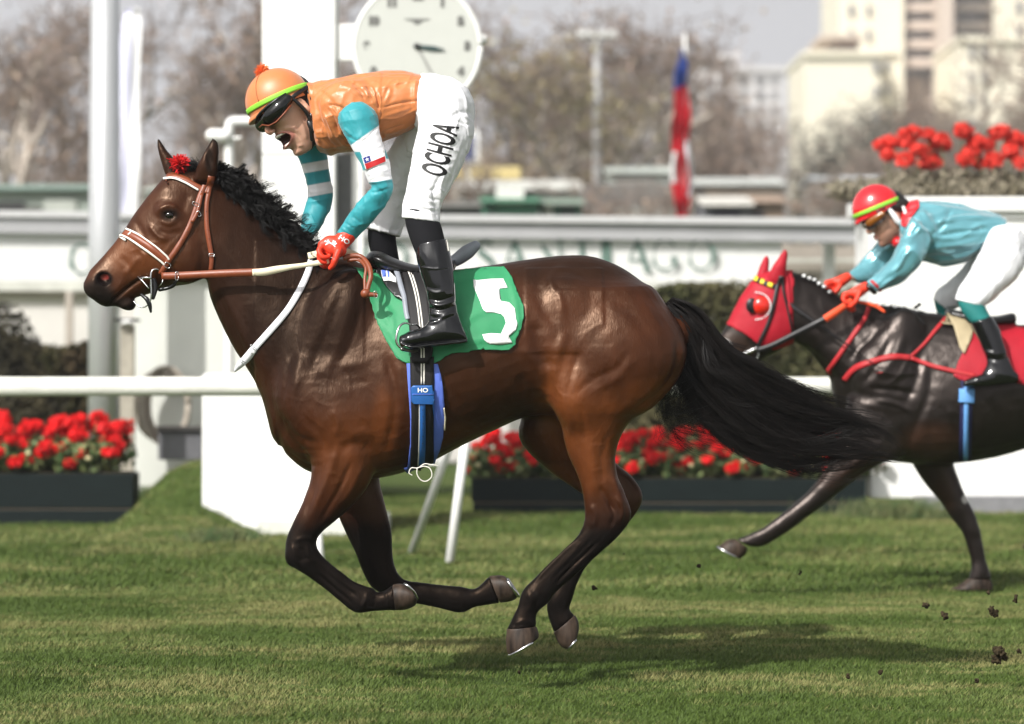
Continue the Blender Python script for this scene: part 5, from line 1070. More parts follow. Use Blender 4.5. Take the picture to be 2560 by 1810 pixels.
m2_ = empty('person', W(2440, 640, Y2), 'crouching jockey in pale blue silks and red helmet riding the dark horse', 'person')
F2 = Frame(2222, 545, Y2 - .01, 22, 12, 1.22)
S = Sculpt(.005, 7); head_prims(S, F2)
S.add(rtube([F2(-.02, 0, -.03), F2(-.06, 0, -.09), W(2275, 565, Y2)], [.062, .060, .08]), .03)
tor2 = yy([(2262, 512, 2248, 598, 0, .075), (2292, 503, 2262, 640, 0, .13), (2345, 505, 2312, 655, 0, .17), (2400, 513, 2360, 664, 0, .175), (2440, 522, 2408, 655, 0, .165), (2480, 533, 2448, 632, 0, .155), (2520, 556, 2470, 640, 0, .155)])
an2 = yy([(2270, 545, 2325, 610, -.18, .068), (2254, 592, 2308, 645, -.205, .062), (2232, 642, 2282, 677, -.21, .054), (2208, 668, 2256, 702, -.2, .05), (2188, 690, 2224, 720, -.185, .044), (2168, 706, 2195, 730, -.165, .038)])
af2 = yy([(2205, 590, 2260, 640, .16, .06), (2178, 622, 2222, 682, .18, .055), (2150, 654, 2186, 704, .16, .048), (2118, 682, 2146, 706, .12, .038)])
ln2 = yy([(2470, 580, 2548, 612, -.09, .12), (2460, 615, 2560, 652, -.13, .112), (2440, 652, 2544, 690, -.17, .105), (2418, 690, 2514, 720, -.205, .095), (2398, 722, 2482, 750, -.24, .082), (2389, 748, 2458, 768, -.26, .068)])
lf2 = yy([(2430, 640, 2500, 700, .12, .1), (2388, 690, 2440, 742, .2, .09), (2345, 724, 2392, 770, .25, .072), (2334, 748, 2370, 778, .27, .062)])
sn2 = yy([(2391, 745, 2462, 764, -.265, .06), (2402, 775, 2470, 780, -.28, .058), (2426, 808, 2478, 794, -.295, .055), (2445, 840, 2502, 830, -.31, .05)])
for l, k in ((tor2, .08), (an2, .12), (af2, .12), (ln2, .1), (lf2, .1), (sn2, .08)): S.add(loft(inner(l, k), 4, 20), .02)
S.add(loft(inner(yy([(2445, 840, 2502, 830, -.31, .05), (2468, 900, 2522, 900, -.33, .04), (2455, 935, 2535, 945, -.335, .036)]), .1), 3, 16), .02)
def fist2(S, w, p, a, b, c, t): fist(S, w, p, a, b, c, t, .0125)
P, Q = S.build(2); bo2 = mesh_obj('body', P, Q, M['face'], m2_)
Pl = np.array([[(Vector(p) - F2.o).dot(F2.f), (Vector(p) - F2.o).dot(F2.s), (Vector(p) - F2.o).dot(F2.u)] for p in P]) / F2.k
sk = np.tile(np.array([.46, .25, .17]), (len(P), 1)); sk = lerp(sk, (.30, .09, .07), blob((.097, 0, -.0595), (.02, .024, .013)) * .8); sk = lerp(sk, (.14, .075, .055), (1 - smooth01(Pl[:, 2], -.09, -.04)) * .55); sk = lerp(sk, (.01, .009, .008), (1 - smooth01(Pl[:, 0], -.05, -.03)) * (Pl[:, 2] > -.05)); colattr(bo2, sk)
M['paleteal'] = mat('pale_teal_satin', (.12, .36, .42), .24, 1.0, .3, noise=.05, sheen=.5, coat=.25, crough=.2)
S = Sculpt(.005, 7); S.add(loft(tor2[:-1] + yy([(2514, 546, 2476, 612, 0, .14)]), 5, 32, (.3, .05)), .03); S.add(ellipP(2292, 572, Y2 - .13, 42, 44, .07), .04); S.add(ellipP(2285, 572, Y2 + .13, 42, 44, .06), .04)
FOLD2 = [([(2330, 560), (2400, 545), (2480, 545)], 6, .016), ([(2340, 590), (2400, 580), (2470, 570)], 6, -.015), ([(2330, 620), (2390, 612), (2450, 600)], 6, .009), ([(2320, 640), (2380, 640), (2440, 625)], 5, -.007), ([(2380, 520), (2360, 560), (2330, 590)], 6, -.007), ([(2300, 520), (2330, 560), (2345, 600)], 6, .007)]
s2o, s2P, s2Q = sobj('silks', S, M['paleteal'], m2_, 2, [((1, 0, .1), .012, 17, 3, 11), lambda P, Q: strokes(P, Q, FOLD2, side=-1, ymid=Y2)])
S = Sculpt(.0045, 7); S.add(loft(an2, 5, 26, (.7, .1)), .02); sobj('sleeve', S, M['paleteal'], m2_, 2, [((-.6, .1, -.7), .014, 19, 3, 12)])
S = Sculpt(.0045, 7); S.add(loft(af2, 5, 26, (.7, .1)), .02); sobj('sleeve', S, M['paleteal'], m2_, 2, [((-.6, .1, -.7), .013, 19, 3, 13)])
M['redsatin'] = mat('red_satin', (.60, .012, .02), .3, .7)
shell('collar', s2P, s2Q, [(2255, 535), (2262, 502), (2298, 500), (2300, 520), (2280, 545), (2266, 570), (2256, 566)], .008, M['redsatin'], m2_, .006)
prim_obj('scarf', ellip(W(2243, 606, Y2 - .04), [(.03, 0, .01), (-.01, 0, .03), (0, .05, 0)]), M['redsatin'], m2_)
for (wr, pl, k1, k4, th) in (((2165, 717, -.165), (2142, 732, -.17), (2112, 738, -.175), (2122, 760, -.14), [(2150, 728, -.20), (2140, 752, -.21), (2128, 765, -.20)]), ((2118, 694, .11), (2098, 706, .10), (2068, 708, .09), (2078, 728, .11), [(2100, 715, .06), (2090, 728, .05), (2082, 735, .05)])):
    S = Sculpt(.0035, 7); Wt = lambda t: W(t[0], t[1], Y2 + t[2]); fist2(S, Wt(wr), Wt(pl), Wt(k1), Wt(k4), [(-.010, -.016, -.022), (.020, -.004, -.020), (.024, .010, .004)], [Wt(x) for x in th]); sobj('glove', S, M['glove'], m2_, 2)
for a, b, r in (((2182, 700, -.178), (2166, 728, -.17), .05), ((2134, 684, .12), (2122, 702, .115), .04)):
    pass
prim_obj('cuff_band', loft(yy([(2178, 698, 2206, 727, -.172, .044), (2172, 702, 2200, 731, -.170, .043)]), 2, 20, (.05, .05)), M['redstrap'], m2_); prim_obj('cuff_band', loft(yy([(2166, 705, 2194, 733, -.166, .042), (2158, 711, 2186, 738, -.164, .040)]), 2, 20, (.05, .05)), M['black'], m2_)
S = Sculpt(.005, 7); S.add(loft(yy([(2490, 552, 2452, 636, 0, .15), (2530, 570, 2478, 660, 0, .17), (2556, 610, 2500, 690, 0, .16)]), 4, 32, (.1, .7)), .03); S.add(loft(ln2, 5, 28, (.5, .05)), .05); S.add(loft(lf2, 5, 28, (.5, .05)), .05); S.add(ellipP(2515, 610, Y2 - .09, 46, 46, .09), .05); S.add(ellipP(2515, 610, Y2 + .09, 46, 46, .09), .05)
b2o, b2P, b2Q = sobj('breeches', S, M['white'], m2_, 2, [((-.5, .2, -.8), .004, 22, 3, 15)])
B2T = bvh(b2P, b2Q); M['greenink'] = mat('pale_green_lettering', (.25, .5, .4), .6)
text_decal('lettering', 'RODOLFO', 2455, 655, 19, 62, .85, B2T, .003, M['greenink'], b2o, step=8); text_decal('lettering', 'FLORES', 2482, 660, 19, 62, .85, B2T, .003, M['greenink'], b2o, step=8)
M['tealsock'] = mat('teal_sock', (.01, .16, .15), .7)
prim_obj('sock', loft(sn2[:3], 4, 24, (.2, .1)), M['tealsock'], m2_); prim_obj('sock', loft(yy([(2334, 745, 2372, 772, .27, .055), (2340, 775, 2385, 785, .275, .05), (2360, 830, 2400, 830, .29, .045)]), 4, 20, (.2, .1)), M['tealsock'], m2_)
S = Sculpt(.005, 7)
S.add(loft(yy([(2426, 808, 2478, 790, -.295, .060), (2440, 838, 2500, 825, -.305, .058), (2456, 872, 2514, 872, -.32, .048), (2468, 905, 2530, 912, -.33, .044), (2458, 930, 2541, 940, -.335, .042)]), 5, 26, (.03, .3)), .02)
S.add(loft(yy([(2541, 932, 2541, 956, -.335, .032), (2500, 922, 2500, 962, -.335, .04), (2455, 934, 2455, 966, -.34, .042), (2412, 950, 2412, 968, -.345, .03)]), 4, 24, (.5, .5)), .02)
sobj('boot', S, M['boot'], m2_, 1, [((-.3, .1, 1), .003, 18, 2, 16), lambda P, Q: strokes(P, Q, [([(2465, 895), (2500, 900), (2528, 892)], 5, -.006), ([(2462, 880), (2495, 884), (2520, 878)], 5, .006)], side=-1, ymid=Y2 - .33)])
M['redshell'] = mat('red_helmet_shell', (.60, .010, .018), .16, .6, noise=.03, coat=.7, crough=.05)
h_2 = helmet(m2_, 2192, 522, Y2 - .01, 22.5, 62, 62, .118, -6, M['redshell'], M['lime'], brim=4)
g2o = empty('goggles', F2(.09, 0, .02), 'amber lens goggles on the second jockey in the red helmet', 'goggles'); M['amber'] = mat('amber_lens', (.22, .07, .005), .08, .7, coat=.5)
S = Sculpt(.0035, 7); S.add(rtube([F2(.05, .078, .028), F2(.078, .060, .020), F2(.100, .036, .012), F2(.106, .010, .012), F2(.106, -.010, .012), F2(.098, -.036, .012)], [.016 * F2.k, .022 * F2.k, .024 * F2.k, .016 * F2.k, .016 * F2.k, .022 * F2.k], 16), .01); p_, q_ = S.build(2)
prim_obj('lens', (p_, q_, np.zeros((0, 3), int)), M['amber'], g2o)
prim_obj('frame', tube([F2(.045, .090, .010), F2(.078, .078, -.004), F2(.104, .056, -.010), F2(.120, .034, -.008), F2(.124, .012, .004)], .005, 8), M['black'], g2o); prim_obj('frame', tube([F2(.030, .086, .048), F2(.066, .078, .046), F2(.098, .054, .040), F2(.118, .028, .036), F2(.124, 0, .032)], .009, 8), M['black'], g2o)
prim_obj('strap', tube([F2(.05, .080, .03), F2(.02, .088, .034), F2(-.02, .088, .038)], .012, 8, .4), M['black'], g2o)
prim_obj('chin_strap', merge_t([rtube([F2(.012, .086, .030), F2(.004, .088, .000), F2(-.004, .084, -.030), F2(-.020, .078, -.055)], [.012, .016, .017, .012]), rtube([F2(-.055, .078, .02), F2(-.052, .082, -.01), F2(-.045, .080, -.035), F2(-.025, .076, -.055)], [.008, .010, .012, .012])]), M['whiteink'], m2_)
prim_obj('helmet_liner', F2.ell((-.025, 0, .035), (.088, .083, .045)), M['hairp'], m2_)
# ------------------------------------------------------------ setting
def mixmat(name, build):
    m = bpy.data.materials.new(name); m.use_nodes = True; build(m.node_tree, m.node_tree.nodes['Principled BSDF']); return m
def turf(nt, b):
    n, l = nt.nodes, nt.links; tc = n.new('ShaderNodeTexCoord')
    def nz(scale, st, det=6):
        mp = n.new('ShaderNodeMapping'); mp.inputs['Scale'].default_value = st; l.new(tc.outputs['Object'], mp.inputs[0])
        t = n.new('ShaderNodeTexNoise'); t.inputs['Scale'].default_value = scale; t.inputs['Detail'].default_value = det; l.new(mp.outputs[0], t.inputs[0]); return t
    a = nz(1.2, (.6, 1.3, 1)); c = nz(9, (.5, 1.5, 1)); d = nz(60, (.6, 1, 1))
    r = n.new('ShaderNodeValToRGB'); r.color_ramp.elements[0].position = .36; r.color_ramp.elements[0].color = (.04, .065, .014, 1); r.color_ramp.elements[1].position = .68; r.color_ramp.elements[1].color = (.14, .14, .055, 1)
    e = r.color_ramp.elements.new(.52); e.color = (.065, .10, .022, 1)
    ad = n.new('ShaderNodeMath'); ad.operation = 'MULTIPLY_ADD'; ad.inputs[1].default_value = .45; l.new(c.outputs[0], ad.inputs[0]); m2 = n.new('ShaderNodeMath'); m2.operation = 'MULTIPLY'; m2.inputs[1].default_value = .55
    l.new(a.outputs[0], m2.inputs[0]); l.new(m2.outputs[0], ad.inputs[2]); l.new(ad.outputs[0], r.inputs[0]); l.new(r.outputs[0], b.inputs['Base Color'])
    bu = n.new('ShaderNodeBump'); bu.inputs['Distance'].default_value = .03; l.new(d.outputs[0], bu.inputs['Height']); l.new(bu.outputs[0], b.inputs['Normal']); b.inputs['Roughness'].default_value = .9; b.inputs['Specular IOR Level'].default_value = .1
M['turf'] = mixmat('turf', turf)
# ground: one gently uneven sheet to the horizon
xs = np.concatenate([[-900, -300, -80, -30], np.linspace(-12, -4, 20), np.linspace(-3.9, -1.5, 33), np.linspace(-1.3, 12, 40), [30, 80, 300, 900]]); ys = np.concatenate([[-13, -6], np.linspace(-3, 22, 101), [30, 45, 80, 200, 600, 1500]])
X, Y = np.meshgrid(xs, ys); pz = np.stack([X.ravel(), Y.ravel(), np.zeros(X.size)], -1)
def gz(x, y):
    p = np.stack([x * .5, y * .5, x * 0], -1); b = .43 * smooth01(y, 9.3, 11.6) * (1 - smooth01(y, 15.5, 17)) * smooth01(x, -3.15, -2.62) * (1 - smooth01(x, -2.42, -1.86)); return b + ((vnoise(p) - .5) * .05 + (vnoise(p * 4.3) - .5) * .02) * ((np.abs(x) < 12) & (y > -3) & (y < 22))
pz[:, 2] = gz(pz[:, 0], pz[:, 1]) - .012
i = np.arange(X.size).reshape(X.shape); q = np.stack([i[:-1, :-1], i[:-1, 1:], i[1:, 1:], i[1:, :-1]], -1).reshape(-1, 4)
g = mesh_obj('ground', pz, q, M['turf']); g['kind'] = 'structure'
# grass blades
def bladefield(name, n, y0, y1, hgt, wid, seed):
    r = np.random.default_rng(seed); d0, d1 = D0 + y0, D0 + y1; d = np.sqrt(r.uniform(d0 ** 2, d1 ** 2, n)); x = r.uniform(-1, 1, n) * (d * 1280 / FP * 1.08 + .15)
    y = d - D0; z = gz(x, y) - .012
    clump = vnoise(np.stack([x * 5, y * 5, x * 0], -1)); clump2 = vnoise(np.stack([x * .9, y * 1.6, x * 0 + 4], -1)); clump3 = vnoise(np.stack([x * 3.2, y * 9, x * 0 + 9], -1)) * .6 + vnoise(np.stack([x * 11, y * 20, x * 0 + 2], -1)) * .4
    h = hgt * (.55 + .9 * clump) * r.uniform(.6, 1.25, n); a = r.uniform(0, 6.28, n); lean = r.uniform(.3, 1.3, n) * h; la = r.uniform(0, 6.28, n)
    b0 = np.stack([x - np.cos(a) * wid, y - np.sin(a) * wid, z], -1); b1 = np.stack([x + np.cos(a) * wid, y + np.sin(a) * wid, z], -1); t = np.stack([x + np.cos(la) * lean + .25 * h, y + np.sin(la) * lean, z + h], -1)
    P = np.stack([b0, b1, t], 1).reshape(-1, 3); o = mesh_obj(name, P, np.arange(3 * n).reshape(-1, 3), M['blade'], smooth=False)
    g1, g2, g3, g4 = np.array((.066, .104, .018)), np.array((.112, .152, .038)), np.array((.26, .235, .095)), np.array((.042, .068, .014))
    tt = np.clip((clump2 - .42) * 3.2 + .3 + r.normal(0, .15, n), 0, 1)[:, None]; c = g1 * (1 - tt) + g2 * tt; k = np.clip((clump3 * .7 + clump2 * .3 - .52) * 5 + r.normal(0, .3, n), 0, 1)[:, None] * .8; c = c * (1 - k) + g3 * k
    k = (r.random(n) < .15)[:, None]; c = np.where(k, g4, c); colattr(o, np.repeat(c, 3, 0)); tag(o, kind='stuff'); return o
M['blade'] = mat('grass_blade', rough=.6, spec=.2, noise=.1, attr=True)
bladefield('grass', 380000, -1.9, 4.5, .019, .0022, 31)
bladefield('grass', 230000, 4.5, 17, .030, .0042, 32)
# clods of turf thrown up
M['soil'] = mat('soil', (.035, .026, .014), .95, .1, noise=.4, nscale=60)
ORDC = ['leftmost of the upper row at lower right', 'just right of the leftmost upper one', 'middle sized, right of centre in the upper row', '', 'beside the largest clod at the edge', 'highest of those at the right edge', 'low, far left of the largest clod', 'lowest and smallest left of the largest', 'above the middle sized one', 'left of the dark horse reaching hoof shadow', 'between the two horses legs', 'below the hind hooves of the bay horse', 'right of the bay hind legs', 'beneath the dark horse standing leg', 'bottom right corner', 'just right of the bay hind fetlock']
for k, (a, b, y, r) in enumerate([(2316, 1515, .3, 11), (2362, 1537, .2, 12), (2484, 1532, .1, 16), (2510, 1640, -.3, 26), (2549, 1628, -.3, 9), (2540, 1500, .2, 8), (2200, 1684, .1, 7), (2120, 1690, .0, 4), (2470, 1480, .4, 5), (1745, 1418, .8, 4), (2000, 1430, 1.0, 6), (1295, 1680, -.2, 4), (1560, 1385, .4, 3), (2345, 1430, .8, 5), (2440, 1700, -.3, 6), (1490, 1470, .6, 6)]):
    S = Sculpt(.003, 5); r_ = np.random.default_rng(k + 70); c0 = np.array(W(a, b, y)); rr = r * .8 * (D0 + y) / FP
    for _ in range(4): S.add(ellip(c0 + r_.normal(0, rr * .45, 3), np.diag(rr * r_.uniform(.4, .8, 3)), 12, 8), .004)
    p_, q_ = S.build(0); p_ = p_ + normals(p_, q_) * ((vnoise(p_ * 110) - .5) * .022 + (vnoise(p_ * 260) - .5) * .012)[:, None]
    o = mesh_obj('turf_clod', p_, q_, M['soil']); big = r > 20
    tag(o, 'largest dark clod of soil in the air, low at the right' if big else ('small clod of soil in the air, ' + ORDC[k]), 'clod', 'clods of turf thrown up by the hooves')
# ---- white running rail
M['paint'] = mat('white_paint', (.80, .80, .78), .45, .4, noise=.04, bump=.0008, bscale=30); M['offwhite'] = mat('off_white_wall', (.66, .67, .62), .7, .2, noise=.05, nscale=3, bump=.001)
M['paintdirty'] = mat('worn_white_paint', (.66, .66, .60), .5, .4, noise=.12, nscale=6)
rl = empty('running_rail', W(600, 966, 7), 'round white running rail on slanted legs behind the horses', 'rail')
prim_obj('tube', tube([W(-250, 966, 7), W(900, 966, 7), W(1800, 966, 7), W(3000, 966, 7)], .0605, 24), M['paintdirty'], rl)
def leg(top, bot, r): return prim_obj('leg', tube([top, bot], r, 16), M['paint'], rl)
leg(W(1180, 980, 7.0), W(1124, 1407, 6.83), .030); leg(W(1165, 1000, 7.3), W(1030, 1380, 7.9), .027)
leg(W(790, 1295, 6.95), W(800, 1405, 6.8), .030); leg(W(2650, 980, 7.0), W(2600, 1407, 6.83), .030)
# ---- finish post with clock
DP = 22.5
post = empty('finish_post', W(750, 905 + CZ * FP / DP, DP - D0), 'tall square white finish post on a wide white plinth beside the round clock', 'post')
o = prim_obj('shaft', boxP(655, -320, 838, 1000, DP, .52), M['paint'], post, False); bevel(o, .012)
o = prim_obj('plinth', boxP(505, 935, 900, 1345, DP - .05, .9), M['paint'], post, False); bevel(o, .015)
o = prim_obj('base_slab', boxP(640, 1300, 960, 1375, DP - .5, 1.2), M['paintdirty'], post, False); bevel(o, .01)
o = prim_obj('side_panel', boxP(815, 385, 890, 900, DP + .25, .2), mat('grey_panel', (.16, .16, .16), .6), post, False)
o = prim_obj('side_column', boxP(880, 385, 908, 1100, DP + .2, .09), M['paint'], post, False)
prim_obj('joint', boxP(654, 383, 840, 387, DP - .003, .01), mat('joint_line', (.35, .35, .34), .8), post, False)
ck = empty('clock', W(1043, 116, DP - D0 - .1), 'large round white clock face with dark hands on the finish post', 'clock')
kc = W(1043, 116, DP - D0 - .1); R_ = 157 * DP / FP; M['dial'] = mat('clock_dial', (.52, .53, .49), .5, noise=.02); M['casing'] = mat('clock_casing', (.66, .66, .64), .4); M['mark'] = mat('clock_marks', (.15, .15, .14), .6)
def disc(r, y0, y1, seg=64, cx=kc[0], cz=kc[2]):
    t = np.linspace(0, 2 * np.pi, seg, endpoint=False); rings = [[(cx + r * math.cos(a), y, cz + r * math.sin(a)) for a in t] for y in (y0, y1)]; return ring_mesh(np.array(rings))
o = prim_obj('casing', [disc(R_ * 1.0, kc[1] + .02, kc[1] + .16)], M['casing'], ck, False)
t = np.linspace(0, 2 * np.pi, 65)
prim_obj('rim', tube([(kc[0] + R_ * math.cos(a), kc[1] + .02, kc[2] + R_ * math.sin(a)) for a in t], .020, 10), M['paint'], ck)
prim_obj('dial', disc(R_ * .965, kc[1] + .005, kc[1] + .019), M['dial'], ck, False)
def clockm(a, r, w_, h, y=-.004):
    c, s = math.sin(a), math.cos(a); cx, cz = kc[0] + r * c, kc[2] + r * s; return (cx, cz)
for hr in range(12):
    a = hr * math.pi / 6; bm = text_bm(str(hr or 12), R_ * .17, 0, .01); cx, cz = kc[0] + R_ * .80 * math.sin(a), kc[2] + R_ * .80 * math.cos(a)
    pts = [(cx + v.co.x, kc[1] + .001, cz + v.co.y) for v in bm.verts]; bm.verts.index_update(); mesh_obj('numeral', pts, [[v.index for v in f.verts] for f in bm.faces], M['mark'], ck, False); bm.free()
def hand(name, a, L, w0, w1, m, y, tail=.03):
    dx, dz = math.sin(a), math.cos(a); nx, nz_ = dz, -dx
    p = [(kc[0] + dx * s + nx * w_, y + dy, kc[2] + dz * s + nz_ * w_) for dy in (0, .006) for s, w_ in ((-tail, w0), (-tail, -w0), (L * .6, -w1), (L, -.002), (L, .002), (L * .6, w1))]
    mesh_obj(name, p, [(0, 1, 2, 3, 4, 5), (11, 10, 9, 8, 7, 6)] + [(i, i + 6, (i + 1) % 6 + 6, (i + 1) % 6) for i in range(6)], m, ck, False)
hand('hour_hand', math.radians(97), R_ * .44, .010, .018, mat('hand_dark', (.03, .06, .06), .5), kc[1] - .012); hand('minute_hand', math.radians(152), R_ * .72, .006, .012, mat('hand_grey', (.30, .30, .28), .5), kc[1] - .004)
prim_obj('hub', disc(.022, kc[1] - .02, kc[1]), M['black'], ck)
pts = [(kc[0] + x * R_, kc[1] + .001, kc[2] + z * R_) for x, z in ((-.20, .44), (.20, .44), (.20, .425), (.08, .40), (.03, .35), (-.03, .35), (-.08, .40), (-.20, .425))]
mesh_obj('emblem', pts, [range(8)], M['mark'], ck, False)
prim_obj('bracket', boxP(836, 60, 900, 150, DP + .05, .1), M['paint'], ck, False)
prim_obj('side_lamp', merge_t([disc(.035, kc[1] + .02, kc[1] + .14, 20, W(1207, 100, 0)[0] * 0 + W(1207, 100, DP - D0)[0], W(1207, 100, DP - D0)[2])]), M['casing'], ck)
# camera arm left of the post
ca = empty('camera_mount', W(572, 640, DP - D0 + 3), 'white bent pipe mount with a small round camera left of the finish post', 'camera mount')
kd = DP + 3 - D0
prim_obj('pipe', rtube([W(573, 1000, kd), W(573, 420, kd), W(573, 325, kd), W(580, 305, kd), W(600, 303, kd), W(660, 303, kd)], [.042] * 6, 14, 6), M['paint'], ca)
prim_obj('camera', rtube([W(530, 338, kd - .05), W(562, 340, kd - .05)], [.055, .06]), M['paint'], ca); prim_obj('bracket', rtube([W(545, 350, kd), W(600, 345, kd - .05)], [.02, .014]), M['paint'], ca)
# ---- cabin wall, hose, lamp post left of the plinth
cb = empty('utility_cabin', W(500, 1240, 15.2), 'off white cabin wall behind the plinth with a coiled hose on it', 'cabin')
o = prim_obj('wall', boxP(336, 690, 760, 1262, 27.2, 1.8), M['offwhite'], cb, False); bevel(o, .02)
o = prim_obj('roof', boxP(328, 678, 768, 692, 27.1, 2.0), M['paintdirty'], cb, False)
M['hose'] = mat('beige_hose', (.33, .29, .24), .6); hs_ = empty('garden_hose', W(420, 1020, 15.05), 'beige hose coiled on a bracket on the cabin wall', 'hose')
for k, (rx, rz, dx) in enumerate(((60, 88, 0), (54, 80, 6), (66, 82, -6), (48, 74, 10), (58, 92, 4))):
    prim_obj('coil', tube([W(410 + dx + rx * math.cos(a), 1010 + rz * math.sin(a) + (8 if math.sin(a) > 0 else 0), 15.0 - .03 * k) for a in np.linspace(0, 2 * np.pi, 40)], .022, 8), M['hose'], hs_)
prim_obj('bracket', boxP(395, 925, 425, 960, 27.1, .1), M['darksteel'], hs_, False)
lp = empty('bollard_lamp', W(312, 1200, 13.8), 'beige post with a dark cap and small lamp beside the silver pole', 'lamp post')
o = prim_obj('post', boxP(300, 812, 334, 1240, 25.9, .12), mat('beige_post', (.36, .33, .27), .7), lp, False); o = prim_obj('cap', boxP(286, 796, 342, 804, 25.8, .25), M['black'], lp, False); prim_obj('lamp', ellip(W(318, 806, 13.75), [(.05, 0, 0), (0, 0, .022), (0, .05, 0)]), M['paint'], lp)
for k, (a, b, c) in enumerate(((480, 1090, 26), (440, 1085, 48))):
    pass
vb = empty('valve_box', W(470, 1200, 14.4), 'dark low metal box on the ground below the hose', 'box'); o = prim_obj('housing', boxP(395, 1075, 505, 1150, 26.4, .3), mat('grey_housing', (.12, .12, .13), .6), vb, False); bevel(o, .01); prim_obj('lid', boxP(390, 1066, 510, 1075, 26.35, .4), M['darksteel'], vb, False)
# ---- silver pole
M['silver'] = mat('silver_pole', (.62, .63, .64), .32, metal=.55, noise=.05, stretch=(1, 1, .1)); M['silverdark'] = mat('pole_band', (.3, .31, .32), .4, metal=.6)
sp = empty('silver_pole', W(261, 1262, 14.4), 'thick silver metal pole at the left, taller than the picture', 'pole')
prim_obj('shaft', tube([W(261, 1262, 14.4), W(261, 600, 14.4), W(264, -400, 14.4)], [.146, .140, .118], 32), M['silver'], sp); prim_obj('collar', tube([W(261, 1225, 14.4), W(261, 1262, 14.4)], [.19, .19], 24), M['silverdark'], sp)
# ---- planters and geraniums
M['planter'] = mat('dark_green_boards', (.005, .010, .010), .6, .15, noise=.2, stretch=(.3, 1, 3)); M['planteredge'] = mat('board_edge', (.10, .075, .05), .7)
def planter(name, x0, x1, yt, yb, d, label):
    p = empty(name, W((x0 + x1) / 2, yb, d - D0), label, 'planter'); ym = yt + (yb - yt) * .66
    o = prim_obj('board', boxP(x0, yt, x1, ym - 2, d, .42), M['planter'], p, False); bevel(o, .006); o = prim_obj('board', boxP(x0 + 4, ym + 2, x1 - 3, yb, d, .42), M['planter'], p, False); bevel(o, .006)
    prim_obj('batten', boxP(x0 + 8, ym - 3, x1 - 8, ym + 3, d + .01, .3), M['planteredge'], p, False); prim_obj('soil', boxP(x0 + 10, yt - 3, x1 - 10, yt + 2, d + .04, .34), M['soil'], p, False); return p
planter('planter_box', -120, 332, 1184, 1318, 23.6, 'dark green wooden planter of red geraniums at the left edge'); planter('planter_box', 1178, 2165, 1197, 1288, 24.9, 'long dark green wooden planter of red geraniums behind the bay horse')
M['petal'] = mat('red_petal', (.72, .010, .012), .55, .25, noise=.25, nscale=30); M['petal2'] = mat('soft_red_petal', (.72, .05, .035), .55, .25, noise=.25, nscale=30)
M['leaf'] = mat('geranium_leaf', (.05, .10, .03), .55, .3, noise=.4, nscale=25, tint2=(.16, .17, .07)); M['greyleaf'] = mat('grey_foliage', (.27, .24, .18), .7, .2, noise=.4, nscale=15, tint2=(.17, .15, .10)); M['bud'] = mat('pale_bud', (.5, .45, .25), .6)
def quads_cloud(c, ax, n, size, seed, shell_=.5, flat=0.0):
    r = np.random.default_rng(seed); d = r.normal(size=(n, 3)); d /= np.linalg.norm(d, axis=1, keepdims=True); rad = r.uniform(shell_, 1, n)[:, None]; C = np.asarray(c) + d * rad @ np.asarray(ax)
    nn = d + r.normal(0, .7, (n, 3)); nn /= np.linalg.norm(nn, axis=1, keepdims=True); a = np.cross(nn, r.normal(size=(n, 3))); a /= np.linalg.norm(a, axis=1, keepdims=True); b = np.cross(nn, a); s = size * r.uniform(.6, 1.3, n)[:, None]
    P = np.stack([C - a * s, C - b * s * .8, C + a * s, C + b * s * .8 + nn * s * .3], 1).reshape(-1, 3); return P, np.arange(4 * n).reshape(-1, 4), np.zeros((0, 3), int)
def flower_head(parent, c, r, m, seed):
    return prim_obj('flower_head', [quads_cloud(c, np.diag((r, r, r * .78)), 150, r * .30, seed, .72)], m, parent, False)
def plant_proto(kind, seed):
    r = np.random.default_rng(seed); e = empty('geranium', (0, 0, 0)); pm = M['petal'] if kind < 2 else M['petal2']; big = kind == 2
    fo = [quads_cloud((0, 0, .13), np.diag((.19, .16, .13)), 260 if not big else 420, .030 if not big else .020, seed, .35)]
    o = prim_obj('foliage', fo, M['leaf'] if not big else M['greyleaf'], e, False)
    n = 11 if kind < 2 else 5; st = []
    for k in range(n):
        x = r.uniform(-.18, .18); y = r.uniform(-.17, .12); z = r.uniform(.15, .36) if not big else r.uniform(.27, .60)
        if kind < 2 and y < -.05: z = r.uniform(.08, .27)
        rr = r.uniform(.042, .058) * (1.45 if big else 1); flower_head(e, (x, y, z), rr, pm, seed * 10 + k); st.append(tube([(x * .4, y * .4, .05), (x * .8, y * .8, z * .6), (x, y, z)], .004, 5))
    prim_obj('stem', st[0], M['leaf'], e)
    for s_ in st[1:]: prim_obj('stem', s_, M['leaf'], e)
    if kind < 2: prim_obj('bud', ellip((r.uniform(-.1, .1), -.15, r.uniform(.12, .25)), np.diag((.022, .02, .016)), 8, 6), M['bud'], e)
    return e
def copy_tree(o, parent=None):
    c = o.copy(); COL.objects.link(c); c.parent = parent
    for ch in list(o.children): copy_tree(ch, c)
    return c
ORD = ['first','second','third','fourth','fifth','sixth','seventh','eighth','ninth','tenth','eleventh']
protos = [plant_proto(0, 3), plant_proto(1, 5), plant_proto(0, 8)]; tall = [plant_proto(2, 11), plant_proto(2, 14)]; used = set()
def put(ps, k, loc, rz, sc_, label, group):
    pr = ps[k % len(ps)]
    if pr.name in used: c = copy_tree(pr)
    else: used.add(pr.name); c = pr
    c.location = loc; c.rotation_euler = (0, 0, rz); c.scale = (sc_,) * 3; tag(c, label, 'flower', group); return c
rr_ = np.random.default_rng(9); GL = 'red geraniums in the left planter'; GR = 'red geraniums in the long planter'; GT_ = 'tall red geraniums on the white wall'
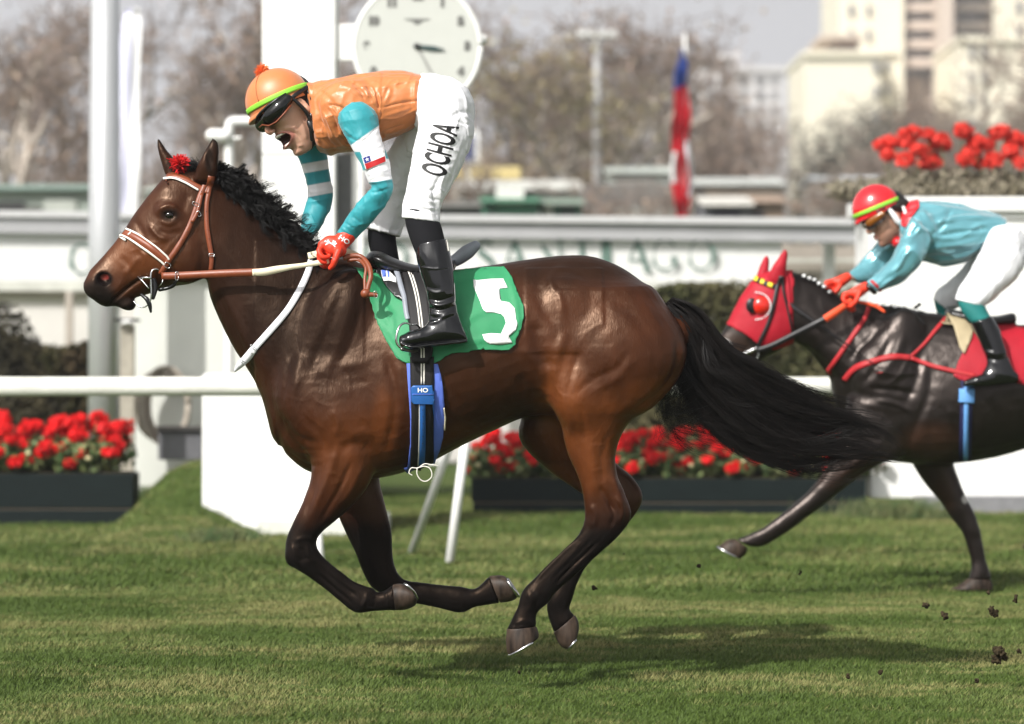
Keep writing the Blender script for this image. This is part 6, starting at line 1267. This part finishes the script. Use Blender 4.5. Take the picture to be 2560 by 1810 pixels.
for k in range(10): put(protos, k, W(-80 + (k % 5) * 78 + (30 if k > 4 else 0), 1190, 11.75 + (.22 if k > 4 else 0)), rr_.uniform(-.7, .7), 1.2 + (.15 if k > 4 else 0), ORD[k % 5] + ' red geranium from the left in the ' + ('back' if k > 4 else 'front') + ' row of the left planter', GL)
for k in range(22): put(protos, k + 1, W(1215 + (k % 11) * 90 + (40 if k > 10 else 0), 1202, 13.05 + (.22 if k > 10 else 0)), rr_.uniform(-.7, .7), 1.12 + (.12 if k > 10 else 0), ORD[k % 11] + ' red geranium from the left in the ' + ('back' if k > 10 else 'front') + ' row of the long planter', GR)
# ---- white wall at the right with tall geraniums and grey foliage
DW = 25.2; ww = empty('white_wall', W(2370, 1285, DW - D0), 'high white rendered wall with grey plinth at the right edge', 'wall')
o = prim_obj('wall', boxP(2176, 548, 3100, 1246, DW, 1.1), M['paint'], ww, False); bevel(o, .01)
o = prim_obj('coping', boxP(2160, 492, 3100, 529, DW - .08, 1.3), M['paint'], ww, False); bevel(o, .012); o = prim_obj('coping', boxP(2170, 532, 3100, 546, DW - .03, 1.2), M['paint'], ww, False)
o = prim_obj('plinth', boxP(2290, 1240, 3100, 1292, DW - .1, .5), mat('grey_plinth', (.20, .20, .21), .7), ww, False); bevel(o, .008)
for k, (a, s_) in enumerate([(2150, .95), (2228, .95), (2278, 1.05), (2325, .95), (2378, 1.1), (2425, .95), (2470, 1.05), (2520, 1.0), (2575, 1.05)]):
    if k == 0: continue
    put(tall, k, W(a + 8, 498, DW - D0 + .35 + (k % 2) * .2), rr_.uniform(0, 6), s_ * 1.0, ORD[k - 1] + ' tall red geranium from the left on top of the white wall', GT_)
o = prim_obj('grey_shrub', [quads_cloud(W(x, 476, DW - D0 + .4), np.diag((.33, .3, .11)), 1400, .022, 60 + i, .2) for i, x in enumerate((2150, 2220, 2300, 2380, 2460, 2540, 2620))], M['greyleaf'], None, False); tag(o, 'low grey shrubby foliage along the top of the white wall', 'shrub')
# ---- hedges and shrubs
M['hedge'] = mat('hedge_leaf', (.055, .060, .022), .7, .2, noise=.5, nscale=8, tint2=(.11, .095, .045)); M['darkshrub'] = mat('dark_shrub_leaf', (.022, .020, .012), .75, .15, noise=.5, nscale=8, tint2=(.05, .042, .022)); M['branchy'] = mat('dry_brown_hedge', (.07, .05, .028), .8, .1, noise=.4, nscale=10, tint2=(.05, .05, .02))
def boxcloud(x0, x1, y0, y1, z0, z1, n, size, seed, top=.12):
    r = np.random.default_rng(seed); C = np.stack([r.uniform(x0, x1, n), r.uniform(y0, y1, n) , z0 + (z1 - z0) * r.beta(1.3, .9, n)], -1); C[:, 2] *= 1 + top * (vnoise(np.stack([C[:, 0] * 1.7, C[:, 1], C[:, 0] * 0], -1)) - .5) * 2
    m = r.random(n) < .75; C[m, 1] = y0 + np.abs(r.normal(0, .10, m.sum())) + .3 * (vnoise(C[m] * 2.5))
    nn = r.normal(size=(n, 3)); nn[:, 1] -= .6; nn /= np.linalg.norm(nn, axis=1, keepdims=True); a = np.cross(nn, r.normal(size=(n, 3))); a /= np.linalg.norm(a, axis=1, keepdims=True); b = np.cross(nn, a); s = size * r.uniform(.6, 1.4, n)[:, None]
    return np.stack([C - a * s, C - b * s * .6, C + a * s, C + b * s * .6], 1).reshape(-1, 3), np.arange(4 * n).reshape(-1, 4), np.zeros((0, 3), int)
def hedge(x0, x1, yt, d, n, size, seed, m, label, thick=.8):
    a = W(x0, yt, d - D0); b = W(x1, yt, d - D0); o = prim_obj('hedge', [boxcloud(a[0], b[0], d - D0, d - D0 + thick, 0, a[2], n, size, seed), boxm(a[0] + .1, b[0] - .1, d - D0 + .45, d - D0 + thick, 0, a[2] * .9)], m, None, False); tag(o, label, 'hedge')
hedge(-200, 345, 848, 30.5, 22000, .032, 41, M['branchy'], 'low olive and brown hedge behind the silver pole at the left'); hedge(1560, 2195, 752, 30, 30000, .032, 42, M['hedge'], 'trimmed olive hedge behind the rail between the two horses')
o = prim_obj('dark_shrub', [quads_cloud(W(-10, 960, 17.2), np.diag((.50, .4, .85)), 9000, .03, 43, .3), quads_cloud(W(60, 1040, 17.0), np.diag((.45, .4, .5)), 5000, .03, 44, .3)], M['darkshrub'], None, False); tag(o, 'dark dense shrub at the left edge above the planter', 'shrub')
for i, (a, b, d, s_) in enumerate(((400, 1130, 25.5, .22), (2240, 1225, 24.3, .26), (350, 1250, 24.8, .16), (560, 1300, 21.3, .14))):
    r = np.random.default_rng(80 + i); n = 900; c0 = np.array(W(a, b, d - D0)); c0[2] = gz(c0[:1], c0[1:2])[0]; ba = c0 + np.stack([r.normal(0, s_ * .8, n), r.normal(0, .1, n), np.zeros(n)], -1); s = np.linspace(0, 1, 5)[None, :, None]; dr = np.stack([r.normal(.1, .35, n), r.normal(0, .3, n), r.uniform(.5, 1, n)], -1) * s_
    o = strands('grass_tuft', ba[:, None] + dr[:, None] * s * (1 - .3 * s), np.full(n, .004), M['leaf'], None); tag(o, ['loose grass tuft below the coiled hose', 'pale grass tuft at the foot of the white wall on the right', 'small grass tuft beside the left planter', 'grass tuft at the corner of the white plinth'][i], 'grass tuft')
# ---- stand barrier with banner
def slab(x0, x1, tL, bL, tR, bR, dL, dR, th):
    p = [W(x0, tL, dL - D0), W(x0, bL, dL - D0), W(x1, bR, dR - D0), W(x1, tR, dR - D0)]; p += [(a, b + th, c) for a, b, c in p]
    return np.array(p), np.array([(0, 1, 2, 3), (7, 6, 5, 4), (0, 4, 5, 1), (1, 5, 6, 2), (2, 6, 7, 3), (3, 7, 4, 0)]), np.zeros((0, 3), int)
def yl(x, a, b): return a + (b - a) * (x + 200) / 2300
bar = empty('barrier', W(1000, 1150, 23), 'grey topped barrier running behind the banner and the white posts', 'barrier')
M['greybeam'] = mat('grey_beam', (.42, .42, .43), .6, noise=.08, nscale=2); M['lightbeam'] = mat('light_beam', (.60, .60, .60), .6, noise=.05)  # paler top rail colour stands for light from above on the beam
prim_obj('top_rail', slab(-200, 2250, 524, 540, 547, 563, 34.06, 36.22, .4), M['lightbeam'], bar, False); prim_obj('beam', slab(-200, 2250, 540, 580, 563, 607, 34.1, 36.3, .3), M['greybeam'], bar, False)
for x in (-120, 440, 1080, 2074, 2200): prim_obj('post', boxP(x - 14, 580, x + 14, 1160, 36.6, .15), M['paint'], bar, False)
M['seat'] = mat('beige_concrete', (.42, .37, .32), .8, noise=.12, nscale=2); M['lightwall'] = mat('pale_wall', (.72, .69, .65), .75, noise=.08, nscale=1.5)
st_ = empty('terrace', W(1000, 1150, 25), 'low pale terrace wall and steps behind the barrier', 'terrace')
prim_obj('step', slab(-300, 2300, 700, 726, 704, 735, 36.45, 38.85, .3), M['paintdirty'], st_, False); prim_obj('step', slab(-300, 2300, 726, 735, 735, 762, 36.5, 38.9, .3), M['seat'], st_, False)
prim_obj('wall', slab(-300, 2300, 735, 1180, 762, 1170, 36.6, 39, .4), M['lightwall'], st_, False); prim_obj('step', slab(1930, 2300, 610, 700, 625, 704, 37.5, 38.3, .4), M['seat'], st_, False); prim_obj('step', slab(1930, 2300, 646, 655, 646, 655, 37.3, 38.1, .1), M['paintdirty'], st_, False)
for x in (172, 480): prim_obj('pilaster', boxP(x - 9, 728, x + 9, 900, 36.3, .1), M['seat'], st_, False)
bn = empty('banner', W(900, 640, 23), 'long white banner lettered CLUB HIPICO DE SANTIAGO in green', 'banner')
prim_obj('panel', slab(-300, 1955, 576, 702, 602, 706, 34.12, 36.12, .05), M['paint'], bn, False); M['bgreen'] = mat('banner_green', (.10, .17, .14), .6)
T_, t_ = .155, .065
arc = lambda cx, cy, rx, ry, a, b, n=14: [(cx + rx * math.cos(math.radians(a + (b - a) * i / n)), cy + ry * math.sin(math.radians(a + (b - a) * i / n))) for i in range(n + 1)]
GLY = {'C': (.9, [(arc(.5, .5, .42, .46, 40, 140), t_), (arc(.5, .5, .42, .46, 140, 220), T_), (arc(.5, .5, .42, .46, 220, 320), t_), ([(.82, .82), (.84, .66)], t_)]), 'O': (1, [(arc(.5, .5, .42, .46, 35, 145), t_), (arc(.5, .5, .42, .46, 145, 215), T_), (arc(.5, .5, .42, .46, 215, 325), t_), (arc(.5, .5, .42, .46, -35, 35), T_)]),
    'G': (1, [(arc(.5, .5, .42, .46, 40, 140), t_), (arc(.5, .5, .42, .46, 140, 220), T_), (arc(.5, .5, .42, .46, 220, 320), t_), ([(.82, .14), (.82, .42)], T_), ([(.68, .42), (.95, .42)], t_)]), 'I': (.4, [([(.5, .03), (.5, .97)], T_ * 2), ([(.1, .03), (.9, .03)], t_), ([(.1, .97), (.9, .97)], t_)]),
    'S': (.7, [(arc(.5, .73, .32, .24, 30, 200), T_ * .7), (arc(.5, .27, .34, .24, 20, -150), T_ * .7), ([(.2, .65), (.8, .35)], T_ * 1.2)]), 'A': (.95, [([(.12, .03), (.5, .97)], t_), ([(.5, .97), (.88, .03)], T_), ([(.28, .35), (.74, .35)], t_), ([(.0, .03), (.26, .03)], t_), ([(.74, .03), (1, .03)], t_)]),
    'N': (1, [([(.15, .03), (.15, .97)], t_), ([(.12, .97), (.85, .03)], T_), ([(.85, .03), (.85, .97)], t_), ([(.0, .97), (.2, .97)], t_), ([(.7, .97), (1, .97)], t_)]), 'T': (.8, [([(.5, .03), (.5, .97)], T_), ([(.05, .95), (.95, .95)], t_), ([(.3, .03), (.7, .03)], t_)]),
    'L': (.7, [([(.25, .03), (.25, .97)], T_ * 1.2), ([(.1, .03), (.95, .03)], t_), ([(.92, .03), (.95, .25)], t_)]), 'U': (.95, [([(.2, .97), (.2, .35)], T_), (arc(.5, .35, .3, .32, 180, 360), t_ * 1.3), ([(.8, .35), (.8, .97)], t_)]), 'B': (.75, [([(.25, .03), (.25, .97)], T_ * 1.2), (arc(.35, .73, .42, .23, -90, 90), t_ * 1.5), (arc(.35, .27, .48, .24, -90, 90), t_ * 1.5)]),
    'H': (1, [([(.2, .03), (.2, .97)], T_), ([(.8, .03), (.8, .97)], T_), ([(.2, .5), (.8, .5)], t_)]), 'P': (.72, [([(.25, .03), (.25, .97)], T_ * 1.2), (arc(.35, .72, .44, .24, -90, 90), t_ * 1.5), ([(.1, .03), (.45, .03)], t_)]), 'D': (.95, [([(.2, .03), (.2, .97)], T_), (arc(.3, .5, .55, .46, -90, 90), t_ * 1.6), ]), 'E': (.7, [([(.25, .03), (.25, .97)], T_ * 1.2), ([(.2, .03), (.92, .03)], t_), ([(.2, .5), (.75, .5)], t_), ([(.2, .97), (.9, .97)], t_)])}
def put_letter(ch, cx):
    wd, ss = GLY[ch]; H = 80; wd *= H * .95; f = (cx + 300) / 2255; d = 1 / (1 / 34.12 + (1 / 36.12 - 1 / 34.12) * f) - .012; yb = 690 + (676 - 690) * f; P_, F_ = [], []
    for line, th in ss:
        for (x0, y0), (x1, y1) in zip(line[:-1], line[1:]):
            X0, X1 = cx + (x0 - .5) * wd, cx + (x1 - .5) * wd; Y0, Y1 = yb - y0 * H, yb - y1 * H; L = math.hypot(X1 - X0, Y1 - Y0) + 1e-6; nx, ny = -(Y1 - Y0) / L * th * H / 2, (X1 - X0) / L * th * H / 2; dz = .006 + .0004 * len(F_)
            b0 = len(P_); P_ += [W(X0 + nx, Y0 + ny, d - D0 - dz), W(X1 + nx, Y1 + ny, d - D0 - dz), W(X1 - nx, Y1 - ny, d - D0 - dz), W(X0 - nx, Y0 - ny, d - D0 - dz)]; F_.append((b0, b0 + 1, b0 + 2, b0 + 3))
    mesh_obj('letter', P_, F_, M['bgreen'], bn, False)
for ch, x in zip('CLUBHIPICODESANTIAGO', (205, 290, 372, 450, 555, 622, 680, 735, 800, 885, 990, 1070, 1214, 1285, 1374, 1455, 1515, 1592, 1662, 1752)): put_letter(ch, x)
bl = empty('blue_panel', W(2160, 640, 24), 'small purple blue panel beside the white wall', 'panel'); prim_obj('board', boxP(2150, 608, 2180, 652, 35.5, .1), mat('purple_blue', (.06, .05, .42), .5), bl, False); prim_obj('frame', boxP(2147, 604, 2183, 610, 35.4, .12), M['paint'], bl, False)
# ------------------------------------------------------------ distance: trees, sheds, flag, mast, blocks
M['bark'] = mat('pale_bark', (.40, .35, .30), .85, .1, noise=.3, nscale=3); M['twig'] = mat('bare_twigs', (.25, .195, .165), .85, .1, noise=.3, nscale=2); M['dryleaf'] = mat('dry_leaves', (.32, .22, .165), .8, .1, noise=.5, nscale=1.5, tint2=(.25, .21, .16)); M['oliveleaf'] = mat('olive_leaves', (.28, .25, .13), .8, .1, noise=.4, nscale=1.5, tint2=(.28, .22, .14)); M['darkleaf'] = mat('dark_evergreen', (.10, .105, .085), .8, .1, noise=.4, nscale=1.5, tint2=(.15, .14, .12))
def tree_meshes(seed, h, spread, leaf, dens, trunkh=.3, twigs=1.0):
    r = random.Random(seed); lim = []; tw = []; tips = []
    def grow(p, d, L, rad, lvl):
        n = 4; pts = [p]; q = p
        for i in range(n):
            d = (d + Vector((r.gauss(0, .13), r.gauss(0, .13), r.gauss(.04, .09)))).normalized(); q = q + d * L / n; pts.append(q)
        rr = [rad * (1 - .45 * i / n) for i in range(n + 1)]
        if lvl < 4: lim.append(tube(pts, rr, 6))
        else: tw.append([tuple(x) for x in pts])
        if lvl >= 3: tips.append(q)
        if lvl < 5:
            for k in range((2 if lvl == 0 else 3) + (r.random() < .5)):
                s = pts[-1] if k == 0 else pts[r.randint(2, n)]
                nd = (d + Vector((r.gauss(0, spread), r.gauss(0, spread), r.gauss(.12, .25)))).normalized(); grow(s, nd, L * r.uniform(.58, .82), rad * .55, lvl + 1)
    grow(Vector((0, 0, -.1)), Vector((r.gauss(0, .06), 0, 1)).normalized(), h * trunkh, h * .026, 0)
    top = max(t.z for t in tips); k = h / top
    sc3 = lambda m: (m[0] * k, m[1], m[2])
    rn = np.random.default_rng(seed); T = np.array([tuple(t) for t in tips]) * k; n = int(len(T) * dens); C = T[rn.integers(0, len(T), n)] + rn.normal(0, h * .035, (n, 3))
    nn = rn.normal(size=(n, 3)); nn /= np.linalg.norm(nn, axis=1, keepdims=True); a = np.cross(nn, rn.normal(size=(n, 3))); a /= np.linalg.norm(a, axis=1, keepdims=True); b = np.cross(nn, a); s = h * .0065 * rn.uniform(.5, 1.6, n)[:, None]
    lf = (np.stack([C - a * s, C - b * s * .7, C + a * s, C + b * s * .7], 1).reshape(-1, 3), np.arange(4 * n).reshape(-1, 4), np.zeros((0, 3), int))
    return [sc3(m) for m in lim], np.array(tw) * k, lf, T
def make_tree(seed, h, spread, leafm, dens, trunkh=.3, barkm='bark'):
    lim, tw, lf, T = tree_meshes(seed, h, spread, leafm, dens, trunkh); e = empty('tree', (0, 0, 0)); o = prim_obj('trunk', lim, M[barkm], e)
    n = len(T); rn = np.random.default_rng(seed + 1); b = T[rn.integers(0, n, 1200)]; d = rn.normal(size=(1200, 3)) * h * .035; s = np.linspace(0, 1, 5)[None, :, None]
    allp = np.concatenate([tw, b[:, None] + d[:, None] * s + rn.normal(0, h * .002, (1200, 5, 3))]); P_ = strands('crown', allp, np.full(len(allp), h * .0019), M['twig'], e, .4)
    if dens > 0: prim_obj('leaves', [lf], M[leafm], e, False)
    return e
tp = {'bare': make_tree(101, 10, .50, 'dryleaf', 2.0), 'bare2': make_tree(107, 10, .42, 'dryleaf', 3), 'dry': make_tree(103, 10, .55, 'dryleaf', 3.5, .24), 'olive': make_tree(105, 10, .6, 'oliveleaf', 11, .2), 'dark': make_tree(109, 10, .6, 'darkleaf', 38, .16), 'dry2': make_tree(113, 10, .6, 'dryleaf', 1.2, .27)}
TL = [(45, 75, 'bare', 11.5, 'forked pale bare tree at the far left'), (175, 92, 'dry2', 12.5, 'brown bare tree just left of the silver pole'), (-40, 100, 'dry', 9, 'bushy dry brown tree cut off by the left edge'), (395, 118, 'dry', 9.2, 'low round brown tree right of the silver pole'), (500, 84, 'bare2', 13, 'tall bare tree with branches above the bay horse head'), (610, 108, 'dry2', 12.5, 'brown twiggy tree left of the finish post'), (480, 140, 'dry', 10, 'far brown tree seen above the bay horse ears'),
    (905, 105, 'dry', 13, 'dense brown tree behind the clock'), (1225, 98, 'dry2', 13, 'brown tree whose crown rises just right of the clock'), (1360, 92, 'olive', 11.2, 'olive brown tree in the middle of the background'), (1460, 118, 'olive', 12.5, 'broad olive tree behind the light mast'), (1290, 66, 'bare', 6.8, 'small bare tree over the green stalls'), (1590, 96, 'dry', 12.6, 'brown tree between the light mast and the flag'), (1660, 125, 'dry2', 15.5, 'tall thin brown tree behind the flag'),
    (1795, 112, 'bare2', 11.2, 'bare tree in front of the white blocks'), (1765, 86, 'dry', 6.6, 'low brown tree right of the flag'), (1905, 120, 'dry', 11.5, 'dark brown tree left of the cream apartment blocks'), (2065, 105, 'bare', 12.6, 'bare forked tree in front of the cream blocks'), (2190, 112, 'dark', 9.5, 'dark round evergreen left of the geraniums'), (2330, 122, 'dark', 11.8, 'tall dark evergreen behind the tall geraniums'), (2440, 128, 'dark', 11.5, 'wide dark evergreen near the right edge'), (2530, 118, 'dark', 8.5, 'low dark evergreen at the right edge'), (1990, 84, 'dry', 6.6, 'low brown bush of a tree left of the red helmet'), (2570, 110, 'bare2', 14, 'bare tree at the far right edge'), (1130, 130, 'dry', 10.5, 'dry brown tree behind the white breeches')]
usedt = set()
for k, (px_, d, kind, h, lab) in enumerate(TL):
    pr = tp[kind]; c = pr if kind not in usedt else copy_tree(pr); usedt.add(kind); x, y, z = W(px_, 905, d - D0); c.location = (x, y, 0); c.rotation_euler = (0, 0, k * 1.37); c.scale = (h / 10,) * 3; tag(c, lab, 'tree', 'trees beyond the track')
# flag of red, white and blue
def cloth_flag(name, pts_edge, w0, y, colf, label, depth=.12, nf=3.2, seed=1):
    e = empty(name, W(pts_edge[0][0], 905 + CZ * FP / (D0 + y), y), label, 'flag'); L = catmull(pts_edge, 12); n = len(L); m_ = 22; G_ = np.zeros((n, m_, 3)); rn = np.random.default_rng(seed)
    for i in range(n):
        for j in range(m_):
            s = j / (m_ - 1); G_[i, j] = W(L[i, 0] + (s - .5) * L[i, 2] + 3 * math.sin(i * .25 + 5 * s), L[i, 1], y + depth * math.sin(s * nf * 6.28 + i * .12) + .05 * math.sin(i * .3))
    i = np.arange(n * m_).reshape(n, m_); q = np.stack([i[:-1, :-1], i[:-1, 1:], i[1:, 1:], i[1:, :-1]], -1).reshape(-1, 4); o = mesh_obj('cloth', G_.reshape(-1, 3), q, M['flagcloth'], e); px, py = PX(G_.reshape(-1, 3)); s = np.tile(np.linspace(0, 1, m_), n); colattr(o, colf(px, py, s)); add_mod(o, 'SOLIDIFY', thickness=.01, offset=0); return e
M['flagcloth'] = mat('flag_cloth', rough=.7, spec=.2, noise=.04, attr=True)
def cf(px, py, s):
    c = np.tile(np.array((.50, .008, .02)), (len(px), 1)); c = lerp(c, (.03, .07, .32), (py + 12 * s < 222) * 1.0); c = lerp(c, (.72, .70, .70), ((py > 380) & (py < 455) & (s < .34)) * 1.0); c = lerp(c, (.70, .68, .72), ((py > 352) & (py < 492) & (s > .80)) * 1.0); return c
fl_ = cloth_flag('flag', [(1705, 122, 10), (1705, 160, 22), (1703, 215, 34), (1703, 290, 42), (1702, 350, 44), (1703, 400, 52), (1706, 470, 48), (1703, 520, 34), (1706, 548, 12)], 40, 46, cf, 'furled red, white and blue flag hanging from a thin pole')
prim_obj('pole', tube([W(1712, 1070, 46.1), W(1712, 85, 46.1)], [.04, .03], 12), M['paint'], fl_)
fl2 = cloth_flag('pennant', [(330, 22, 30), (328, 60, 46), (326, 240, 50), (325, 400, 50), (324, 540, 52), (324, 640, 50)], 40, 26, lambda px, py, s: lerp(np.tile(np.array((.66, .66, .80)), (len(px), 1)), (.74, .74, .74), (s > .55) * 1.0), 'pale furled white flag beside the silver pole', .02, 1.2)
prim_obj('pole', tube([W(346, 1150, 26.1), W(344, 20, 26.1)], [.035, .03], 12), M['paint'], fl2)
ms = empty('light_mast', W(1492, 1000, 80), 'grey light mast with a crossbar of floodlights', 'mast')
prim_obj('mast', tube([W(1492, 1010, 80), W(1492, 90, 80)], [.16, .11], 14), mat('mast_grey', (.42, .42, .42), .5), ms); prim_obj('crossbar', boxP(1445, 88, 1540, 98, 92, .2), M['casing'], ms, False)
for x in (1455, 1478, 1505, 1530): prim_obj('floodlight', boxP(x - 9, 76, x + 9, 90, 91.8, .3), M['casing'], ms, False)
# sheds and stalls
def shed(x0, x1, yt, yb, d, wall, roofc, label, openings=(), roofh=8, cat='shed', depth=3):
    e = empty('shed', W((x0 + x1) / 2, 905 + CZ * FP / d, d - D0), label, cat); gy = 905 + CZ * FP / d
    prim_obj('wall', boxP(x0, yt + roofh, x1, gy, d, depth), mat(label[:18], wall, .8, noise=.1, nscale=1), e, False); k = 6
    a = W(x0 - k, yt + roofh, d - D0 - .25); b = W(x1 + k, yt, d - D0 - .25); zt = b[2]; zb = a[2] - .03; ym = d - D0 + depth / 2; P_ = [(a[0], d - D0 - .25, zb), (b[0], d - D0 - .25, zb), (b[0], ym, zt), (a[0], ym, zt), (a[0], d - D0 + depth + .2, zb), (b[0], d - D0 + depth + .2, zb)]
    P_ += [(x, y, z - .07) for x, y, z in P_]; mesh_obj('roof', P_, [(0, 1, 2, 3), (3, 2, 5, 4), (7, 6, 9, 8), (8, 9, 10, 11), (0, 6, 7, 1), (4, 5, 11, 10), (0, 3, 9, 6), (3, 4, 10, 9), (1, 7, 8, 2), (2, 8, 11, 5)], mat(label[:14] + ' roof', roofc, .7, noise=.1, nscale=1), e, False)
    for (a0, a1, b0, b1, col) in openings: prim_obj('opening', boxP(a0, b0, a1, b1, d - .06, .1), mat('opening_' + label[:6], col, .7), e, False)
    return e
shed(-60, 235, 448, 560, 62, (.30, .34, .30), (.20, .27, .24), 'long low grey green shed at the far left', [(-20, 60, 505, 560, (.03, .03, .03)), (110, 190, 500, 560, (.42, .44, .40)), (60, 105, 515, 560, (.08, .08, .07))], 14)
shed(360, 640, 455, 560, 66, (.30, .32, .28), (.38, .40, .36), 'pale low shed behind the bay horse head', [(420, 470, 500, 560, (.05, .05, .05)), (520, 560, 490, 560, (.45, .42, .36))], 14)
shed(1035, 1215, 492, 560, 60, (.10, .10, .095), (.22, .21, .20), 'dark low shed behind the white breeches', [(1060, 1100, 515, 550, (.02, .02, .02))], 12)
shed(1130, 1295, 404, 470, 72, (.52, .50, .42), (.52, .42, .18), 'yellow roofed stall right of the white breeches', [(1150, 1200, 450, 520, (.30, .30, .28))], 34)
shed(1140, 1450, 438, 520, 68, (.50, .50, .46), (.52, .52, .48), 'long pale canopy above the green stalls', [(1290, 1330, 470, 510, (.10, .10, .09))], 26)
shed(1205, 1345, 480, 560, 58, (.05, .16, .10), (.10, .24, .16), 'dark green stall with a white door', [(1240, 1310, 464, 508, (.62, .62, .58)), (1218, 1236, 515, 560, (.02, .06, .04))], 12, 'stall')
shed(1352, 1455, 484, 560, 58.5, (.045, .13, .085), (.28, .33, .28), 'smaller green stall beside the light mast', [(1362, 1382, 508, 545, (.5, .5, .45)), (1400, 1440, 512, 560, (.03, .05, .04))], 14, 'stall')
shed(1520, 1690, 398, 470, 90, (.42, .45, .42), (.50, .54, .50), 'pale green grey hall left of the flag', [(1540, 1640, 440, 500, (.25, .24, .22))], 26, depth=6)
shed(1720, 1960, 428, 500, 88, (.36, .30, .25), (.52, .55, .53), 'brown walled hall with pale roof right of the flag', [(1760, 1200, 460, 520, (.14, .13, .12)), (1850, 1930, 455, 520, (.24, .19, .15))], 26, depth=6)
shed(1760, 1880, 480, 550, 62, (.13, .13, .14), (.62, .60, .55), 'small dark hut with a cream roof right of the flag', [(1780, 1850, 525, 548, (.03, .03, .04))], 22)
shed(1840, 1960, 482, 560, 64, (.34, .25, .19), (.40, .30, .24), 'small brown brick hut left of the red helmet', [(1880, 1910, 520, 560, (.06, .05, .05))], 12)
shed(2040, 2220, 430, 560, 95, (.35, .33, .30), (.62, .66, .70), 'grey shed with a bright roof edge behind the red helmet', [(2080, 2130, 480, 560, (.12, .12, .11))], 12, depth=4)
sg = empty('screen', W(1170, 700, 58), 'blue screen in a white frame behind the white breeches', 'screen'); o = prim_obj('frame', boxP(1142, 326, 1196, 408, 70, .3), M['paint'], sg, False); prim_obj('panel', boxP(1146, 336, 1186, 400, 69.95, .1), mat('blue_screen', (.04, .06, .15), .3), sg, False); prim_obj('post', boxP(1164, 408, 1174, 1035, 70.1, .12), M['casing'], sg, False)
# apartment blocks
M['cream'] = mat('cream_render', (.80, .74, .60), .8, noise=.05, nscale=.1); M['terracotta'] = mat('salmon_balcony', (.56, .47, .40), .8, noise=.05, nscale=.1); M['window'] = mat('window_dark', (.20, .20, .21), .25, noise=.1); M['windowlight'] = mat('window_pale', (.40, .40, .42), .4); M['whiteblock'] = mat('white_render', (.62, .60, .60), .8, noise=.05, nscale=.1)
def block(x0, x1, yt, d, wallm, label, cols, floor=50, balc=(), y1=470, depth=18, cap=True):
    e = empty('apartment_block', W((x0 + x1) / 2, 905 + CZ * FP / d, d - D0), label, 'building'); gy = 905 + CZ * FP / d
    prim_obj('wall', boxP(x0, yt, x1, gy, d, depth), wallm, e, False)
    if cap: prim_obj('parapet', boxP(x0 - 4, yt - 6, x1 + 4, yt + 8, d - .6, depth + 1.2), wallm, e, False)
    y = yt + 22
    while y < y1:
        for cx, wd in cols: prim_obj('window', boxP(cx - wd / 2, y, cx + wd / 2, y + floor * .48, d - .35, .6), M['window'], e, False)
        y += floor
    for (bx0, bx1, by0, by1) in balc:
        prim_obj('recess', boxP(bx0, by0, bx1, by1, d - .5, .8), M['window'], e, False); y = by0 + 20
        while y < by1: prim_obj('balcony', boxP(bx0 - 3, y, bx1 + 3, y + 22, d - 3, 2.6), M['terracotta'], e, False); prim_obj('pane', boxP(bx0 + 20, y - 16, bx0 + (bx1 - bx0) * .6, y - 2, d - .9, .3), M['windowlight'], e, False); y += floor * .96
    return e
block(2096, 2260, -260, 330, M['cream'], 'tall cream apartment block with narrow windows at the top right', [(2128, 12), (2172, 10)], 62, y1=120)
block(2252, 2352, -260, 334, mat('cream_brown', (.42, .34, .27), .8, noise=.05, nscale=.1), 'brown balconied apartment tower beside the cream block', [], 48, [(2262, 2342, -60, 190)], y1=0)
block(2352, 2384, -260, 326, M['terracotta'], 'narrow salmon stair tower between the balconies', [], 50, y1=0, cap=False)
block(2384, 2484, -260, 336, mat('grey_render', (.36, .31, .28), .8, noise=.05, nscale=.1), 'grey brown apartment tower with recessed balconies', [], 48, [(2396, 2474, -60, 90)], y1=0)
block(2484, 2900, -260, 332, M['cream'], 'cream apartment tower cut off by the right edge', [(2548, 14)], 60, y1=150)
e = block(2012, 2200, 132, 300, M['cream'], 'lower cream apartment block with a flat roof hut', [(2190, 12)], 60, y1=300); prim_obj('roof_hut', boxP(2092, 96, 2146, 130, 303, 6), mat('hut_brown', (.25, .18, .15), .8), e, False); prim_obj('roof_slab', boxP(2050, 86, 2160, 96, 301, 12), M['terracotta'], e, False)
block(2180, 2250, 128, 304, M['cream'], 'narrow cream block between the towers', [(2216, 10)], 60, y1=300); block(2400, 2560, 96, 296, M['cream'], 'lower cream block in front of the grey brown tower', [(2430, 10), (2460, 12)], 60, y1=300)
block(1752, 1850, 140, 420, M['whiteblock'], 'white hazy apartment block right of the flag', [(1775, 18), (1810, 20)], 34, y1=400); block(1836, 1960, 172, 415, M['whiteblock'], 'stepped white hazy apartment block left of the cream ones', [(1860, 20), (1900, 22), (1935, 14)], 34, y1=400); block(1690, 1760, 225, 425, M['whiteblock'], 'low white hazy block behind the flag', [(1725, 20)], 34, y1=400)
# haze
hz = prim_obj('haze', boxm(-400, 400, -14, 450, -2, 70), bpy.data.materials.new('haze'), None, False); hm = hz.data.materials[0]; hm.use_nodes = True; hn = hm.node_tree; hn.nodes.clear(); vo = hn.nodes.new('ShaderNodeVolumePrincipled'); vo.inputs['Color'].default_value = (.93, .93, .95, 1); vo.inputs['Density'].default_value = .0008; vo.inputs['Anisotropy'].default_value = .2
ot = hn.nodes.new('ShaderNodeOutputMaterial'); hn.links.new(vo.outputs[0], ot.inputs['Volume']); hz['kind'] = 'stuff'
